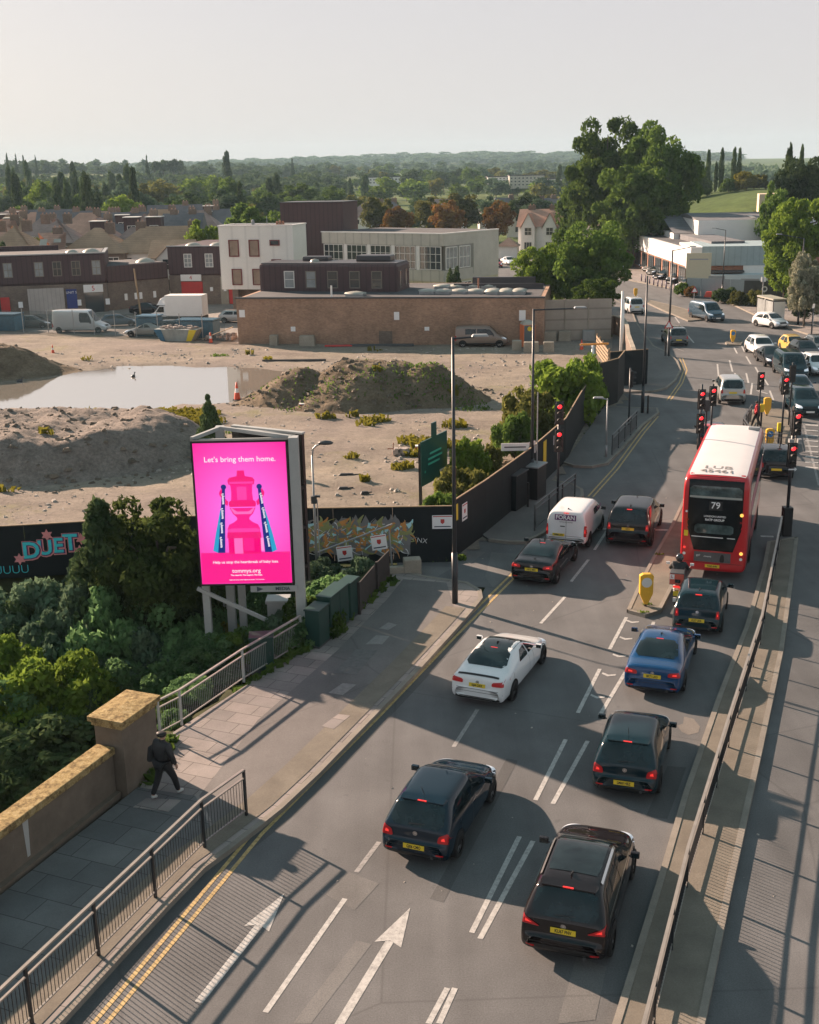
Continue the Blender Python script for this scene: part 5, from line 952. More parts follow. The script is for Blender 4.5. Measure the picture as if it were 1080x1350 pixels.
def car(name, label, kind, x, y, hd, L, W, H, paint, lod=2, plate_txt=None, cat='car', rim=None, group=None, lit=True, rails=False, sunroof=None, oncoming=False, wr=.32, badge=True, front_plate=True, tint=None, roofp=None, antenna=None, twin=False, spoiler=False, chrome=False, vis='r', tailc=(0, 0)):
    """x, y: ground point under the centre; hd degrees clockwise from straight ahead"""
    o = thing(name, label, cat, (x, y, 0), -rad(hd), group); w_ = W / 2; h2 = L / 2
    zb = .2 if kind in ('hatch', 'saloon', 'coupe', 'small', 'mpv') else .24
    # profile control: list of (y, zbelt, ztop, wscale, wtopscale)
    if kind in ('hatch', 'small', 'mpv', 'suv', 'bigsuv'):
        bl = {'hatch': .93, 'small': .93, 'mpv': .98, 'suv': 1.0, 'bigsuv': 1.12}[kind]; hz = {'hatch': .82, 'small': .84, 'mpv': .86, 'suv': .92, 'bigsuv': 1.08}[kind]
        rl = {'hatch': .48, 'small': .42, 'mpv': .3, 'suv': .42, 'bigsuv': .28}[kind]; ws0 = {'hatch': .27, 'small': .25, 'mpv': .22, 'suv': .27, 'bigsuv': .29}[kind] * L; wst = ws0 + (.62 if kind == 'bigsuv' else .78)
        bh = .62 if kind != 'bigsuv' else .74; rw = .74 if kind in ('hatch', 'small', 'suv') else .8
        S_ = [(0, bh - .12, bh - .02, .78, .7), (.03, bh - .08, bh, .9, .82), (.09, bh + .02, bh + .02, .95, .86), (.1, bl - .06, bl - .02, .95, .82), (.17, bl, bl + .04, .965, .82), (.17 + rl * .55, bl + .02, bl + (H - bl) * .6, .985, .8), (.17 + rl, bl + .02, H - .04, .99, rw - .01), (.17 + rl + .35, bl, H - .01, 1, rw), (L * .5, bl - .02, H, 1, rw + .01), (L - wst - .25, bl - .03, H - .02, 1, rw), (L - wst, bl - .03, H - .07, 1, rw - .02),
              (L - (ws0 + wst) / 2, bl - .03, (H + hz) / 2 + .07, 1, rw + .06), (L - ws0, bl - .04, hz + .12, .99, .84), (L - ws0 * .6, hz - .06, hz + .04, .975, .8), (L - .3, hz - .16, hz - .1, .93, .72), (L - .1, hz - .24, hz - .2, .84, .66), (L, hz - .34, hz - .3, .66, .55)]
        rwin = ((.17, bl + .02), (.17 + rl, H - .1))
    elif kind in ('saloon', 'coupe'):
        bl = .93; hz = .8; bh = .62; rl = 1.0 if kind == 'saloon' else 1.1; bt = .62; ws0 = .29 * L; wst = ws0 + .85; dk = 1.02
        S_ = [(0, bh - .12, bh - .02, .78, .72), (.03, bh - .06, bh + .02, .9, .84), (.07, .9, .95, .93, .8), (.16, bl - .02, dk, .95, .78), (bt, bl, dk + .01, .98, .78), (bt + .12, bl + .0, dk + .06, .985, .78), (bt + rl * .5, bl + .01, (dk + H) / 2 + .06, .99, .73), (bt + rl, bl, H - .035, 1, .68), (bt + rl + .4, bl - .02, H, 1, .68), (L - wst - .2, bl - .03, H - .03, 1, .69), (L - wst, bl - .03, H - .08, 1, .68),
              (L - (ws0 + wst) / 2, bl - .04, (H + hz) / 2 + .07, 1, .76), (L - ws0, bl - .05, hz + .12, .99, .84), (L - ws0 * .6, hz - .06, hz + .04, .975, .8), (L - .3, hz - .18, hz - .11, .93, .72), (L - .1, hz - .26, hz - .22, .84, .66), (L, hz - .36, hz - .32, .66, .55)]
        rwin = ((bt + .1, dk + .04), (bt + rl - .05, H - .07))
    elif kind == 'van':
        bl = 1.05; hz = 1.0; ws0 = .2 * L; wst = ws0 + .7; bh = .55
        S_ = [(0, bh - .1, bh, .88, .84), (.02, bh, bh + .02, .93, .88), (.04, bl, 1.3, .95, .9), (.08, bl, H - .16, .96, .84), (.2, bl, H - .02, .98, .84), (.8, bl, H, 1, .85), (L - wst - .5, bl, H, 1, .84), (L - wst - .1, bl, H - .03, 1, .82), (L - (ws0 + wst) / 2, bl, (H + hz) / 2 + .12, 1, .82), (L - ws0, bl - .02, hz + .14, .99, .86), (L - ws0 * .5, hz - .1, hz + .0, .96, .8), (L - .2, hz - .3, hz - .2, .92, .76), (L, hz - .42, hz - .38, .74, .62)]
        rwin = ((.05, 1.15), (.1, H - .25)); rl = .05
    if kind == 'van': S_[3] = (.08, bl, H - .1, .965, .86); 
    st = [(yy - h2, zb + (.12 if (yy < .05 or yy > L - .12) else 0), zl, zt, w_ * a, w_ * b) for yy, zl, zt, a, b in S_]
    body, bvh = loft(st, 'body', paint, o, lv=2)
    Y_ = lambda v: v - h2
    back = (0, 1, 0); gl = tint or m_cglass
    nxs = 8 if lod > 1 else 4
    # windows
    if kind == 'van':
        if lit is not None and tint is not None: decal(bvh, 'rear_window', [(-w_ * .6, Y_(0), 1.15), (w_ * .6, Y_(0), 1.15), (w_ * .56, Y_(0), H - .3), (-w_ * .56, Y_(0), H - .3)], back, gl, o, rc=.2)
    else:
        dd = (0, .6, -.8) if kind in ('saloon', 'coupe') else (0, 1, -.25)
        (ya, za), (yb, zbb) = rwin; wa, wb = (.74, .62) if kind in ('saloon', 'coupe') else (.77, .66)
        decal(bvh, 'rear_window', [(-w_ * wa, Y_(ya), za), (w_ * wa, Y_(ya), za), (w_ * wb, Y_(yb), zbb), (-w_ * wb, Y_(yb), zbb)], dd, gl, o, rc=.3, off=.008, nx=12)
        if kind not in ('saloon', 'coupe') and lod > 1: decal(bvh, 'rear_wiper', [(-w_ * .2, Y_(ya), za + .04), (w_ * .25, Y_(ya), za + .07), (w_ * .25, Y_(ya), za + .09), (-w_ * .2, Y_(ya), za + .07)], dd, m_trim, o, off=.03)
    decal(bvh, 'windscreen', [(-w_ * .78, Y_(L - ws0 - .02), hz + .15), (w_ * .78, Y_(L - ws0 - .02), hz + .15), (w_ * .63, Y_(L - wst + .05), H - .1), (-w_ * .63, Y_(L - wst + .05), H - .1)], (0, -.7, -.7), gl, o, off=.008, rc=.2, nx=12)
    for sd in (1, -1):
        d_ = (-sd, 0, -.12); xx = sd * w_
        y0, y1 = (rwin[1][0] + (.25 if kind in ('saloon', 'coupe') else .2), L - wst) if kind != 'van' else (L - wst - .95, L - wst)
        zlo = bl + .03; zhi = H - .15; fr_ = L - ws0 - .25
        mid = (y0 + fr_) / 2 - .05
        if kind == 'van': decal(bvh, 'side_window', [(xx, Y_(y0), bl + .1), (xx, Y_(L - ws0 - .25), bl + .08), (xx, Y_(y1), H - .3), (xx, Y_(y0), H - .28)], d_, gl, o, rc=.2)
        else:
            decal(bvh, 'side_window', [(xx, Y_(mid + .04), zlo), (xx, Y_(fr_), zlo), (xx, Y_(y1 + .05), zhi), (xx, Y_(mid + .04), zhi + .02)], d_, gl, o, rc=.12)
            ye = y0 - .35 if kind not in ('saloon', 'coupe') else y0 - .3
            decal(bvh, 'side_window', [(xx, Y_(ye + .06), zlo + .02), (xx, Y_(mid - .04), zlo), (xx, Y_(mid - .04), zhi + .02), (xx, Y_(y0 + .1), zhi)], d_, gl, o, rc=.12)
            if kind in ('mpv', 'bigsuv', 'suv'): decal(bvh, 'quarter_window', [(xx, Y_(.42), zlo + .08), (xx, Y_(ye - .04), zlo + .03), (xx, Y_(y0 - .02), zhi), (xx, Y_(.62), zhi - .04)], d_, gl, o, rc=.12)
            if lod > 1:
                for yy in (mid, L - wst + .32, .95): decal(bvh, 'door_gap', [(xx, Y_(yy - .007), .34), (xx, Y_(yy + .007), .34), (xx, Y_(yy + .007), bl - .03), (xx, Y_(yy - .007), bl - .03)], (-sd, 0, 0), m_trim, o, off=.004, nx=1, ny=6)
                for yy in (mid - .95, mid + .15): decal(bvh, 'door_handle', [(xx, Y_(yy), bl - .15), (xx, Y_(yy + .17), bl - .15), (xx, Y_(yy + .17), bl - .12), (xx, Y_(yy), bl - .12)], (-sd, 0, 0), m_chrome if chrome else paint, o, off=.02, nx=2, ny=1)
            if chrome: decal(bvh, 'window_trim', [(xx, Y_(y0 - .3), zlo - .035), (xx, Y_(fr_ + .02), zlo - .035), (xx, Y_(fr_ + .02), zlo - .01), (xx, Y_(y0 - .3), zlo - .01)], (-sd, 0, 0), m_chrome, o, off=.01)
        # lower trim and wheel arches
        decal(bvh, 'sill', [(xx, Y_(.7), zb + .02), (xx, Y_(L - .7), zb + .02), (xx, Y_(L - .7), zb + (.16 if kind in ('suv', 'bigsuv', 'van') else .07)), (xx, Y_(.7), zb + (.16 if kind in ('suv', 'bigsuv', 'van') else .07))], (-sd, 0, 0), m_trim, o, off=.006)
        oh = .72 if kind not in ('saloon',) else .88; of = .82
        for yy in (oh + wr * .05, L - of):
            c_ = (xx, Y_(yy), wr); V_ = []; n_ = 24; ra = wr + .055
            for i in range(n_ + 1):
                a = -.35 + (pi + .7) * i / n_; p = Vector((xx, c_[1] + ra * cos(a), max(c_[2] + ra * sin(a), zb + .005))); h = bvh.ray_cast(p + Vector((sd * 2, 0, 0)), (-sd, 0, 0)); V_.append((h[0].x if h[0] is not None else xx * .9) + sd * .006 if True else 0); V_[-1] = (V_[-1], p.y, p.z)
            cc = (max(abs(v[0]) for v in V_) * sd + sd * .001, c_[1], c_[2]); MB().add(V_ + [cc], [(i, i + 1, n_ + 1) for i in range(n_)]).build('wheel_arch', m_arch, o)
            wheel(o, cc[0] + sd * .012, c_[1], wr, .2, sd, rim, lod)
        # mirrors
        my = L - ws0 - .38; mb = MB().box((sd * (w_ + .1), Y_(my), bl + .07), (.2, .1, .14), 0).bar((sd * (w_ - .04), Y_(my), bl + .02), (sd * (w_ + .08), Y_(my), bl + .04), .05, .04); q = mb.build('wing_mirror', paint if kind != 'van' else m_trim, o, bevel=.03)
        MB().b2(sd * (w_ + .02), sd * (w_ + .185), Y_(my) - .053, Y_(my) - .05, bl + .015, bl + .125).build('mirror_glass', m_cglass, q)
        # lamps
        tl = m_tail if not lit else m_brake
        if kind in ('saloon', 'coupe'): cs = [(sd * w_ * .5, Y_(.0), .74), (sd * w_ * .96, Y_(.0), .76), (sd * w_ * .93, Y_(.0), .92), (sd * w_ * .52, Y_(.0), .86)]
        elif kind == 'van': cs = [(sd * w_ * .84, Y_(0), .62), (sd * w_ * .98, Y_(0), .62), (sd * w_ * .94, Y_(0), 1.1), (sd * w_ * .86, Y_(0), 1.1)]
        elif kind in ('mpv', 'bigsuv'): cs = [(sd * w_ * .74, Y_(0), bl - .3), (sd * w_ * .9, Y_(0), bl - .3), (sd * w_ * .87, Y_(0), bl - .02), (sd * w_ * .76, Y_(0), bl - .04)]
        elif kind == 'suv': cs = [(sd * w_ * .5, Y_(0), bl - .2), (sd * w_ * 1., Y_(0), bl - .16), (sd * w_ * .97, Y_(0), bl + .03), (sd * w_ * .7, Y_(0), bl - .1)]
        else: cs = [(sd * w_ * .62, Y_(0), bl - .26), (sd * w_ * .98, Y_(0), bl - .24), (sd * w_ * .9, Y_(0), bl - .0), (sd * w_ * .66, Y_(0), bl - .1)]
        if sd < 0: cs = [cs[1], cs[0], cs[3], cs[2]]
        tlo = decal(bvh, 'tail_light', cs, back, m_tail, o, off=.02, rc=.3, nx=10)
        if lit:
            ce = sum((Vector(c_) for c_ in cs), Vector()) / 4; q = .32; decal(bvh, 'lit_lamp', [tuple(ce + (Vector(c_) - ce) * q) for c_ in cs], back, m_brake, tlo, off=.026, nx=3, ny=3)
        cs = [(sd * w_ * .5, Y_(L), hz - .26), (sd * w_ * .98, Y_(L), hz - .24), (sd * w_ * .97, Y_(L), hz - .05), (sd * w_ * .55, Y_(L), hz - .14)]
        decal(bvh, 'headlight', cs, (0, -1, 0), m_head, o, off=.012, rc=.3)
    decal(bvh, 'grille', [(-w_ * .45, Y_(L), hz - .3), (w_ * .45, Y_(L), hz - .3), (w_ * .45, Y_(L), hz - .16), (-w_ * .45, Y_(L), hz - .16)], (0, -1, 0), m_trim, o, off=.01)
    decal(bvh, 'lower_grille', [(-w_ * .7, Y_(L), .26), (w_ * .7, Y_(L), .26), (w_ * .62, Y_(L), .4), (-w_ * .62, Y_(L), .4)], (0, -1, 0), m_trim, o, off=.01)
    decal(bvh, 'rear_valance', [(-w_ * .8, Y_(0), .24), (w_ * .8, Y_(0), .24), (w_ * .78, Y_(0), .46 if kind in ('suv', 'bigsuv', 'van') else .36), (-w_ * .78, Y_(0), .46 if kind in ('suv', 'bigsuv', 'van') else .36)], back, m_trim, o, off=.012, rc=.3)
    h = bvh.ray_cast((0, Y_(0) - 2, bl - .2), back); yb_ = h[0].y if h[0] is not None else Y_(0)
    pz = {'hatch': .52, 'small': .5, 'mpv': .6, 'suv': .78, 'bigsuv': .86, 'saloon': .72, 'coupe': .7, 'van': .64}[kind]
    h = bvh.ray_cast((0, Y_(0) - 2, pz), back); yp = h[0].y if h[0] is not None else Y_(0); plate(o, 0 if kind != 'van' else -w_ * .35, yp - .02, pz, .52, .115, plate_txt, m_plateY, lod=lod)
    h = bvh.ray_cast((0, Y_(L) + 2, .42), (0, -1, 0)); yf = h[0].y if h[0] is not None else Y_(L); plate(o, 0, yf + .02, .43, .52, .115, None, m_plateW, (rad(-90), 0, 0))
    if lod > 1:
        gz0 = bh - .02 if kind != 'van' else .6
        decal(bvh, 'tailgate_gap', [(-w_ * .74, Y_(0), gz0 - .006), (w_ * .74, Y_(0), gz0 - .006), (w_ * .74, Y_(0), gz0 + .006), (-w_ * .74, Y_(0), gz0 + .006)], back, m_trim, o, off=.008, nx=10, ny=1)
        decal(bvh, 'bumper_crease', [(-w_ * .9, Y_(0), .5), (w_ * .9, Y_(0), .5), (w_ * .9, Y_(0), .512), (-w_ * .9, Y_(0), .512)], back, m_trim, o, off=.006, nx=10, ny=1)
        for sd in (1, -1) if paint is not P_white else (): decal(bvh, 'bumper_reflector', [(sd * w_ * .72 - .09, Y_(0), .38), (sd * w_ * .72 + .09, Y_(0), .38), (sd * w_ * .72 + .09, Y_(0), .42), (sd * w_ * .72 - .09, Y_(0), .42)], back, m_tail, o, off=.02, nx=3, ny=1)
        if badge: h = bvh.ray_cast((0, Y_(0) - 2, bl - .12), back); q = MB().disc((0, (h[0].y if h[0] is not None else Y_(.1)) - .012, bl - .12), (0, -1, 0), .055, 20, .038); q.disc((0, (h[0].y if h[0] is not None else Y_(.1)) - .011, bl - .12), (0, -1, 0), .03, 12); q.build('badge', m_chrome, o)
        ty = rwin[1][0] + .02
        if kind in ('saloon', 'coupe'): decal(bvh, 'brake_light', [(-.11, Y_(ty - .06), H), (.11, Y_(ty - .06), H), (.11, Y_(ty - .03), H), (-.11, Y_(ty - .03), H)], (0, .2, -1), m_brake, o, off=.012, nx=3, ny=1)
        else: MB().b2(-.11, .11, Y_(ty) - .1, Y_(ty) - .06, H - .1, H - .078).build('brake_light', m_brake, o)
        MB().path([(w_ * .5, Y_(.02), .3), (w_ * .5, Y_(-.03), .3)], .035, 8).build('exhaust', m_dgrey, o)
    if spoiler or kind in ('hatch', 'suv', 'small'):
        q = MB(); ty = rwin[1][0]; q.add([(-w_ * .6, Y_(ty) - .08, H - .11), (w_ * .6, Y_(ty) - .08, H - .11), (w_ * .66, Y_(ty) + .12, H - .1), (-w_ * .66, Y_(ty) + .12, H - .1), (-w_ * .6, Y_(ty) - .08, H - .085), (w_ * .6, Y_(ty) - .08, H - .085), (w_ * .62, Y_(ty) + .12, H - .045), (-w_ * .62, Y_(ty) + .12, H - .045)], [(0, 1, 2, 3), (7, 6, 5, 4), (0, 4, 5, 1), (1, 5, 6, 2), (3, 7, 4, 0)]); q.build('roof_spoiler', paint, o)
    if kind == 'saloon' and spoiler: decal(bvh, 'boot_lip', [(-w_ * .72, Y_(.12), 1.02), (w_ * .72, Y_(.12), 1.02), (w_ * .72, Y_(.2), 1.02), (-w_ * .72, Y_(.2), 1.02)], (0, 0, -1), m_trim, o, off=.02, nx=8, ny=1)
    if antenna: MB().path([(0, Y_(antenna), H - .02), (0, Y_(antenna) - .18, H + .28)], .008, 5).build('antenna', m_trim, o)
    elif lod > 1: MB().add([(-.02, Y_(rwin[1][0] + .25), H - .01), (.02, Y_(rwin[1][0] + .25), H - .01), (.02, Y_(rwin[1][0] + .42), H), (-.02, Y_(rwin[1][0] + .42), H), (0, Y_(rwin[1][0] + .24), H + .06)], [(0, 1, 4), (1, 2, 4), (2, 3, 4), (3, 0, 4)]).build('antenna_fin', m_trim, o)
    if rails:
        for sd in (1, -1): decal(bvh, 'roof_rail', [(sd * w_ * .665, Y_(rwin[1][0] + .25), H), (sd * w_ * .715, Y_(rwin[1][0] + .25), H), (sd * w_ * .715, Y_(L - wst - .1), H), (sd * w_ * .665, Y_(L - wst - .1), H)][::1], (0, 0, -1), m_chrome, o, off=.035, nx=1, ny=10)
    if sunroof: decal(bvh, 'glass_roof', [(-w_ * .58, Y_(sunroof[0]), H), (w_ * .58, Y_(sunroof[0]), H), (w_ * .58, Y_(sunroof[1]), H), (-w_ * .58, Y_(sunroof[1]), H)], (0, 0, -1), m_cglass, o, off=.01, rc=.1, nx=8, ny=8)
    if roofp: decal(bvh, 'roof_panel', [(-w_ * .64, Y_(roofp[0]), H), (w_ * .64, Y_(roofp[0]), H), (w_ * .64, Y_(roofp[1]), H), (-w_ * .64, Y_(roofp[1]), H)], (0, 0, -1), roofp[2], o, off=.008, rc=.1, nx=8, ny=8)
    return o, bvh
def rear(px, py, hd, L):        # centre of a car whose rear stands over this point
    x, y = G(px, py); return x + sin(rad(hd)) * L / 2, y + cos(rad(hd)) * L / 2
def rw(px, py, hd, L, W, oh=.76):        # centre of a car whose right rear tyre touches the road at this point
    x, y = G(px, py); f = (sin(rad(hd)), cos(rad(hd))); r = (f[1], -f[0]); return x - r[0] * (W / 2 - .04) + f[0] * (L / 2 - oh), y - r[1] * (W / 2 - .04) + f[1] * (L / 2 - oh)
def front(px, py, hd, L):
    x, y = G(px, py); return x - sin(rad(hd)) * L / 2, y - cos(rad(hd)) * L / 2
car('parked_car' if 0 else 'car', 'dark brown crossover with silver roof rails, nearest the camera at the bottom right', 'suv', *rw(806, 1256, 19.5, 4.38, 1.84), 19.5, 4.38, 1.84, 1.6, P_brown, plate_txt='KU67 FNV', rails=True, sunroof=(1.0, 2.7), chrome=True, wr=.35)
car('car', 'dark blue hatchback passing on the left, nearest the yellow lines', 'hatch', *rw(605, 1128, 21.5, 4.2, 1.76), 21.5, 4.2, 1.76, 1.48, P_navy, plate_txt='GJ06 CMO', antenna=.75)
car('car', 'small dark teal hatchback between the brown crossover and the blue saloon', 'small', *rw(869, 1042, 18, 4.0, 1.73), 18, 4.0, 1.73, 1.49, P_dgreen, plate_txt='LM60 HBZ', antenna=.75)
car('car', 'white saloon with a black glass roof in the middle lane', 'saloon', *rw(678, 922, 24, 4.69, 1.81, .95), 24, 4.69, 1.81, 1.4, P_white, plate_txt='KJ64 OXX', rim=m_dkrim, roofp=(1.5, 3.3, m_cglass), spoiler=True, lit=False)
car('car', 'bright blue saloon with its brake lights on', 'saloon', *rw(902, 909, 20, 4.71, 1.83, .95), 20, 4.71, 1.83, 1.41, P_blue, plate_txt='BK71 LXO', rim=m_dkrim)
car('car', 'dark green blue hatchback directly behind the motorcycle and bus', 'mpv', *rw(951, 832, 19, 3.83, 1.68), 19, 3.83, 1.68, 1.48, P_dgreen, plate_txt='KL57 UKR')
car('car', 'black coupe next to the left kerb behind the white van', 'coupe', *rw(736, 767, 22, 4.45, 1.78, .9), 22, 4.45, 1.78, 1.34, P_black, plate_txt='HX12 MFC', chrome=True)
o_, bv = car('van', 'small white van with a purple FORAN sign on its rear doors', 'van', *rw(777, 720, 21, 4.2, 1.81), 21, 4.2, 1.81, 1.7, P_white, cat='van', plate_txt='WM66 XTE', badge=False)
h_ = 4.2 / 2
pp = decal(bv, 'rear_sign', [(-.5, -h_, 1.28), (.42, -h_, 1.28), (.42, -h_, 1.52), (-.5, -h_, 1.52)], (0, 1, 0), pm('purple_sign', (.12, .02, .12), .5), o_, off=.012); text('FORAN', .25, m_white2, pp, (-.04, -h_ + .03, 1.4), (rad(87), 0, 0), bold=.006); decal(bv, 'door_gap', [(-.006, -h_, .5), (.006, -h_, .5), (.006, -h_, 1.58), (-.006, -h_, 1.58)], (0, 1, 0), m_trim, o_, nx=1, ny=8)
text('commercial services', .07, m_black, pp, (0, -h_ + .0, 1.22), (rad(87), 0, 0)); decal(bv, 'door_handle', [(-.25, -h_, 1.0), (-.05, -h_, 1.0), (-.05, -h_, 1.04), (-.25, -h_, 1.04)], (0, 1, 0), m_trim, o_, off=.02, nx=1, ny=1)
text('FORAN', .26, pm('purple_text', (.2, .02, .12), .5), o_, (.925, .2, 1.35), (pi / 2, 0, pi / 2))
car('car', 'large black off roader right of the white FORAN van', 'bigsuv', *rw(859, 719, 19, 4.7, 1.95), 19, 4.7, 1.95, 1.73, P_black, plate_txt='WP11', wr=.38)
car('car', 'black car with red stripes waiting hidden beyond the bus roof', 'hatch', *rear(939, 597, 14, 3.8), 14, 3.8, 1.7, 1.45, P_black, lod=1, roofp=(.7, 1.2, P_red), lit=False)
car('car', 'small black crossover seen right of the bus', 'mpv', *rear(1023, 634, 14, 3.9), 14, 3.9, 1.75, 1.55, P_black, lod=1, lit=False)
car('car', 'silver people carrier waiting in the middle of the junction', 'bigsuv', *rw(981, 532, 8, 4.75, 1.79), 8, 4.75, 1.79, 1.77, P_silver, lod=1, lit=False)
car('car', 'dark grey people carrier at the far bend beside a triangular sign', 'mpv', *rear(895, 457, 2, 4.4), 2, 4.4, 1.83, 1.66, P_grey, lod=1, lit=False)
car('car', 'white people carrier partly behind the roadside tree', 'bigsuv', *rear(840, 415, -4, 4.5), -4, 4.5, 1.8, 1.85, P_white, lod=1, lit=False)
car('van', 'dark blue van with a pale roof coming towards the camera', 'van', *front(947, 425, 166, 4.97), 166, 4.97, 1.99, 1.97, P_dblue, cat='van', lod=1, lit=False)
car('car', 'white hatchback driving past the bus shelter', 'small', *front(1033, 434, 158, 4.0), 158, 4.0, 1.72, 1.5, P_white, lod=1, lit=False)
for i, (px, py, hd, L, W, H, kd, pt, lb) in enumerate([
    (1012, 473, 182, 4.6, 1.85, 1.62, 'suv', P_white, 'white crossover at the back of the left queue'), (1025, 485, 184, 4.5, 1.8, 1.45, 'saloon', P_black, 'black saloon second in the left queue behind the pale roofed van'),
    (1051, 503, 186, 4.9, 1.95, 1.9, 'van', P_dgreen, 'dark green people carrier in the middle of the left queue'), (1060, 529, 187, 4.7, 1.83, 1.45, 'saloon', P_dblue, 'slate blue saloon just ahead of the dark people carrier in the queue'), (1068, 552, 187, 4.4, 1.85, 1.63, 'suv', P_dgreen, 'dark teal crossover at the head of the left queue'),
    (1054, 468, 180, 3.6, 1.65, 1.48, 'small', P_yellow, 'small yellow hatchback in the right queue'), (1071, 477, 182, 4.4, 1.8, 1.5, 'hatch', P_black, 'black hatchback next to the yellow car in the right queue'), (1086, 497, 184, 4.3, 1.78, 1.5, 'hatch', P_white, 'white hatchback cut by the right edge of the picture'), (1090, 470, 182, 4.4, 1.8, 1.5, 'hatch', P_grey, 'grey car at the right edge beyond the black hatchback')]):
    x_, y_ = front(px, py, hd, L); car('van' if kd == 'van' else 'car', lb, kd, x_, y_, hd, L, W, H, pt, lod=1, cat='car', lit=False)
for i, (px, py, pt, kd, lb) in enumerate([(868, 379, P_black, 'bigsuv', 'black off roader nearest in the row outside the shop'), (880, 385, P_grey, 'hatch', 'dark grey car at the near end of the shop row by the hedge'), (851, 373, P_black, 'hatch', 'black hatchback second from the near end of the shop row'), (843, 367, P_grey, 'mpv', 'dark people carrier in the middle of the shop row'), (838, 362, P_silver, 'hatch', 'silver car farther along the shop row'), (834, 358, P_dgreen, 'hatch', 'dark green car at the far end of the shop row')]):
    x_, y_ = G(px, py - 4); x_ += 3.0; car('parked_car', lb, kd, x_, y_, 235, 4.4, 1.8, 1.75 if kd == 'bigsuv' else 1.5, pt, lod=1, lit=False, cat='car')
x_, y_ = G(636, 458); o_, bv = car('camper_van', 'taupe van parked in front of the brick wall on the site', 'van', x_, y_ + .9, 95, 4.95, 1.95, 1.97, P_taupe, lod=1, lit=False, cat='van')
for sx in (1,): decal(bv, 'side_window', [(.97, -1.5, 1.2), (.97, -.5, 1.2), (.9, -.5, 1.7), (.9, -1.5, 1.7)], (-1, 0, 0), m_cglass, o_); decal(bv, 'side_window', [(.97, -.4, 1.2), (.97, .45, 1.2), (.9, .45, 1.7), (.9, -.4, 1.7)], (-1, 0, 0), m_cglass, o_)
def sidecar(name, lb, px, py, hd, L, W, H, kd, pt, **k): x_, y_ = G(px, py); return car(name, lb, kd, x_, y_, hd, L, W, H, pt, lod=1, lit=False, **k)
sidecar('van', 'long white van parked behind the mesh fence', 109, 438, 97, 5.9, 2.0, 2.45, 'van', P_white, cat='van')
sidecar('car', 'silver saloon behind the fence left of the blue container', 194, 443, 275, 4.5, 1.8, 1.45, 'saloon', P_silver); sidecar('car', 'grey car behind the fence right of the blue container', 232, 440, 85, 4.4, 1.8, 1.5, 'hatch', P_grey)
sidecar('car', 'black car parked by the wall left of the box truck', 197, 414, 100, 4.5, 1.8, 1.45, 'saloon', P_black); sidecar('car', 'silver car half hidden by the corner of the brick wall', 314, 425, 95, 4.2, 1.75, 1.45, 'hatch', P_silver)
sidecar('car', 'grey car behind the fence between the white van and the silver saloon', 158, 430, 80, 4.2, 1.75, 1.4, 'hatch', P_dblue); sidecar('car', 'dark car at the left edge behind the fence', 45, 432, 95, 4.3, 1.75, 1.45, 'hatch', P_grey)
sidecar('car', 'small red car on the far side road right of the long office', 654, 352, 175, 4., 1.75, 1.5, 'hatch', P_red); sidecar('car', 'white car beside the red one on the far side road', 671, 349, 165, 4.5, 1.8, 1.45, 'saloon', P_white)
# box truck
o = thing('box_truck', 'white box truck in the yard in front of unit 4', 'truck', (*G(238, 425),0), -rad(-82)); 
MB().b2(-1.05, 1.05, -3.0, 1.3, .8, 3.1).build('box_body', m_paint, o, bevel=.04); MB().b2(-1., 1., -3.0, 2.6, .45, .75).build('chassis', m_trim, o)
c_ = MB().add([(-.95, 1.3, .5), (.95, 1.3, .5), (.95, 3.0, .5), (-.95, 3.0, .5), (-.95, 1.3, 1.95), (.95, 1.3, 1.95), (.9, 2.0, 1.95), (-.9, 2.0, 1.95), (-.95, 3.0, 1.1), (.95, 3.0, 1.1), (.92, 2.6, 1.25), (-.92, 2.6, 1.25)], [(0, 1, 5, 4), (1, 2, 9, 10, 6, 5), (3, 0, 4, 7, 11, 8), (4, 5, 6, 7), (10, 9, 8, 11), (2, 3, 8, 9), (0, 3, 2, 1)]).build('cab', P_white, o, bevel=.04)
MB().add([(-.85, 2.04, 1.93), (.85, 2.04, 1.93), (.88, 2.6, 1.28), (-.88, 2.6, 1.28)], [(0, 3, 2, 1)]).build('windscreen', m_cglass, o).location = (0, .02, .02)
MB().add([(-.965, 1.5, 1.25), (-.965, 2.45, 1.25), (-.93, 2.0, 1.85), (-.94, 1.5, 1.85)], [(0, 1, 2, 3)]).build('side_window', m_cglass, o)
MB().add([(-1., 1.3, 2.0), (1., 1.3, 2.0), (.9, 2.3, 2.05), (-.9, 2.3, 2.05), (-.95, 1.3, 3.0), (.95, 1.3, 3.0), (.8, 1.9, 2.7), (-.8, 1.9, 2.7)], [(0, 1, 2, 3)[::-1], (0, 3, 7, 4), (1, 5, 6, 2), (2, 6, 7, 3), (4, 7, 6, 5)]).build('wind_deflector', P_white, o, bevel=.05)
for sd in (1, -1):
    for yy in (-1.9, 2.35): wheel(o, sd * 1.0, yy, .36, .24, sd, None, 1)
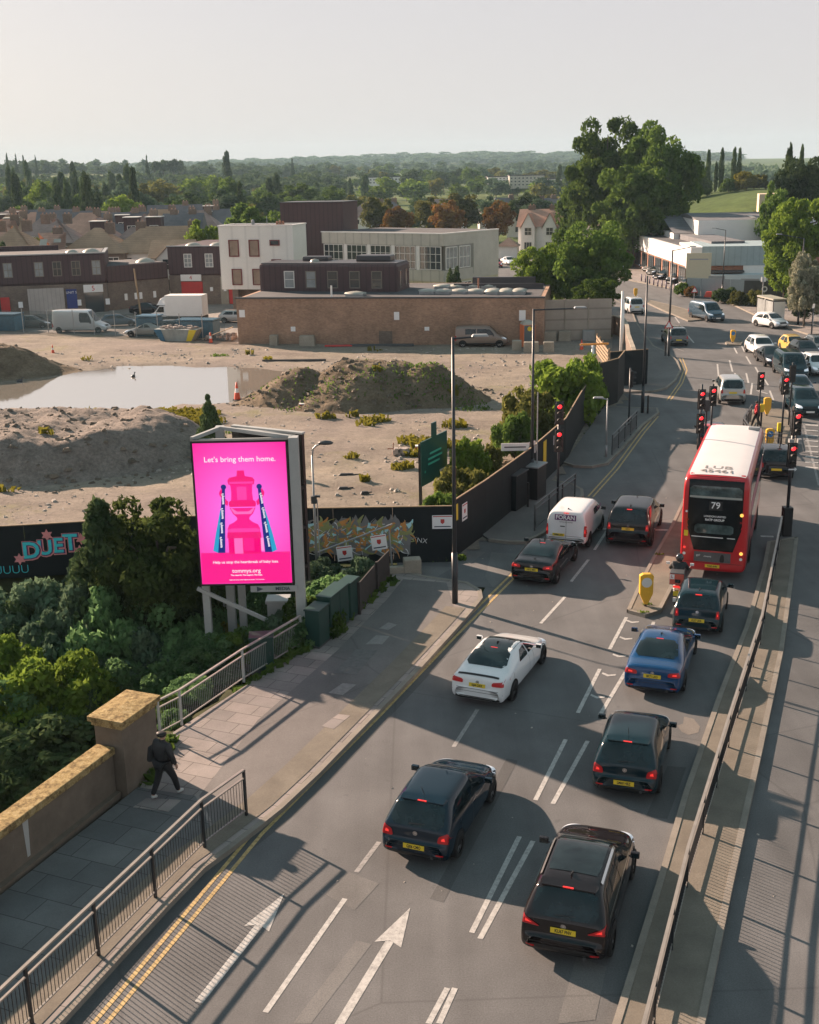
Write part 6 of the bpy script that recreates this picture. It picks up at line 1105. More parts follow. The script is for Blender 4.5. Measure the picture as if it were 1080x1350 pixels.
# --- double decker bus
m_busred = pm('bus_red', (.5, .012, .018), .3, coat=.5); m_buswhite = pm('bus_roof_white', (.62, .6, .6), .5, var=.05, scale=.5); m_bblack = pm('bus_black', (.005, .006, .007), .2, spec=.3)
BL_, BW, BH = 10.1, 2.55, 4.2; hb = BL_ / 2; BHD = 19.5
bx_, by_ = rear(938, 764, BHD, BL_); bus = thing('double_decker_bus', 'red double decker bus with a white roof showing route 79 on its rear', 'bus', (bx_, by_, 0), -rad(BHD))
def busloft():
    S_ = []
    for yy, z0, z1, a in ((-hb, .5, BH - .55, .9), (-hb + .04, .34, BH - .3, .965), (-hb + .14, .3, BH - .1, .99), (-hb + .4, .28, BH, 1), (-hb + 1.2, .28, BH, 1), (0, .28, BH, 1), (hb - 1.2, .28, BH, 1), (hb - .4, .28, BH, 1), (hb - .12, .3, BH - .1, .985), (hb - .02, .4, BH - .4, .93), (hb, .6, BH - .7, .85)): S_.append((yy, z0, z1, a))
    V_ = []; n = 16; w_ = BW / 2
    for yy, z0, z1, a in S_:
        W_ = w_ * a; h = [(0, z0), (W_ * .93, z0), (W_, z0 + .15), (W_, 1.7), (W_ * .995, 2.8), (W_ * .985, z1 - .3), (W_ * .95, z1 - .08), (W_ * .8, z1), (0, z1 + .02)]; ring = h + [(-x, z) for x, z in h[-2:0:-1]]; V_ += [(x, yy, z) for x, z in ring]
    F_ = []
    for s in range(len(S_) - 1):
        for i in range(n): p = s * n + i; q = s * n + (i + 1) % n; F_.append((p, p + n, q + n, q))
    for s in (0, len(S_) - 1):
        q = s * n; fs = [(q, q + 1, q + 15)] + [(q + i, q + i + 1, q + 15 - i, q + 16 - i) for i in range(1, 7)] + [(q + 7, q + 8, q + 9)]; F_ += fs if s == 0 else [f[::-1] for f in fs]
    me = bpy.data.meshes.new('body'); me.from_pydata(V_, [], F_); o = bpy.data.objects.new('body', me); COL.objects.link(o); md = o.modifiers.new('s', 'SUBSURF'); md.levels = 2
    bpy.context.view_layer.update(); dg = bpy.context.evaluated_depsgraph_get(); m2 = bpy.data.meshes.new_from_object(o.evaluated_get(dg)); bv = BVHTree.FromObject(o, dg); bpy.data.objects.remove(o); m2.materials.append(m_busred); m2.polygons.foreach_set('use_smooth', [True] * len(m2.polygons)); o = bpy.data.objects.new('body', m2); COL.objects.link(o); o.parent = bus; return o, bv
bb, bv = busloft(); K = (0, 1, 0)
decal(bv, 'roof_panel', [(-1.08, -hb + .28, BH), (1.08, -hb + .28, BH), (1.08, hb - .3, BH), (-1.08, hb - .3, BH)], (0, 0, -1), m_buswhite, bus, off=.012, nx=10, ny=30, rc=.05)
def rd(name, x0, x1, z0, z1, mat, par=bus, off=.012, top=None, **k): t0, t1 = top or (x0, x1); return decal(bv, name, [(x0, -hb, z0), (x1, -hb, z0), (t1, -hb, z1), (t0, -hb, z1)], K, mat, par, off=off, **k)
bk = rd('rear_black_panel', -1.03, 1.03, 2.1, 4.12, m_bblack, nx=14, ny=14, rc=.06); rd('rear_black_panel', -.74, .74, 1.18, 2.11, m_bblack, top=(-1.03, 1.03), nx=12)
rd('upper_rear_window', -.98, .98, 3.28, 3.78, pm('bus_glass', (.07, .1, .1), .08, spec=.8, var=.7, scale=2.5), bus, .02, rc=.2); rd('window_rail', -.98, .98, 3.3, 3.38, pm('bus_inner', (.35, .36, .33), .5), bus, .026)
rd('lower_rear_window', -.75, .72, 1.88, 2.25, MATS['bus_glass'], bus, .02, rc=.2); nd = rd('route_display', -.24, .26, 2.83, 3.2, m_trim, bus, .02); ys_ = lambda z: (bv.ray_cast((0, -hb - 2, z), K)[0] or Vector((0, -hb, 0))).y; text('79', .36, m_white2, bus, (0.01, ys_(3.02) - .035, 3.02), (rad(88), 0, 0), bold=.004, name='route_number')
text('LONDON UNITED', .1, m_white2, bus, (0, ys_(2.55) - .03, 2.58), (rad(90), 0, 0), bold=.002); text('RATP GROUP', .12, m_white2, bus, (0, ys_(2.44) - .03, 2.44), (rad(90), 0, 0), bold=.003); rd('text_strip', -.85, .35, 1.72, 1.75, m_white2, bus, .02); rd('text_strip', .5, .8, 1.72, 1.75, m_white2, bus, .02)
ad = rd('advert_panel', -.72, .68, .72, 1.12, pm('grey_advert', (.1, .1, .105), .4, var=.3, scale=2), bus, .016, nx=8); text('go!', .12, m_white2, bus, (-.55, ys_(.98) - .03, .98), (rad(92), 0, 0)); text('cinema', .1, m_white2, bus, (-.2, ys_(.95) - .03, .95), (rad(92), 0, 0)); rd('advert_figure', .25, .45, .74, 1.05, m_black, bus, .022, top=(.3, .42), rc=.6)
for x_, z_, r_, mt in ((-1.08, 2.72, .045, m_white2), (1.0, 2.7, .07, m_amber), (-1.02, 2.4, .035, m_tail), (.98, 2.4, .035, m_tail), (-1.1, 1.25, .055, m_brake), (1.06, 1.15, .07, m_amber), (1.06, .92, .06, m_white2), (-1.1, 1.0, .06, m_white2)): h = bv.ray_cast((x_, -hb - 2, z_), K); MB().disc((x_, (h[0].y if h[0] is not None else -hb) - .02, z_), (0, -1, 0), r_, 14).build('rear_lamp', mt, bus)
rd('notice', -1.14, -.99, 1.72, 1.95, m_plateY, bus, .014, nx=2, ny=2); plate(bus, 0, -hb - .03, .56, .55, .12, 'YX62 AHN', m_plateY, (rad(92), 0, 0)); rd('bumper_gap', -1.1, 1.1, .68, .695, m_trim, bus, .013)
for sd in (1, -1):
    def sdc(name, y0, y1, z0, z1, mat, off=.01, **k): return decal(bv, name, [(sd * 1.28, y0, z0), (sd * 1.28, y1, z0), (sd * 1.28, y1, z1), (sd * 1.28, y0, z1)], (-sd, 0, 0), mat, bus, off=off, **k)
    for i in range(7): sdc('upper_side_window', -hb + .55 + i * 1.36, -hb + 1.82 + i * 1.36, 3.02, 3.82, MATS['bus_glass'], nx=3)
    for i in range(6): sdc('lower_side_window', -hb + 1.9 + i * 1.25, -hb + 3.07 + i * 1.25, 1.5, 2.35, MATS['bus_glass'], nx=3)
    sdc('side_advert', -hb + 1.4, hb - 1.2, 2.45, 2.9, pm('pale_side_advert', (.55, .2, .25), .5, var=.5, scale=.7), .008); sdc('engine_grille', -hb + .5, -hb + 1.5, .7, 1.6, m_trim, .01)
    for yy in (-hb + 2.75, hb - 2.6):
        MB().disc((sd * 1.283, yy, .5), (sd, 0, 0), .57, 24).build('wheel_arch', m_arch, bus); wheel(bus, sd * 1.295, yy, .48, .28, sd, m_rim)
MB().box((1.5, hb - .3, 2.2), (.14, .1, .4)).bar((1.25, hb - .1, 2.45), (1.5, hb - .3, 2.42), .04, .04).build('wing_mirror', m_trim, bus, bevel=.02); MB().box((-1.5, hb - .3, 2.6), (.14, .1, .4)).bar((-1.25, hb - .1, 2.85), (-1.5, hb - .3, 2.8), .04, .04).build('wing_mirror', m_trim, bus, bevel=.02)
text('LUB', .62, pm('roof_letters', (.22, .21, .2), .6), bus, (-.05, -hb + 1.25, BH + .03), (0, 0, 0), bold=.006, name='roof_lettering'); text('45461', .52, MATS['roof_letters'], bus, (-.05, -hb + .68, BH + .03), (0, 0, 0), bold=.006, name='roof_lettering'); MB().box((.85, hb - 1.2, BH + .06), (.5, .3, .12)).build('roof_vent', m_grey, bus, bevel=.03)
# ---------------------------------------------------------------- billboard
bx0, bx1, bY, bz0, bz1 = -7.19, -3.98, 37.4, 2.14, 7.2
B_ = thing('digital_billboard', 'tall lit pink screen on steel legs reading Lets bring them home', 'billboard', (bx0, bY, 0)); W_ = bx1 - bx0; Hh = bz1 - bz0
m_steel = pm('painted_steel', (.4, .41, .4), .5, .1, var=.08, scale=2)
fr = MB().b2(0, W_, 0, .3, bz0, bz1).build('screen_case', m_black, B_)
def emis(name, c, s=1., grad=None):
    m = bpy.data.materials.new(name); m.use_nodes = True; t = m.node_tree; b = t.nodes['Principled BSDF']; b.inputs['Base Color'].default_value = (.01, .01, .01, 1); b.inputs['Roughness'].default_value = .4
    b.inputs['Emission Color'].default_value = lin(c); b.inputs['Emission Strength'].default_value = s
    if grad:
        tc = t.nodes.new('ShaderNodeTexCoord'); mp = t.nodes.new('ShaderNodeMapping'); mp.inputs['Location'].default_value = grad[0]; mp.inputs['Scale'].default_value = grad[1]; g = t.nodes.new('ShaderNodeTexGradient'); g.gradient_type = 'SPHERICAL'
        r = t.nodes.new('ShaderNodeValToRGB'); r.color_ramp.elements[0].color = lin(c); r.color_ramp.elements[1].color = lin(grad[2]); r.color_ramp.elements[1].position = .85
        t.links.new(tc.outputs['Object'], mp.inputs[0]); t.links.new(mp.outputs[0], g.inputs[0]); t.links.new(g.outputs[1], r.inputs[0]); t.links.new(r.outputs[0], b.inputs['Emission Color'])
    return m
ES = .35
mg_ = .07
cx_, cz_ = W_ / 2, bz0 + Hh * .5
m_scr = emis('screen_pink', (1., .012, .33), ES, ((-cx_ / 2.6, 0, -cz_ / 3.1), (1 / 2.6, 1, 1 / 3.1), (1., .17, .85)))
def fl(pts, mat, d, name='screen_artwork', par=None): return MB().add([(x * W_, -d, bz0 + z * Hh) for x, z in pts], [tuple(range(len(pts)))]).build(name, mat, par or scr)
scr = MB().add([(mg_, -.01, bz0 + mg_), (W_ - mg_, -.01, bz0 + mg_), (W_ - mg_, -.01, bz1 - mg_), (mg_, -.01, bz1 - mg_)], [(0, 1, 2, 3)]).build('screen', m_scr, B_)
e_hot = emis('screen_magenta', (1., .006, .27), ES); e_dk = emis('screen_deep_pink', (.95, .004, .2), ES); e_lt = emis('screen_light_pink', (1., .16, .55), ES); e_pale = emis('screen_pale_pink', (1., .35, .75), ES); e_w = emis('screen_white', (1, .9, .98), ES); e_nv = emis('screen_navy', (.004, .02, .2), ES); e_tl = emis('screen_teal', (.02, .35, .6), ES); e_md = emis('screen_mid_pink', (1., .05, .4), ES)
fl([(.03, .02), (.97, .02), (.97, .235), (.03, .235)], e_hot, .014)
def cup(prof, mat, d):      # mirrored outline, x half width against z
    fl([(.5 - x, z) for x, z in prof] + [(.5 + x, z) for x, z in prof[::-1]], mat, d)
cup([(.17, .235), (.17, .33), (.2, .33), (.2, .345)][0:3], e_dk, .018)
fl([(.33, .225), (.67, .225), (.67, .34), (.33, .34)], e_dk, .018); fl([(.39, .227), (.48, .227), (.48, .335), (.39, .335)], e_lt, .022); fl([(.49, .245), (.6, .245), (.6, .335), (.49, .335)], e_hot, .022); fl([(.64, .245), (.7, .245), (.7, .335), (.64, .335)], e_pale, .016)
fl([(.32, .335), (.68, .335), (.675, .375), (.325, .375)], e_dk, .022)
cup([(.17, .375), (.17, .402), (.15, .43), (.1, .445), (.062, .465), (.066, .48), (.105, .505), (.135, .545)], e_hot, .024); cup([(.135, .552), (.142, .57), (.138, .588), (.118, .596)], e_dk, .026); cup([(.115, .592), (.108, .65), (.112, .69), (.12, .71)], e_hot, .024); cup([(.132, .705), (.14, .735), (.12, .752), (.042, .762), (.036, .8)], e_dk, .03)
cup([(.165, .378), (.165, .398), (.13, .404)], e_md, .028); cup([(.085, .502), (.12, .535), (.12, .547), (.06, .52)], e_lt, .027); cup([(.05, .6), (.05, .69)], e_md, .027); cup([(.12, .71), (.125, .725)], e_md, .032)
for sx in (-1, 1):
    pts = [(.5 + sx * (.165 + .07 * sin(pi * i / 10)), .7 - .11 * i / 10) for i in range(11)] + [(.5 + sx * (.16 + .045 * sin(pi * i / 10)), .69 - .09 * i / 10) for i in range(10, -1, -1)]; fl(pts, e_dk, .026)
    fl([(.5 + sx * .155, .56), (.5 + sx * .19, .575), (.5 + sx * .17, .6), (.5 + sx * .145, .59)], e_dk, .02)
    fl([(.5 + sx * .17, .68), (.5 + sx * .2, .68), (.5 + sx * .285, .235), (.5 + sx * .21, .235)], e_nv, .034)
    fl([(.5 + sx * .2, .62), (.5 + sx * .285, .235), (.5 + sx * .335, .25), (.5 + sx * .3, .36)], e_tl, .03); cc = MB().disc(((.5 + sx * .185) * W_, -.036, bz0 + .69 * Hh), (0, -1, 0), .09, 14).build('screen_artwork', e_nv, scr)
    for k in range(4): text("tommy's", .11, e_w, scr, ((.5 + sx * (.2 + .016 * k)) * W_, -.04, bz0 + (.61 - .1 * k) * Hh), (pi / 2, -rad(90 if sx < 0 else 97), 0), bold=.004)
text("Let's bring them home.", .255, e_w, scr, (.5 * W_, -.03, bz0 + .875 * Hh), FR, bold=.0015); text('Help us stop the heartbreak of baby loss.', .134, e_w, scr, (.5 * W_, -.03, bz0 + .168 * Hh), FR, bold=.002); text('tommys.org', .2, e_w, scr, (.5 * W_, -.03, bz0 + .105 * Hh), FR, bold=.0015)
text('The research. The support. The hope.', .07, e_w, scr, (.5 * W_, -.03, bz0 + .075 * Hh), FR, bold=.002); text('Registered charity number England and Scotland   FA Community', .045, e_w, scr, (.5 * W_, -.03, bz0 + .042 * Hh), FR, bold=.001)
# frame, back screen, legs
q = MB(); q.b2(W_ + .02, W_ + .34, .02, .42, -.6, bz1 + .05); q.build('steel_column', m_steel, B_, bevel=.01)
for x_, y_ in ((.12, .35), (.35, 3.0), (1.15, 1.6)): MB().b2(x_ - .12, x_ + .12, y_ - .12, y_ + .12, -2.8, bz0 + .2 if y_ < 1 else bz0 + .3).build('steel_leg', m_steel, B_)
MB().b2(.6, .88, 1.5, 1.78, -2.8, bz1 + .15).build('steel_column', m_steel, B_)
for a, b in (((.0, .3, bz1 + .02), (.75, 1.6, bz1 + .1)), ((.75, 1.6, bz1 + .1), (W_ + .1, .35, bz1)), ((.2, .5, bz1 - .1), (W_ + .1, .5, bz1 - .1)), ((1.3, 1.7, bz1), (W_ + .2, .8, bz1 - .05)), ((-.15, .2, bz0 - .15), (W_ + .1, .6, .0))): MB().bar(a, b, .12, .12).build('cross_member', m_steel, B_)
bs = MB(); bs.bar((1.1, 2.2, (bz0 + bz1) / 2 - .05), (W_ + .45, .75, (bz0 + bz1) / 2 - .05), .14, Hh + .15).build('rear_screen_case', m_black, B_); MB().bar((1.1, 2.13, bz1 + .06), (W_ + .48, .68, bz1 + .06), .2, .06).build('top_trim', m_steel, B_)
for z_ in (2.6, 4.0, 5.4): MB().bar((W_ + .2, .4, z_), (W_ + .45, .7, z_), .1, .1).build('bracket', m_black, B_)
MB().b2(W_ - 1.5, W_ + .1, -.04, .0, bz0 - .24, bz0 - .03).build('owner_plate', m_steel, B_); text('MEDIA', .17, pm('dark_lettering', (.05, .07, .1), .5), B_, (W_ - .4, -.05, bz0 - .13), FR, bold=.004, name='owner_lettering'); MB().add([(W_ - 1.28, -.05, bz0 - .22), (W_ - 1.06, -.05, bz0 - .13), (W_ - 1.28, -.05, bz0 - .04)], [(0, 1, 2)]).build('owner_emblem', MATS['dark_lettering'], B_)
o = thing('equipment_cabinet', 'grey steel cabinet on a plinth under the right edge of the pink billboard', 'cabinet', (-4.75, 39.0, 0)); MB().b2(-.38, .38, -.3, .3, -.9, .95).build('cabinet', m_steel, o, bevel=.02); MB().b2(-.43, .43, -.35, .35, .95, 1.08).build('lid', m_steel, o, bevel=.02)
struct('concrete_base', MB().b2(-7.2, -4.6, 40.2, 42.2, -2.6, -1.1), m_conc)
# ---------------------------------------------------------------- graffiti (paint on the hoardings)
def paintmat(name, c): return pm('spray_' + name, c, .6, var=.12, scale=4)
g_or, g_gn, g_bl, g_gy, g_tq, g_pk, g_wh = paintmat('orange', (.6, .27, .07)), paintmat('olive', (.3, .32, .12)), paintmat('pale_blue', (.45, .75, .8)), paintmat('grey', (.2, .2, .2)), paintmat('turquoise', (.05, .65, .72)), paintmat('pink', (.8, .3, .3)), paintmat('white', (.75, .78, .78))
def graf(par, x0, x1, y_at, seed, n_):
    r = random.Random(seed); base = MB(); k = 26; up = [(x0 + (x1 - x0) * i / k, 1.75 + (.28 if i % 2 else -.05) * (.4 + r.random()) * (1 if 1 < i < k - 1 else 0)) for i in range(k + 1)]; dn = [(x0 + (x1 - x0) * i / k, .55 - .3 * r.random()) for i in range(k, -1, -1)]
    for i in range(k): base.add([(up[i][0], y_at(up[i][0]) - .022, up[i][1]), (up[i + 1][0], y_at(up[i + 1][0]) - .022, up[i + 1][1]), (dn[k - i - 1][0], y_at(up[i + 1][0]) - .022, dn[k - i - 1][1]), (dn[k - i][0], y_at(up[i][0]) - .022, dn[k - i][1])], [(3, 2, 1, 0)])
    base.build('graffiti', g_gy, par); layers = {m.name: (m, MB()) for m in (g_or, g_gn, g_bl, g_gy, g_wh)}
    for i in range(n_):
        m = r.choice([g_or, g_gn, g_gn, g_bl, g_gy, g_or, g_wh]); mb = layers[m.name][1]; x = x0 + (x1 - x0) * r.random(); z = .5 + 1.3 * r.random(); a = r.uniform(-1.2, 1.2); l = r.uniform(.2, .65); c = r.uniform(-2.2, 2.2); wd = r.uniform(.025, .13) if m is not g_wh else .022; V_ = []; nn = 7; d_ = .024 + i * .00008
        px_, pz_ = x, z
        for s in range(nn + 1):
            aa = a + c * s / nn; ww = wd * (1 - .85 * s / nn); V_.append((px_ - sin(aa) * ww, pz_ + cos(aa) * ww)); V_.append((px_ + sin(aa) * ww, pz_ - cos(aa) * ww)); px_ += cos(aa) * l / nn; pz_ += sin(aa) * l / nn
        if min(v[0] for v in V_) < x0 - .3 or max(v[0] for v in V_) > x1 + .3 or min(v[1] for v in V_) < .15 or max(v[1] for v in V_) > 2.15: continue
        mb.add([(v[0], y_at(v[0]) - d_, v[1]) for v in V_], [(2 * s, 2 * s + 1, 2 * s + 3, 2 * s + 2) for s in range(nn)])
    for m, mb in layers.values():
        if mb.f: mb.build('graffiti', m, par)
graf(HG, .35, 5.6, lambda x: -.1 / 7.35 * x, 4, 330)
mbw = MB(); mbw.add([(-.3, -.05, .3), (.35, -.05, .3), (.35, -.05, 1.7), (-.3, -.05, 1.6)], [(0, 1, 2, 3)]); mbw.build('graffiti', g_wh, HG)
for x_, z_ in ((.0, .7), (-.1, 1.1)): text('S', .8, paintmat('blue', (.02, .07, .2)), HG, (x_, -.07, z_), FR, bold=.03, name='graffiti')
text('NX', .3, g_wh, HG, (6.1, -.12, .95), (pi / 2, .15, 0), bold=-.004, name='graffiti'); text('SKR', .3, g_gn, HG, (.5, -.03, 2.05), FR, bold=-.002, name='graffiti')
an = atan2(.7, 6.4); tx = lambda px: (R(px, 700, 44.7)[0] + 22)
def ong(x): return (x, .7 / 6.4 * x if x < 6.4 else .7 + (x - 6.4) * .149)
for s_, x_, z_, sz in (('D', tx(36), 1.12, .95), ('U', tx(54), 1.2, .85), ('E', tx(71), 1.26, .85), ('T', tx(87), 1.36, .95)):
    bx_ = ong(x_); text(s_, sz, g_pk, HL, (bx_[0] + .03, bx_[1] - .05, z_ - .03), (pi / 2, 0, an), bold=.09, name='graffiti'); text(s_, sz, paintmat('violet', (.12, .03, .14)), HL, (bx_[0] + .02, bx_[1] - .06, z_ - .01), (pi / 2, 0, an), bold=.055, name='graffiti'); text(s_, sz, g_tq, HL, (bx_[0], bx_[1] - .07, z_), (pi / 2, 0, an), bold=.022, name='graffiti')
for k, (x_, z_) in enumerate(((tx(20), .8), (tx(101), 1.5), (tx(58), 1.75), (tx(98), 1.0))):
    bx_ = ong(x_); V_ = []; 
    for i in range(12): a = 2 * pi * i / 12; rr = .26 if i % 2 else .14; V_.append((bx_[0] + rr * cos(a), bx_[1] - .045, z_ + rr * sin(a)))
    MB().add(V_, [tuple(range(12))]).build('graffiti', g_pk, HL)
text('UUUU', .5, g_tq, HL, (ong(tx(8))[0], ong(tx(8))[1] - .04, .35), (pi / 2, 0, an), bold=-.008, name='graffiti'); text('lo', .34, g_wh, HL, (tx(170), 1.62, 1.9), (pi / 2, 0, .1), bold=-.002, name='graffiti')
def notice(par, x, y, z, w_, h, rz=0., lines=2):
    s = MB().b2(-w_ / 2, w_ / 2, -.012, .0, -h / 2, h / 2).build('safety_notice', m_white2, par); s.location = (x, y, z); s.rotation_euler = (0, 0, rz)
    MB().add([(-.08, -.016, .12), (-.08, -.016, -.02), (0, -.016, -.09), (.08, -.016, -.02), (.08, -.016, .12)], [(0, 1, 2, 3, 4)]).build('shield', m_red, s); MB().b2(-w_ * .4, w_ * .4, -.016, -.013, -h * .38, -h * .3).build('wording', MATS['dark_lettering'], s); MB().b2(-w_ * .46, w_ * .46, -.016, -.013, h * .38, h * .44).build('wording', m_red, s); return s
notice(HG, 6.95, -.13, 1.75, .85, .58)
ha = atan2(HOARD[1][1] - HOARD[0][1], HOARD[1][0] - HOARD[0][0]); dd_ = Vector((cos(ha), sin(ha)))
def onh(d, z): p = dd_ * d + Vector((dd_.y, -dd_.x)) * .03; return (p.x, p.y, z)
notice(HS, *onh(1.0, 1.75), .55, .75, ha); s = MB().b2(-.12, .12, -.012, 0, -.35, .35).build('yellow_notice', m_plateY, HS); s.location = onh(.15, 1.95); s.rotation_euler = (0, 0, ha)
p_ = Vector(HOARD[3]) - Vector(HOARD[0]); pa = Vector(HOARD[2]) - Vector(HOARD[0]); aa = atan2(p_.y - pa.y, p_.x - pa.x); e = pa + (p_ - pa) * .35; s = MB().b2(-.3, .3, -.05, -.03, -.75, .75).build('yellow_notice', m_plateY, HS); s.location = (e.x, e.y, 1.55); s.rotation_euler = (0, 0, aa)
e = pa + (p_ - pa) * .62; s = MB().b2(-.1, .1, -.05, -.03, -.25, .25).build('white_notice', m_white2, HS); s.location = (e.x, e.y, 1.9); s.rotation_euler = (0, 0, aa)
# leaning pole with two notices and the low block wall in the weeds
o = thing('notice_rail', 'long pale pole carrying two white safety notices in front of the graffiti', 'pole', (-3.7, 44.6, 0)); MB().tube((-.1, 0, .9), (3.0, .35, 1.95), .035).build('rail', m_grey, o); MB().tube((2.95, .3, 0), (2.85, .3, 1.7), .04).build('post', m_grey, o)
notice(o, 1.05, -.08, .88, .62, .62, .05).rotation_euler = (0, -.1, .05); notice(o, 2.45, -.08, 1.32, .62, .62, .05).rotation_euler = (0, -.12, .05)
o = thing('concrete_block', 'weathered concrete beam lying in the weeds under the two notices', 'beam', (-3.0, 43.9, 0), .12); MB().box((1.2, 0, .25), (3.4, .22, .3)).build('beam', m_conc, o, bevel=.02); MB().box((3.1, .1, .35), (.7, .5, .65)).build('end_block', m_conc, o, bevel=.04)
# green site board
a = G(557, 668); o = thing('site_board', 'dark green site board on two posts behind the hoarding', 'sign', (a[0], a[1], 0), rad(63)); MB().b2(0, 2.9, 0, .06, 1.0, 3.2).build('board', pm('green_board', (.008, .07, .06), .3), o); MB().b2(.0, .12, .06, .18, 0, 3.1).build('post', m_black, o); MB().b2(2.78, 2.9, .06, .18, 0, 3.1).build('post', m_black, o); MB().b2(1.2, 1.7, .0, .06, 3.2, 3.9).build('board_emblem', MATS['green_board'], o)
g_l = pm('pale_green_lettering', (.05, .4, .28), .5); [MB().b2(a_, b_, -.01, -.004, z_, z_ + .1).build('board_line', m_, o) for a_, b_, z_, m_ in ((.9, 2.2, 2.4, g_l), (.7, 2.3, 2.15, g_l), (.7, 2.0, 1.9, g_l), (.3, .42, 1.6, g_l), (2.0, 2.6, 1.3, m_white2))]
# timber rails near the hoarding
o = thing('timber_rail', 'weathered timber rail fence just behind the hoarding near the tall post', 'fence', (*G(670, 640), 0), rad(62)); [MB().box((x_, .5, .55), (.14, .14, 1.1)).build('post', m_ply, o) for x_ in (-3.2, -1.2, .8)]; [MB().box((-1.2, .5, z_), (4.2, .06, .14)).build('rail', m_ply, o) for z_ in (.5, 1.)]
# ---------------------------------------------------------------- parapet and pillar
n = NT('parapet_render'); c = n.ramp(n.noise(1.4, 6, .7), [(.3, (.12, .095, .07)), (.7, (.19, .15, .115))]); c = n.mix(n.ramp(n.noise(.8, 4, .6, n.mapping(0, (1, 1, .25))), [(.66, 0.), (.7, .5)]), c, (.35, .33, .3)); n.color(c); n.b.inputs['Roughness'].default_value = .9; n.bump(n.noise(12, 5, .7), .4, .02); m_rend = n.m
m_cope = grit('lichen_coping', [(.3, (.1, .07, .035)), (.42, (.24, .17, .08)), (.55, (.38, .28, .13)), (.7, (.42, .34, .2))], 4.5, 18, .6, .3)
wa = atan2(27.1 - 8, -7.75 + 15.6); Lw = sqrt((27.1 - 8) ** 2 + (15.6 - 7.75) ** 2)
o = thing('parapet_wall', 'brown rendered bridge parapet with a yellow lichen coping', 'wall', (-15.6, 8, 0), wa); MB().b2(0, Lw, .05, .42, -3, 1.28).build('wall', m_rend, o); MB().b2(0, Lw, -.04, .52, 1.28, 1.47).build('coping', m_cope, o, bevel=.02); MB().b2(0, Lw, -.1, .05, 0, .2).build('plinth', m_rend, o)
MB().add([(Lw - 3.5, .044, 1.25), (Lw - 3.3, .044, 1.25), (Lw - 3.36, .044, .3), (Lw - 3.46, .044, .3)], [(0, 1, 2, 3)][::1]).build('lime_streak', pm('lime', (.4, .4, .38), .8), o)
o = thing('parapet_pillar', 'square rendered pillar with a wide lichen cap ending the parapet', 'pillar', (-7.72, 27.15, 0), wa); MB().b2(0, 1.5, -.25, .6, -3, 1.98).build('shaft', m_rend, o); MB().b2(-.05, 1.55, -.3, .65, 1.98, 2.1).build('neck', m_cope, o); MB().b2(-.12, 1.62, -.37, .72, 2.1, 2.24).build('cap', m_cope, o, bevel=.02); MB().add([(-.12, -.37, 2.243), (1.62, -.37, 2.243), (1.62, .72, 2.243), (-.12, .72, 2.243), (.65, .17, 2.29), (.85, .17, 2.29)], [(0, 1, 5, 4), (1, 2, 5), (2, 3, 4, 5), (3, 0, 4)]).build('cap_top', m_cope, o)
# ---------------------------------------------------------------- guard railings
m_rail = pm('railing_paint', (.022, .024, .028), .35, var=.1); m_handrail = pm('weathered_handrail', (.3, .27, .24), .35, .2, var=.15, scale=3)
def guardrail(name, label, pts, post=2.0, h=1.25, bars=.11, mat=None, zb=.13, top=None, gap=True, group=None, infill=True, z0=.15, double=False, br=.009):
    mat = mat or m_rail; o = thing(name, label, 'railing', (pts[0][0], pts[0][1], zb), 0, group); ox, oy = pts[0][:2]; P_ = [Vector((p[0] - ox, p[1] - oy)) for p in pts]; first = True
    for a, b in zip(P_[:-1], P_[1:]):
        l = (b - a).length; n_ = max(1, round(l / post)); 
        for i in range(n_ + 1):
            if i == 0 and not first: continue
            q = a.lerp(b, i / n_); MB().box((q.x, q.y, h / 2), (.06, .06, h), atan2((b - a).y, (b - a).x)).build('post', mat, o)
        for i in range(n_):
            p, q = a.lerp(b, i / n_), a.lerp(b, (i + 1) / n_); hr = h - (.22 if gap else .0)
            if infill:
                MB().bar((p.x, p.y, hr), (q.x, q.y, hr), .05, .035).build('panel_rail', top or mat, o); MB().bar((p.x, p.y, z0), (q.x, q.y, z0), .04, .03).build('bottom_rail', top or mat, o); k = max(2, int((q - p).length / bars)); g_ = MB()
                for j in range(1, k): s = p.lerp(q, j / k); g_.tube((s.x, s.y, z0), (s.x, s.y, hr), br, n=4, cap=False)
                g_.build('bars', mat, o)
            else: MB().bar((p.x, p.y, h - .28), (q.x, q.y, h - .28), .05, .05).build('mid_rail', top or mat, o)
        MB().bar((a.x, a.y, h), (b.x, b.y, h), .07, .045).build('handrail', top or mat, o); first = False
    return o
ra, rb = Vector(G(270, 1117, .13)), Vector(G(59, 1332, .13)); dr = (rb - ra).normalized(); e = Vector(G(325, 1075, .13))
guardrail('guard_railing', 'black pedestrian railing along the pavement edge at the lower left', [tuple(e), tuple(ra), tuple(ra + dr * 17)], 2.02, 1.27, .105, top=m_handrail)
WH = pm('handrail_paint', (.33, .3, .27), .4, var=.15, scale=3)
o = guardrail('handrail_fence', 'grey double handrail with mesh infill between the pavement and the thicket', P([(212, 975), (240, 960), (322, 903), (398, 856)], 0.), 2.3, 1.12, .09, mat=m_steel, zb=.1, top=WH, gap=True, br=.006)
o = guardrail('reservation_railing', 'long black railing standing on the central reservation', [(-.2, 6.2)] + P([(862, 1350), (905, 1170), (960, 985), (1002, 850), (1029, 712)], .12), 2.05, 1.05, .12, top=m_handrail, gap=True)
guardrail('guard_railing', 'short black railing beside the traffic light left of the white van', P([(705, 700), (758, 656)], .12), 2.0, 1.2, .14, mat=m_dgrey); guardrail('guard_railing', 'dark railing by the kerb near the thin grey lamp post', P([(807, 600), (839, 566)], .12), 1.6, 1.15, .16, mat=m_dgrey)
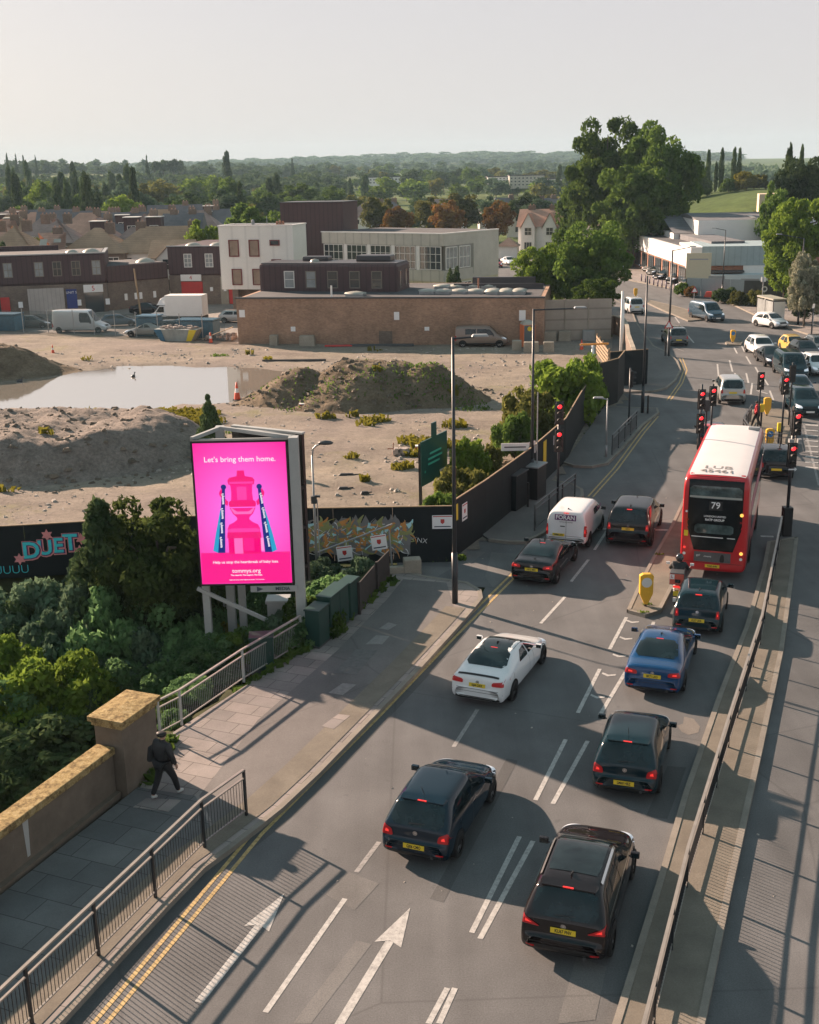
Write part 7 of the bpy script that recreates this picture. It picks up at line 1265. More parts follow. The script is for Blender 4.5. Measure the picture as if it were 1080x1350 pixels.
guardrail('guard_railing', 'curved railing round the left side of the lights island', P([(1049, 597), (1010, 598), (992, 595), (979, 575), (990, 556)], .12), 1.4, 1.1, .14, mat=m_dgrey); guardrail('guard_railing', 'railing along the right side of the lights island', P([(1046, 590), (1040, 556)], .12), 1.6, 1.1, .14, mat=m_dgrey)
panel_fence('board_fence', 'low dark board fence beyond the green cabinets', [(-1.95, 39.7), (-1.35, 42.0), (-.85, 43.7)], 1.25, pm('dark_boards', (.035, .03, .027), .8, var=.3, scale=4), pw=1.8, post=1)
# green cabinets
m_cab = pm('green_cabinet_paint', (.008, .042, .034), .45, var=.15, scale=2, bump=.05)
def cabinet(label, x, y, rz, w_, d, h, z=.12):
    o = thing('utility_cabinet', label, 'cabinet', (x, y, z), rz); MB().b2(-w_ / 2, w_ / 2, -d / 2, d / 2, .06, h).build('housing', m_cab, o, bevel=.015); MB().b2(-w_ / 2 - .03, w_ / 2 + .03, -d / 2 - .04, d / 2 + .04, h, h + .07).build('lid', m_cab, o, bevel=.02); MB().b2(-w_ / 2, w_ / 2, -d / 2, d / 2, -.1, .06).build('plinth', m_dgrey, o)
    n_ = 2 if w_ > .9 else 1
    for i in range(n_): dr_ = MB().b2(-w_ / 2 + w_ * i / n_ + .03, -w_ / 2 + w_ * (i + 1) / n_ - .03, -d / 2 - .015, -d / 2 - .001, .12, h - .05).build('door', m_cab, o, bevel=.006); MB().b2(-w_ / 2 + w_ * (i + 1) / n_ - .12, -w_ / 2 + w_ * (i + 1) / n_ - .09, -d / 2 - .03, -d / 2 - .016, h * .5, h * .62).build('handle', m_dgrey, dr_)
    return o
ca = rad(69); cabinet('near green street cabinet at the end of the handrail', -3.22, 37.0, ca, .85, .5, 1.3); cabinet('middle green street cabinet, double doored and taller', -2.75, 38.3, ca, 1.55, .5, 1.42); cabinet('far green street cabinet against the dark board fence', -2.25, 39.55, ca, .8, .45, 1.35)
cabinet('small green cabinet standing alone behind the handrail', *G(345, 850, .8), rad(5), .75, .55, 1.15, -.05)
# ---------------------------------------------------------------- lamp posts
m_pole = pm('lamp_post_paint', (.02, .024, .03), .4)
def lamppost(label, x, y, h, arm, arm_dir, mat=None, r=.085, head=m_grey, base=True, headup=.12, z=.12, name='lamp_post', sw=.09, group=None):
    mat = mat or m_pole; o = thing(name, label, 'lamp post', (x, y, z), 0, group); 
    if base: MB().tube((0, 0, 0), (0, 0, min(2.0, h * .2)), r * 1.35, r * 1.3, 12).build('base', mat, o, True)
    MB().tube((0, 0, 0), (0, 0, h), r, r * .62, 12).build('pole', mat, o, True)
    if arm: c_, s_ = cos(arm_dir), sin(arm_dir); MB().tube((0, 0, h - .05), (c_ * arm, s_ * arm, h - .05 + headup), .035, n=8).build('arm', mat, o); l = MB().box((0, 0, 0), (.62, .26, .09), 0, .8).build('lantern', head, o, bevel=.03); l.location = (c_ * (arm + .2), s_ * (arm + .2), h + headup); l.rotation_euler = (0, 0, arm_dir)
    return o
lamppost('tall dark lamp post on the pavement corner beside the side turning', *G(600, 795, .12), 9.9, .75, 0, headup=.05); lamppost('tall dark lamp post with a long arm by the black hoarding', *G(701, 652, .12), 9.15, 2.0, -.05, headup=.05); lamppost('dark lamp post at the corner of the far pavement without an arm', *G(847, 544, .12), 8.9, 0, 0)
lamppost('tall thin lamp post behind the red warning triangle', *G(881, 469, .12), 8.9, 1.5, .1, headup=.25, r=.1); lamppost('slim lamp post in front of the pale shop', *G(952, 392, .12), 8.2, 1.2, 2.6, headup=.2, r=.08); lamppost('slim lamp post near the bus shelter under the trees', *G(1052, 428, .12), 8.6, 2.2, 2.9, headup=.4, r=.08)
lamppost('thin grey lamp post leaning over the far pavement, with a small head', *G(799, 602, .12), 3.3, .3, 3.0, m_grey, .05, m_grey, True, .05); o = lamppost('weathered grey street lamp right of the billboard', -3.75, 44.0, 5.1, 0, 0, m_grey, .06, m_grey, False, z=0); MB().path([(0, 0, 5.05), (.05, -.02, 5.35), (.2, -.05, 5.5), (.35, -.08, 5.55)], .035, 8).build('swan_neck', m_grey, o); l = MB().lathe((0, 0, 0), [(0, -.09), (.12, -.06), (.15, 0), (.1, .07), (0, .1)], 12).build('lantern', m_dgrey, o, True); l.location = (.55, -.1, 5.6); l.scale = (2.1, 1, 1); MB().box((0, 0, 3.3), (.22, .2, .3)).box((.16, -.05, 3.45), (.2, .16, .08)).build('camera_bracket', m_dgrey, o, bevel=.02); MB().path([(.12, 0, 3.3), (.14, 0, 0)], .02).build('cable_pipe', m_grey, o)
o = thing('flag_pole', 'tall white pole rising behind the brick wall', 'pole', (17.3, 93.5, 0)); MB().tube((0, 0, 0), (0, 0, 6.3), .11, .09).build('pole', m_paint, o, True); o = thing('flag_pole', 'short white pole right of the tall white pole', 'pole', (19.2, 103, 0)); MB().tube((0, 0, 0), (0, 0, 4.6), .09, .08).build('pole', m_paint, o, True)
o = thing('height_barrier', 'white post with an orange bar at the site entrance', 'barrier', (13.6, 84.5, 0)); MB().tube((0, 0, 0), (0, 0, 3.3), .1).build('post', m_paint, o, True); MB().bar((-.9, .3, 3.35), (1.2, .3, 3.38), .1, .13).build('bar', pm('orange_bar', (.7, .3, .06), .5), o)
# timber pole in the yard
o = thing('timber_pole', 'bare wooden pole in front of unit 5', 'pole', (*G(186, 418), 0)); MB().tube((0, 0, 0), (-.35, 0, 5.6), .12, .09).build('pole', m_ply, o)
# ---------------------------------------------------------------- traffic lights
def lens(mb_c, par, x, y, z, mat, r=.1): MB().disc((x, y - .013, z), (0, -1, 0), r, 16).build('lens', mat, par)
m_redl = pm('red_signal_lit', (.5, .01, .01), .3, emit=(1., .015, .02), estr=1.6); m_off = pm('unlit_lens', (.015, .02, .015), .3)
def head(par, x, y, z, rz=0., on=True, sx=1.):
    h = thing('signal_head', None, None, (x, y, z), rz); h.name = 'signal_head'; h.parent = par
    for k in ('label', 'category'):
        if k in h: del h[k]
    MB().b2(-.17, .17, 0, .2, -.5, .5).build('housing', m_black, h, bevel=.03); MB().b2(-.21, .21, .1, .12, -.54, .54).build('backing_board', m_black, h)
    for i, zz in enumerate((.32, 0, -.32)):
        lens(None, h, 0, 0, zz, m_redl if (i == 0 and on) else m_off); v = MB(); n_ = 10
        V_ = [(.115 * cos(pi * k / n_ ), -yy, zz + .115 * sin(pi * k / n_)) for yy in (.0, .2) for k in range(n_ + 1)]; v.add(V_, [(k, k + 1, k + n_ + 2, k + n_ + 1) for k in range(n_)]); v.build('visor', m_black, h)
    return h
def signal(label, x, y, h, heads, z=.12, extra=None, r=.057):
    o = thing('traffic_light', label, 'traffic light', (x, y, z)); MB().tube((0, 0, 0), (0, 0, h), r, n=10).build('pole', m_pole, o, True)
    for (dx, dy, hz_, rz, on) in heads: head(o, dx, dy - .15 if rz == 0 else dy, hz_, rz, on)
    return o
signal('traffic light with two stacked red heads beside the black hoarding', *G(735, 675, .12), 4.9, [(0, 0, 4.75, 0, True), (0, 0, 3.45, 0, True)]); MB().path([(0, 0, 0), (0, 0, 5.2)], .03).build('spare_post', m_grey, thing('sign_post', 'bare grey post just behind the stacked traffic light', 'pole', (6.3, 55.3, .12)))
x_, y_ = 15.55, 60.5; signal('left traffic light of the pair standing beyond the bus roof', x_, y_, 4.5, [(0, 0, 3.7, 0, True), (0, 0, 2.4, 0, True)]); signal('right traffic light of the pair standing beyond the bus roof', x_ + .75, y_ + .6, 4.4, [(0, 0, 3.75, 0, True)]); o = thing('control_box', 'small grey box on a post between the paired traffic lights', 'control box', (x_ + .38, y_ + .3, .12)); MB().path([(0, 0, 0), (0, 0, 3.2)], .05).build('post', m_pole, o); MB().b2(-.15, .15, -.1, .1, 3.0, 3.6).build('box', m_dgrey, o, bevel=.02)
signal('traffic light at the left tip of the lights island behind the red coat', *G(999, 566, .12), 3.35, [(0, 0, 3.0, 0, True)]); signal('tallest traffic light in the middle of the lights island', *G(1029, 594, .12), 4.2, [(0, 0, 3.75, 0, True)]); o = signal('traffic light with two red heads and an arrow plate at the end of the reservation', *G(1036, 706, .12), 5.35, [(.1, 0, 5.0, 0, True), (0, 0, 3.6, 0, True)], r=.07); MB().b2(-.2, .2, -.2, .2, 0, 1.3).build('control_box', m_black, o, bevel=.03); MB().add([(-.17, -.22, 2.99), (.1, -.22, 2.99), (.1, -.22, 2.93), (.2, -.22, 3.02), (.1, -.22, 3.11), (.1, -.22, 3.05), (-.17, -.22, 3.05)], [(0, 1, 2, 3, 4, 5, 6)]).build('arrow', m_white2, o); MB().b2(-.2, -.0, -.2, .0, 4.18, 4.32).b2(.2, .36, -.1, .1, 4.1, 4.3).build('detector', m_grey, o)
signal('traffic light seen edge on at the far corner beside the lamp post', *G(829, 560, .12), 3.6, [(.18, .1, 2.9, rad(95), False)])
signal('slim traffic light by the far island at the right of the queue', *G(1040, 560, .12), 3.9, [(0, .1, 3.2, pi, False)])
# pedestrian push buttons
for (px, py, lb) in ((1003, 563, 'yellow push button box left on the lights island'), (1026, 590, 'yellow push button box right on the lights island')):
    o = thing('push_button', lb, 'push button', (*G(px, py, .12), .12)); MB().b2(-.05, .05, -.05, .05, 0, 1.2).build('post', m_pole, o); MB().b2(-.13, .13, -.1, .05, .95, 1.45).build('unit', m_plateY, o, bevel=.02)
# keep left bollards
def bollard(label, px, py, s=1., front_=True):
    x, y = G(px, py, .12); o = thing('keep_left_bollard', label, 'bollard', (x, y, .12)); m = pm('bollard_yellow', (.72, .4, .03), .4, var=.08)
    MB().add([(sx * a, d, z) for d in (-.11 * s, .11 * s) for sx, a, z in ((1, .06 * s, .1), (1, .24 * s, .5 * s), (1, .25 * s, 1.2 * s), (1, .14 * s, 1.27 * s), (-1, .14 * s, 1.27 * s), (-1, .25 * s, 1.2 * s), (-1, .24 * s, .5 * s), (-1, .06 * s, .1))], [tuple(range(8)), tuple(range(15, 7, -1))] + [(i, i + 8, (i + 1) % 8 + 8, (i + 1) % 8) for i in range(8)]).build('shell', m, o, bevel=.02)
    MB().tube((0, 0, 0), (0, 0, .2), .05).build('stem', m_black, o)
    if front_: MB().disc((0, -.113 * s, .95 * s), (0, -1, 0), .19 * s, 20).build('sign_face', pm('worn_sign_face', (.6, .6, .58), .5) if s > .95 else MATS.get('sign_blue') or pm('sign_blue', (.02, .2, .5), .4), o)
    return o
bollard('large yellow bollard with a blank white disc on the near island', 851, 799); b_ = bollard('yellow bollard with a blue arrow disc in front of the lights island', 1014, 592, .94); MB().bar((-.08, -.115, 1.0), (.08, -.115, .85), .02, .05).build('arrow', m_white2, b_); bollard('yellow bollard with blank faces at the back of the lights island', 1011, 548, .94, False); bollard('small yellow bollard alone on the far tiny island', 966, 452, .93); bollard('yellow bollard by the warning triangle on the far strip', 916, 418, .93); bollard('yellow bollard just right of the roadside tree', 838, 392, .9, False)
# triangular signs
def trisign(label, px, py, h, sz=.75, bl=True):
    o = thing('warning_sign', label, 'road sign', (*G(px, py, .12), .12)); MB().tube((0, 0, 0), (0, 0, h), .04).build('post', m_grey, o); q = lambda s, d: [(-s / 2, d, h - .6 * sz), (s / 2, d, h - .6 * sz), (0, d, h - .6 * sz + s * .87)]
    MB().add(q(sz, -.06), [(0, 1, 2)]).build('border', m_red, o); MB().add([(x * .66, d - .006, h - .6 * sz + sz * .1 + (z - h + .6 * sz) * .66) for x, d, z in q(sz, -.06)], [(0, 1, 2)]).build('sign_face', m_white2, o); return o
trisign('red warning triangle low on the far corner in front of the tall thin lamp post', 880, 470, 2.9, .8); trisign('red warning triangle on a grey post on the far strip', 914, 418, 3.1, .8)
# bus stop, shelter, bins
o = thing('bus_shelter', 'glass bus shelter with a pale roof under the right hand trees', 'bus shelter', (*G(1036, 426, .12), .12), rad(96)); MB().b2(0, 4.2, -.0, 1.5, 2.35, 2.5).build('roof', m_dome, o); [MB().b2(x_, x_ + .07, 1.4, 1.47, 0, 2.35).build('post', m_dgrey, o) for x_ in (0, 2, 4.1)]; MB().b2(.1, 4.1, 1.42, 1.45, .3, 2.2).build('back_panel', m_glass2, o); MB().b2(-.02, .0, .2, 1.4, .2, 2.2).build('end_panel', m_paint, o); MB().b2(.5, 3.5, 1.1, 1.35, .45, .52).build('bench', m_red, o)
o = thing('bus_stop_pole', 'grey bus stop post on the far right pavement', 'pole', (*G(1004, 411, .12), .12)); MB().tube((0, 0, 0), (0, 0, 3.8), .06).build('post', m_grey, o); MB().b2(-.25, .25, -.04, .04, 3.3, 3.8).build('flag', m_paint, o)
o = thing('litter_bin', 'black litter bin left of the bus shelter', 'bin', (*G(1011, 408, .12), .12)); MB().lathe((0, 0, 0), [(.0, 0), (.32, 0), (.34, 1.1), (.25, 1.25), (0, 1.3)], 14).build('bin', m_black, o, True)
o = thing('hoarding_panel', 'grey hoarding panel with pasted notices at the right edge', 'hoarding', (*G(1070, 447, .12), 0), rad(70)); MB().b2(0, 3.5, 0, .1, 0, 2.9).build('panel', m_dgrey, o); MB().b2(.3, 1.2, -.03, 0, 1.3, 2.4).build('poster', m_white2, o); MB().b2(1.4, 2.0, -.03, 0, 1.5, 2.2).build('poster', m_white2, o); MB().b2(-.1, 3.6, -.05, .15, 2.9, 3.0).build('top_rail', m_grey, o)
o = thing('wire_fence', 'pale blue grey fence of the yard beside the shop', 'fence', (*G(905, 389, .12), 0), rad(-35)); [MB().b2(i * 1.9, i * 1.9 + 1.85, 0, .05, 0, 2.3).build('panel', pm('blue_grey_fence', (.3, .36, .38), .6, var=.1), o) for i in range(4)]
o = thing('billboard_hoarding', 'pale yellow advertising board standing above the fence on the bend', 'sign', (*G(903, 388, .12), 0), rad(-12)); MB().b2(0, 3.1, 0, .12, 2.1, 5.3).build('board', pm('pale_yellow_board', (.62, .56, .42), .6, var=.08), o); [MB().b2(x_, x_ + .14, .12, .26, 0, 5.2).build('post', m_black, o) for x_ in (.1, 2.85)]; MB().b2(.4, 2.7, -.01, -.004, 4.45, 4.6).build('faded_line', pm('faded_text', (.35, .35, .4), .6), o)
o = thing('barrier_block', 'low red and white water barrier on the far right pavement', 'barrier', (*G(942, 392, .12), .12), rad(-30)); MB().box((0, 0, .35), (2.6, .45, .7), 0, .8).build('barrier', pm('red_plastic', (.7, .08, .05), .4), o, bevel=.05)
o = thing('fence', 'dark board fence with a white emblem beside the pale shop', 'fence', (*G(980, 396, .12), 0), rad(-14)); MB().b2(0, 5.2, 0, .1, 0, 2.5).build('panel', m_dgrey, o); MB().disc((2.4, -.02, 1.5), (0, -1, 0), .35, 12, .2).build('emblem', m_white2, o); MB().bar((2.4, -.02, .9), (2.4, -.02, 1.2), .05, .1).build('emblem', m_white2, o)
o = thing('board_fence', 'pale grey board fence between the board and the dark fence', 'fence', (*G(933, 389, .12), 0), rad(-16)); MB().b2(0, 2.0, 0, .1, 0, 2.5).build('panel', m_grey, o); MB().b2(4., 6.2, 0, .1, 0, 2.2).build('panel', m_grey, o)
for i, (px, py, r_, mt, lb) in enumerate([(958, 400, 1.6, L_dark, 'dark round shrub on the far pavement in front of the shop'), (975, 404, 1.3, L_olive, 'low shrub right of the round shrub on the far pavement'), (903, 391, 1.2, L_green, 'green shrub beside the shop row of cars'), (912, 393, .8, L_copper, 'reddish shrub beside the green one near the shop'), (1000, 405, 1.6, L_olive, 'grassy clump left of the bus shelter')]): x_, y_ = G(px, py); bush(x_, y_ + .8, .1, 1.2 + r_ * .6, r_, mt, lb, lod=2, var=i % 3)
# timber bollards outside the shop
pr = MB(); pr.tube((0, 0, 0), (0, 0, 1.0), .09, .085, 8); first = None
for i in range(12):
    x_, y_ = G(842 + i * 5.4, 371 + i * 1.75, .12)
    if i == 0: first = tag(pr.build('shop_bollard', pm('bollard_paint', (.06, .04, .1), .5), None, True), 'thin dark bollard in the row along the shop forecourt', 'bollard', 'bollards along the shop forecourt'); o = first
    else: o = first.copy(); COL.objects.link(o)
    o.location = (x_ + .5, y_ + .5, .12)
# street furniture by the hoarding
o = thing('street_name_sign', 'white street name plate on two short posts above the hoarding', 'sign', (*G(690, 655, .12), .12)); MB().b2(-1.1, .25, -.02, .02, 2.35, 2.72).build('plate', m_paint, o); MB().b2(-.95, .1, -.025, -.021, 2.5, 2.56).build('name_line', m_dgrey, o); MB().b2(.1, .18, -.0, .06, 0, 2.7).build('post', m_grey, o)
for lb, px, py, z0, w_, h_ in (('small white notice panels fixed beside the second tall lamp post', 698, 650, 2.1, .35, .7),): o = thing('parking_notice', lb, 'sign', (*G(px, py, .12), .12), rad(45)); MB().b2(-.45, -.1, -.02, .02, 1.7, 2.4).build('plate', m_glass2, o); MB().b2(.1, .42, -.02, .02, 2.0, 2.6).build('plate', m_paint, o); MB().tube((0, .03, 0), (0, .03, 2.6), .03).build('post', m_grey, o)
o = thing('utility_cabinet', 'black street cabinet with a pale top against the hoarding', 'cabinet', (*G(708, 655, .12), .12), rad(62)); MB().b2(-.6, .6, -.25, .35, 0, 1.6).build('housing', m_black, o, bevel=.02); MB().b2(-.65, .65, -.3, .4, 1.6, 1.66).build('lid', m_grey, o)
o = thing('utility_cabinet', 'second black cabinet left of the pale topped one', 'cabinet', (*G(690, 668, .12), .12), rad(62)); MB().b2(-.9, .5, .0, .4, 0, 1.7).build('housing', m_hoard, o, bevel=.02); MB().b2(-.95, .55, -.05, .45, 1.7, 1.75).build('lid', m_dgrey, o)
for px, py, lb in ((696, 668, 'short black post in front of the black cabinets'), (854, 545, 'short thick black post beside the far lamp post'), (877, 469, 'short black post at the foot of the warning triangle')): o = thing('bollard', lb, 'bollard', (*G(px, py, .12), .12)); MB().tube((0, 0, 0), (0, 0, 1.2), .06).build('post', m_black, o)
# ---------------------------------------------------------------- industrial yard behind the mesh fence
struct('yard', MB().sheet([(-75, 128.2), (-44, 126.6), (-35, 123.4), (-17.2, 115.3), (-16.4, 113.5), (-12, 130), (-8, 149), (-30, 151), (-37, 146), (-70, 140)], .03), m_yard)
m = bpy.data.materials.new('wire_mesh'); m.use_nodes = True; t = m.node_tree; b = t.nodes['Principled BSDF']; b.inputs['Base Color'].default_value = (.1, .14, .14, 1); b.inputs['Alpha'].default_value = .42; MATS['wire_mesh'] = m
fo = thing('mesh_fence', 'tall weathered wire mesh fence between the site and the yard', 'fence', (-75, 127.6, 0)); fp = [(0, 0), (31, -1.4), (40, -4.6), (57.2, -12.7)]; k = 0
for (ax, ay), (bx, by) in zip(fp[:-1], fp[1:]):
    l = sqrt((bx - ax) ** 2 + (by - ay) ** 2); n_ = round(l / 2.9)
    for i in range(n_): p = (ax + (bx - ax) * i / n_, ay + (by - ay) * i / n_); q = (ax + (bx - ax) * (i + 1) / n_, ay + (by - ay) * (i + 1) / n_); MB().add([(p[0], p[1], .05), (q[0], q[1], .05), (q[0], q[1], 2.35), (p[0], p[1], 2.35)], [(0, 1, 2, 3)]).build('mesh_panel', m, fo); MB().tube((p[0], p[1], 0), (p[0], p[1], 2.6), .05, n=6).build('post', m_grey, fo)
for i, (x_, y_, w_, lb) in enumerate([(-56, 128.6, 9, 'long blue sheeted stack at the left behind the mesh fence'), (-45, 128, 6, 'blue sheeted stack behind the fence left of the white van'), (-26.6, 121.2, 2.2, 'upright blue container behind the mesh fence'), (-21.2, 119., 4.0, 'low blue container behind the skip')]):
    o = thing('blue_container', lb, 'container', (x_, y_, 0), rad(-12)); MB().box((0, 0, .85), (w_, 2.0, 1.6 if w_ > 3 else 2.0)).build('body', pm('blue_sheet', (.03, .13, .22), .5, var=.4, scale=1.5), o, bevel=.05); MB().box((0, 0, 1.78 if w_ > 3 else 2.0), (w_ + .1, 2.1, .12)).build('lid', MATS['blue_sheet'], o)
o = thing('skip', 'blue and yellow skip full of rubble outside the mesh fence', 'skip', (-22.7, 116.5, 0), rad(-14)); V_ = [(-1.6, -.8, 0), (1.6, -.8, 0), (1.6, .8, 0), (-1.6, .8, 0), (-2.3, -.9, 1.2), (2.3, -.9, 1.2), (2.3, .9, 1.2), (-2.3, .9, 1.2)]; MB().add(V_, [(0, 3, 2, 1), (0, 1, 5, 4), (1, 2, 6, 5), (2, 3, 7, 6), (3, 0, 4, 7), (4, 5, 6, 7)]).build('body', pm('skip_paint', (.3, .32, .3), .5, var=.3, scale=.8), o, bevel=.03); MB().add([(1.1, -.87, .02), (1.62, -.85, .02), (2.32, -.93, 1.18), (1.5, -.93, 1.18)], [(0, 1, 2, 3)]).build('yellow_end', m_plateY, o); MB().add([(-1.1, -.87, .02), (-1.62, -.85, .02), (-2.32, -.93, 1.18), (-1.5, -.93, 1.18)], [(0, 1, 2, 3)[::-1]]).build('blue_end', MATS['blue_sheet'], o)
def rubble(par, cx, cy, cz, rx, ry, n_, seed): 
    r = random.Random(seed); mb = MB()
    for i in range(n_): mb.box((cx + r.uniform(-rx, rx), cy + r.uniform(-ry, ry), cz + r.random() * .25), (r.uniform(.15, .5), r.uniform(.1, .4), r.uniform(.08, .3)), r.random() * 3)
    return mb.build('rubble', pm('mixed_rubble', (.35, .3, .27), .9, var=.5, scale=1.5), par)
rubble(o, 0, 0, 1.15, 1.9, .7, 40, 2); o = thing('rubble_pile', 'pile of boards and rubble at the corner of the brick wall', 'rubble', (-18.5, 115.5, 0)); rubble(o, 0, 1, .2, 1.5, 1.2, 60, 4); MB().bar((-1.8, 0, .2), (1.3, .6, 1.3), .3, .06).build('board', m_ply, o)
def cone(label, x, y, s=1.): o = thing('traffic_cone', label, 'cone', (x, y, 0)); MB().lathe((0, 0, 0), [(.14 * s, .05), (.1 * s, .3 * s), (.09 * s, .32 * s)], 12).lathe((0, 0, 0), [(.065 * s, .5 * s), (.03 * s, .75 * s), (0, .75 * s)], 12).build('cone', pm('cone_orange', (.7, .08, .03), .5), o, True); MB().lathe((0, 0, 0), [(.09 * s, .32 * s), (.065 * s, .5 * s)], 12).build('band', m_white2, o, True); MB().box((0, 0, .03), (.36 * s, .36 * s, .05)).build('foot', m_black, o)
cone('traffic cone at the end of the mesh fence by the rubble', -19.2, 114.2, 1.4); cone('traffic cone at the site entrance by the timber fence', 15.8, 104.5, 1.3); cone('traffic cone standing at the right edge of the pond', *G(313, 527), 1.7); cone('fallen traffic cone left of the pond on the far gravel', *G(70, 466), 1.1)
for i, (px, py, w_, lb) in enumerate([(405, 457, 1.5, 'concrete block against the brick wall left of centre'), (361, 456, .8, 'small upright concrete block at the left end of the brick wall'), (725, 452, 1.3, 'concrete block under the first panel of the concrete fence'), (745, 451, 1.2, 'concrete block under the second panel of the concrete fence'), (777, 450, 1.2, 'pale concrete block under the last panel of the concrete fence'), (701, 466, 1.4, 'concrete block in front of the portable toilet'), (724, 466, 1., 'concrete block right of the one by the portable toilet'), (682, 464, .9, 'low concrete block left of the tall lamp post')]):
    x_, y_ = G(px, py); o = thing('concrete_block', lb, 'concrete block', (x_, y_ + .4, 0), rad(-5)); MB().box((0, 0, .5), (w_, .8, 1.0), 0, .93).build('block', m_conc if i != 4 else m_grey, o, bevel=.05)
x_, y_ = 11.2, 107.3; o = thing('portable_toilet', 'orange and grey portable toilet with a white domed roof', 'toilet', (x_, y_, 0), rad(12)); MB().b2(-.58, .58, -.58, .58, .05, 2.1).build('cabin', pm('toilet_orange', (.65, .16, .05), .5), o, bevel=.03); MB().b2(-.5, .5, -.61, -.58, .1, 2.05).build('door', pm('toilet_grey', (.1, .13, .14), .5), o); MB().lathe((0, 0, 2.08), [(.8, 0), (.72, .18), (.4, .38), (0, .45)], 4).build('roof', m_dome, o).rotation_euler = (0, 0, pi / 4); MB().disc((0, -.63, 1.75), (0, -1, 0), .22, 16).build('sticker', m_plateY, o); MB().b2(-.62, .62, -.62, .62, 0, .08).build('base', m_black, o)
o = thing('pipe_stack', 'dark red and green bundles lying along the foot of the brick wall', 'bundle', (*G(420, 458), 0), rad(-4)); [MB().tube((.6, .5 * k * .3, .1), (3.2, .5 * k * .3, .12), .09).build('pipe', m_red, o) for k in range(3)]; [MB().tube((3.0, .1 + .12 * k, .12), (9, .1 + .12 * k, .1), .12).build('roll', m_dgrey, o) for k in range(4)]
o = thing('timber_beam', 'long dark beam lying on the gravel behind the pond', 'beam', (*G(355, 477), 0), rad(-3)); MB().box((2.2, 0, .1), (5.6, .18, .2)).build('beam', m_dgrey, o)
for i, (px, py, l, lb) in enumerate([(457, 628, .9, 'torn black strip on the gravel farthest of the three'), (453, 646, .6, 'short black strip on the gravel in the middle of the three'), (481, 652, .45, 'small black scrap on the gravel nearest the graffiti hoarding')]): x_, y_ = G(px, py); o = thing('debris', lb, 'debris', (x_, y_, .05), .1 * i); MB().box((0, 0, .06), (l, .22, .12), 0, .7).box((l * .6, .05, .04), (l * .5, .06, .05), .3).build('strip', m_black, o)
for i, (px, py, lb) in enumerate([(555, 597, 'red topped marker box beside the weeds on the site'), (518, 600, 'rusty bent stake with rubble on the site'), (401, 540, 'small red and white marker at the foot of the brown soil heap')]):
    x_, y_ = G(px, py); o = thing('site_marker', lb, 'marker', (x_, y_, .03)); (MB().b2(-.3, .3, -.15, .15, 0, .35).build('box', m_red, o), MB().b2(-.32, .32, -.17, .17, .35, .42).build('lid', m_white2, o)) if i != 1 else (MB().tube((0, 0, 0), (.05, 0, .7), .03).tube((-.3, 0, .35), (.05, 0, .35), .03).build('stake', m_redbrick, o), rubble(o, .5, .1, 0, .5, .2, 14, 5))
for i in range(2): x_, y_ = [(-31.6, 94.), (-22.6, 95.3)][i]; o = thing('duck', ['duck swimming at the left of the pond', 'duck swimming in the middle of the pond'][i], 'duck', (x_, y_, -.1), .3 + i); MB().lathe((0, 0, 0), [(0, -.05), (.12, .0), (.14, .1), (.05, .18), (0, .2)], 10).build('body', m_dkrim, o, True).scale = (1.8, 1, 1); MB().tube((.2, 0, .12), (.25, 0, .3), .04).box((.3, 0, .32), (.14, .06, .07)).build('head', m_dkrim, o)
# litter and leaves on the carriageway and pavement edge
pts = [(rnd.uniform(-6, 14), rnd.uniform(20, 60), .003) for _ in range(150)]; tag(scatter_rocks('road_grit', pts, .008, .028, MATS['pale_stone'], 9), kind='stuff')
# ---------------------------------------------------------------- people
def skin(name, verts, edges, radii, mat, parent, sub=2, root=0):
    me = bpy.data.meshes.new(name); me.from_pydata(verts, edges, []); o = bpy.data.objects.new(name, me); COL.objects.link(o); md = o.modifiers.new('k', 'SKIN'); md.use_smooth_shade = True
    for i, v in enumerate(me.skin_vertices[0].data): r_ = radii[i]; v.radius = r_ if hasattr(r_, '__len__') else (r_, r_); v.use_root = (i == root)
    m2 = o.modifiers.new('s', 'SUBSURF'); m2.levels = sub; bpy.context.view_layer.update(); dg = bpy.context.evaluated_depsgraph_get(); m3 = bpy.data.meshes.new_from_object(o.evaluated_get(dg)); bpy.data.objects.remove(o); m3.materials.append(mat); o = bpy.data.objects.new(name, m3); COL.objects.link(o); o.parent = parent; return o
m_skin = pm('skin', (.42, .25, .18), .6); m_hair = pm('black_hair', (.01, .009, .008), .6); m_jacket = pm('black_jacket', (.012, .013, .015), .6, bump=.3, bscale=9); m_trous = pm('black_trousers', (.01, .01, .012), .8); m_shoe = pm('pale_trainers', (.45, .47, .45), .6)
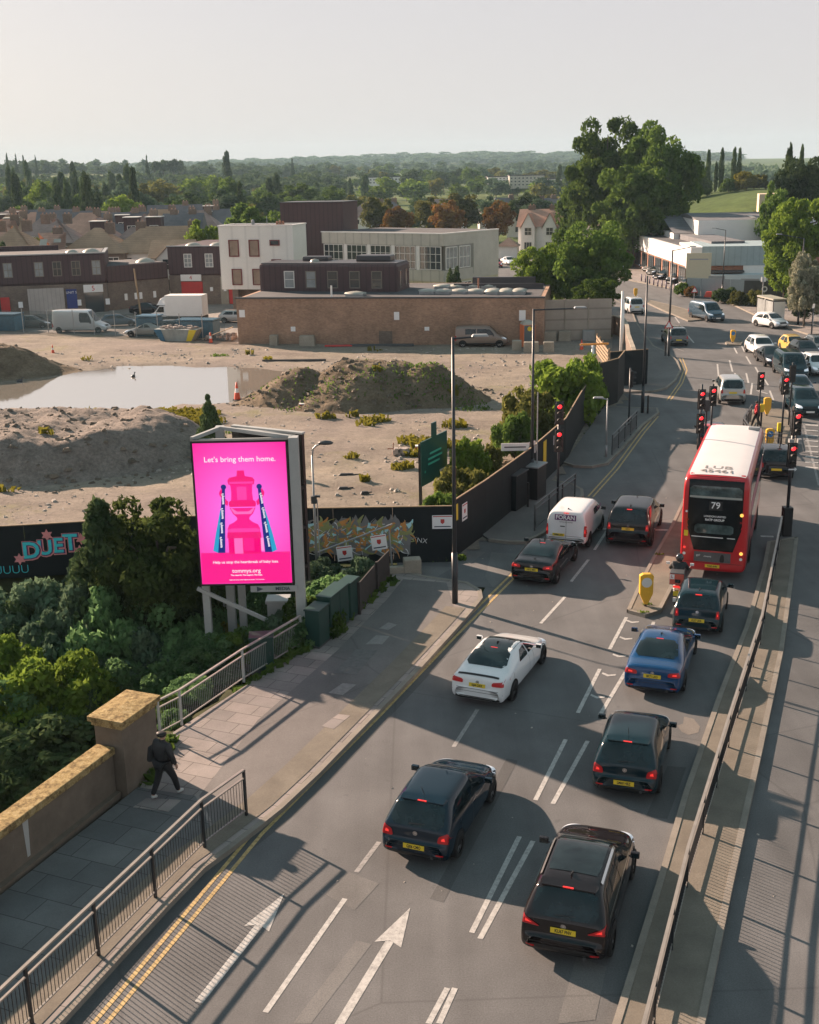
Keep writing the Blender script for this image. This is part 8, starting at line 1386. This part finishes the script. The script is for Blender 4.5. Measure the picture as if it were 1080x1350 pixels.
def person(name, label, loc, rz, J, top=m_jacket, leg=m_trous, shoe=m_shoe, hair=True, helmet=None, k=1.):
    """J: joints in metres, +y is the way the figure faces"""
    o = thing(name, label, 'person', loc, rz); o.scale = (k, k, k); nm = list(J); ix = {n_: i for i, n_ in enumerate(nm)}; V_ = [J[n_] for n_ in nm]
    R_ = dict(pelvis=(.12, .085), waist=(.11, .08), chest=(.14, .09), neck=.055, jaw=.07, head=(.078, .1), crown=.06, shl=.06, shr=.06, ell=.042, elr=.042, wrl=.03, wrr=.03, hnl=(.035, .022), hnr=(.035, .022), hpl=.09, hpr=.09, knl=.062, knr=.062, anl=.042, anr=.042, tol=.035, tor=.035)
    E_ = [('pelvis', 'waist'), ('waist', 'chest'), ('chest', 'neck'), ('neck', 'jaw'), ('jaw', 'head'), ('head', 'crown'), ('chest', 'shl'), ('chest', 'shr'), ('shl', 'ell'), ('shr', 'elr'), ('ell', 'wrl'), ('elr', 'wrr'), ('wrl', 'hnl'), ('wrr', 'hnr'), ('pelvis', 'hpl'), ('pelvis', 'hpr'), ('hpl', 'knl'), ('hpr', 'knr'), ('knl', 'anl'), ('knr', 'anr'), ('anl', 'tol'), ('anr', 'tor')]
    # fingers and thumbs rooted in the palm
    for s in 'lr':
        w0 = Vector(J['wr' + s]); h0 = Vector(J['hn' + s]); d = (h0 - w0).normalized(); side = Vector((0, 1, 0)) if abs(d.y) < .7 else Vector((1, 0, 0)); side = (side - d * side.dot(d)).normalized(); inn = d.cross(side) * (1 if s == 'l' else -1)
        for f_, (off, ln) in enumerate(((.03, .07), (.011, .08), (-.009, .076), (-.028, .06))):
            b0 = h0 + side * off; k1 = b0 + d * ln * .55 + inn * .008; k2 = b0 + d * ln * .95 + inn * .03
            for t_, (p, r_) in enumerate(((b0, .011), (k1, .009), (k2, .008))): n_ = f'f{s}{f_}{t_}'; ix[n_] = len(V_); V_.append(tuple(p)); R_[n_] = r_; nm.append(n_)
            E_ += [('hn' + s, f'f{s}{f_}0'), (f'f{s}{f_}0', f'f{s}{f_}1'), (f'f{s}{f_}1', f'f{s}{f_}2')]
        mid = w0.lerp(h0, .5)
        for t_, (p, r_) in enumerate(((mid + side * .035, .012), (mid + side * .06 + d * .04, .01))): n_ = f't{s}{t_}'; ix[n_] = len(V_); V_.append(tuple(p)); R_[n_] = r_; nm.append(n_)
        E_ += [('wr' + s, f't{s}0'), (f't{s}0', f't{s}1')]
    b_ = skin('body', V_, [(ix[a], ix[b]) for a, b in E_], [R_[n_] for n_ in nm], m_skin, o)
    hd = Vector(J['head']); fw = Vector((0, 1, 0))
    MB().tube(hd + fw * .1 + Vector((0, 0, .005)), hd + fw * .125 + Vector((0, 0, -.03)), .012, .016, 6).build('nose', m_skin, b_, True); MB().box(hd + fw * .1 + Vector((0, 0, -.065)), (.05, .012, .012)).build('mouth', pm('lips', (.3, .12, .1), .6), b_)
    for s in (1, -1): MB().lathe(tuple(hd + fw * .092 + Vector((s * .032, 0, .02))), [(0, -.01), (.011, 0), (0, .01)], 8).build('eye', m_black, b_); MB().box(hd + Vector((s * .085, 0, 0)), (.015, .035, .06)).build('ear', m_skin, b_, bevel=.006)
    def sub(names, rr, mat, nme, root=0): idx_ = {n_: i for i, n_ in enumerate(names)}; ee = [(idx_[a], idx_[b]) for a, b in E_ if a in idx_ and b in idx_]; return skin(nme, [J[n_] for n_ in names], ee, rr, mat, b_)
    sub(['pelvis', 'waist', 'chest', 'shl', 'shr', 'ell', 'elr', 'wrl', 'wrr'], [(.235, .19), (.225, .18), (.25, .185), .11, .11, .075, .075, .056, .056], top, 'jacket'); sub(['pelvis', 'hpl', 'hpr', 'knl', 'knr', 'anl', 'anr'], [(.19, .15), .125, .125, .088, .088, .062, .062], leg, 'trousers')
    MB().tube(Vector(J['neck']) - Vector((0, 0, .03)), Vector(J['neck']) + Vector((0, 0, .03)), .085, .075, 12).build('collar', top, b_, True)
    for s in 'lr': a, t = Vector(J['an' + s]), Vector(J['to' + s]); d = (t - a); skin('shoe', [tuple(a - Vector((0, d.y * .3, .02))), tuple(a.lerp(t, .5)), tuple(t)], [(0, 1), (1, 2)], [.055, .05, .042], shoe, b_, 1)
    if hair: c_ = Vector(J['head']); skin('hair', [tuple(c_ + Vector((0, -.035, -.05))), tuple(c_ + Vector((0, -.035, .02))), tuple(c_ + Vector((0, -.015, .1)))], [(0, 1), (1, 2)], [(.1, .1), (.14, .14), (.125, .135)], m_hair, b_)
    if helmet: c_ = Vector(J['head']); MB().lathe(tuple(c_), [(.0, .16), (.09, .14), (.145, .06), (.15, -.02), (.13, -.1), (.1, -.12)], 18).build('helmet', helmet, b_, True); 
    return o
walk = dict(pelvis=(0, 0, .98), waist=(0, .01, 1.14), chest=(0, .02, 1.38), neck=(0, .03, 1.54), jaw=(0, .055, 1.6), head=(0, .05, 1.68), crown=(0, .04, 1.76), shl=(-.2, .01, 1.45), shr=(.2, .01, 1.45), ell=(-.3, -.04, 1.18), elr=(.31, .03, 1.19), wrl=(-.28, .12, .95), wrr=(.34, .1, .95), hnl=(-.28, .14, .88), hnr=(.34, .13, .88), hpl=(-.1, 0, .93), hpr=(.1, 0, .93), knl=(-.12, -.1, .52), knr=(.12, .2, .52), anl=(-.13, -.3, .14), anr=(.13, .3, .1), tol=(-.13, -.16, .05), tor=(.13, .46, .05))
px_ = G(219, 1051, .12); pz = person('person', 'person in black jacket and trousers walking by the parapet pillar', (px_[0], px_[1], .12), rad(-38), walk, k=1.05)
bag = MB(); bag.box((-.36, .02, 1.12), (.16, .42, .4), .1, .7).build('shoulder_bag', m_jacket, pz, bevel=.07)
red = person('person', 'person in a red coat waiting on the lights island', (*G(997, 564, .12), .12), 1.2, walk, pm('red_coat', (.5, .02, .03), .7), k=.95)
stand = dict(walk); stand.update(knl=(-.1, .02, .5), knr=(.1, .02, .5), anl=(-.1, 0, .1), anr=(.1, 0, .1), tol=(-.1, .14, .04), tor=(.1, .14, .04)); person('person', 'person in dark clothes waiting at the bus shelter', (*G(1030, 422, .12), .12), 1.6, stand, k=1.)
# motorcycle and rider
mx, my = G(893, 796); MH = rad(18); mo = thing('motorcycle', 'scooter with a red and white delivery box standing behind the bus', 'motorcycle', (mx + .1, my + .4, 0), -MH)
def mw(y_): t = MB(); pr = [(.18, -.06), (.29, -.06), (.31, 0), (.29, .06), (.18, .06)]; n_ = 20; V_ = [(dx, y_ + rr * cos(2 * pi * i / n_), .31 + rr * sin(2 * pi * i / n_)) for rr, dx in pr for i in range(n_)]; w_ = t.add(V_, [(j * n_ + i, j * n_ + (i + 1) % n_, (j + 1) * n_ + (i + 1) % n_, (j + 1) * n_ + i) for j in range(4) for i in range(n_)]).build('wheel', m_tyre, mo); MB().disc((.0, y_, .31), (1, 0, 0), .2, 16).build('rim', m_rim, w_)
mw(-.62); mw(.72)
MB().box((0, -.3, .72), (.3, .85, .2), 0, .8).box((0, .3, .45), (.34, .5, .12)).box((0, -.35, .5), (.26, .5, .3)).build('bodywork', m_white2, mo, bevel=.06); MB().box((0, .55, .75), (.36, .14, .7), 0, .7).build('front_shield', m_white2, mo, bevel=.05); MB().box((0, -.2, .85), (.3, .75, .1), 0, .85).build('seat', m_black, mo, bevel=.03); MB().tube((0, .72, .31), (0, .5, 1.05), .035).tube((-.34, .42, 1.08), (.34, .42, 1.08), .018).build('fork', m_dgrey, mo)
for s in (1, -1): MB().tube((s * .3, .45, 1.08), (s * .42, .42, 1.28), .008).box((s * .44, .42, 1.3), (.14, .03, .1)).build('mirror', m_white2, mo)
bxm = MB().box((0, -.62, 1.12), (.52, .5, .46)).build('delivery_box', m_dgrey, mo, bevel=.02); MB().b2(-.25, .25, -.885, -.872, .92, 1.32).build('box_panel', pm('delivery_orange', (.6, .12, .08), .5), bxm); MB().b2(-.24, -.08, -.895, -.886, 1.12, 1.3).build('learner_plate', m_white2, bxm); text('L', .15, m_red, bxm, (-.16, -.9, 1.21), FR, bold=.004)
MB().b2(-.12, .12, -.86, -.82, .78, .86).build('tail_light', m_brake, mo); plate(mo, 0, -.92, .58, .2, .18, None, m_plateY); MB().b2(-.1, .1, -.93, -.9, .26, .42).build('learner_plate', m_white2, mo)
ride = dict(pelvis=(0, -.1, .95), waist=(0, -.06, 1.12), chest=(0, .03, 1.36), neck=(0, .08, 1.5), jaw=(0, .11, 1.56), head=(0, .11, 1.64), crown=(0, .1, 1.72), shl=(-.2, .05, 1.42), shr=(.2, .05, 1.42), ell=(-.33, .15, 1.2), elr=(.33, .15, 1.2), wrl=(-.31, .38, 1.12), wrr=(.31, .38, 1.12), hnl=(-.31, .43, 1.1), hnr=(.31, .43, 1.1), hpl=(-.1, -.08, .92), hpr=(.1, -.08, .92), knl=(-.2, .32, .85), knr=(.24, .28, .6), anl=(-.18, .3, .5), anr=(.34, .12, .12), tol=(-.18, .42, .48), tor=(.34, .26, .06))
person('person', 'rider in black with a dark helmet sitting on the scooter', (mx + .1, my + .4, 0), -MH, ride, shoe=m_black, hair=False, helmet=pm('helmet', (.03, .03, .035), .15, coat=.6))
# ---------------------------------------------------------------- haze
hz_ = MB().b2(-4300, 4300, -80, 4600, -8, 130).build('haze', None); hz_['kind'] = 'stuff'
m = bpy.data.materials.new('haze'); m.use_nodes = True; t = m.node_tree; t.nodes.clear(); o_ = t.nodes.new('ShaderNodeOutputMaterial'); v_ = t.nodes.new('ShaderNodeVolumePrincipled'); v_.inputs['Color'].default_value = (.58, .82, .98, 1); v_.inputs['Density'].default_value = .00012; v_.inputs['Anisotropy'].default_value = 0
t.links.new(v_.outputs[0], o_.inputs['Volume']); hz_.data.materials.append(m)
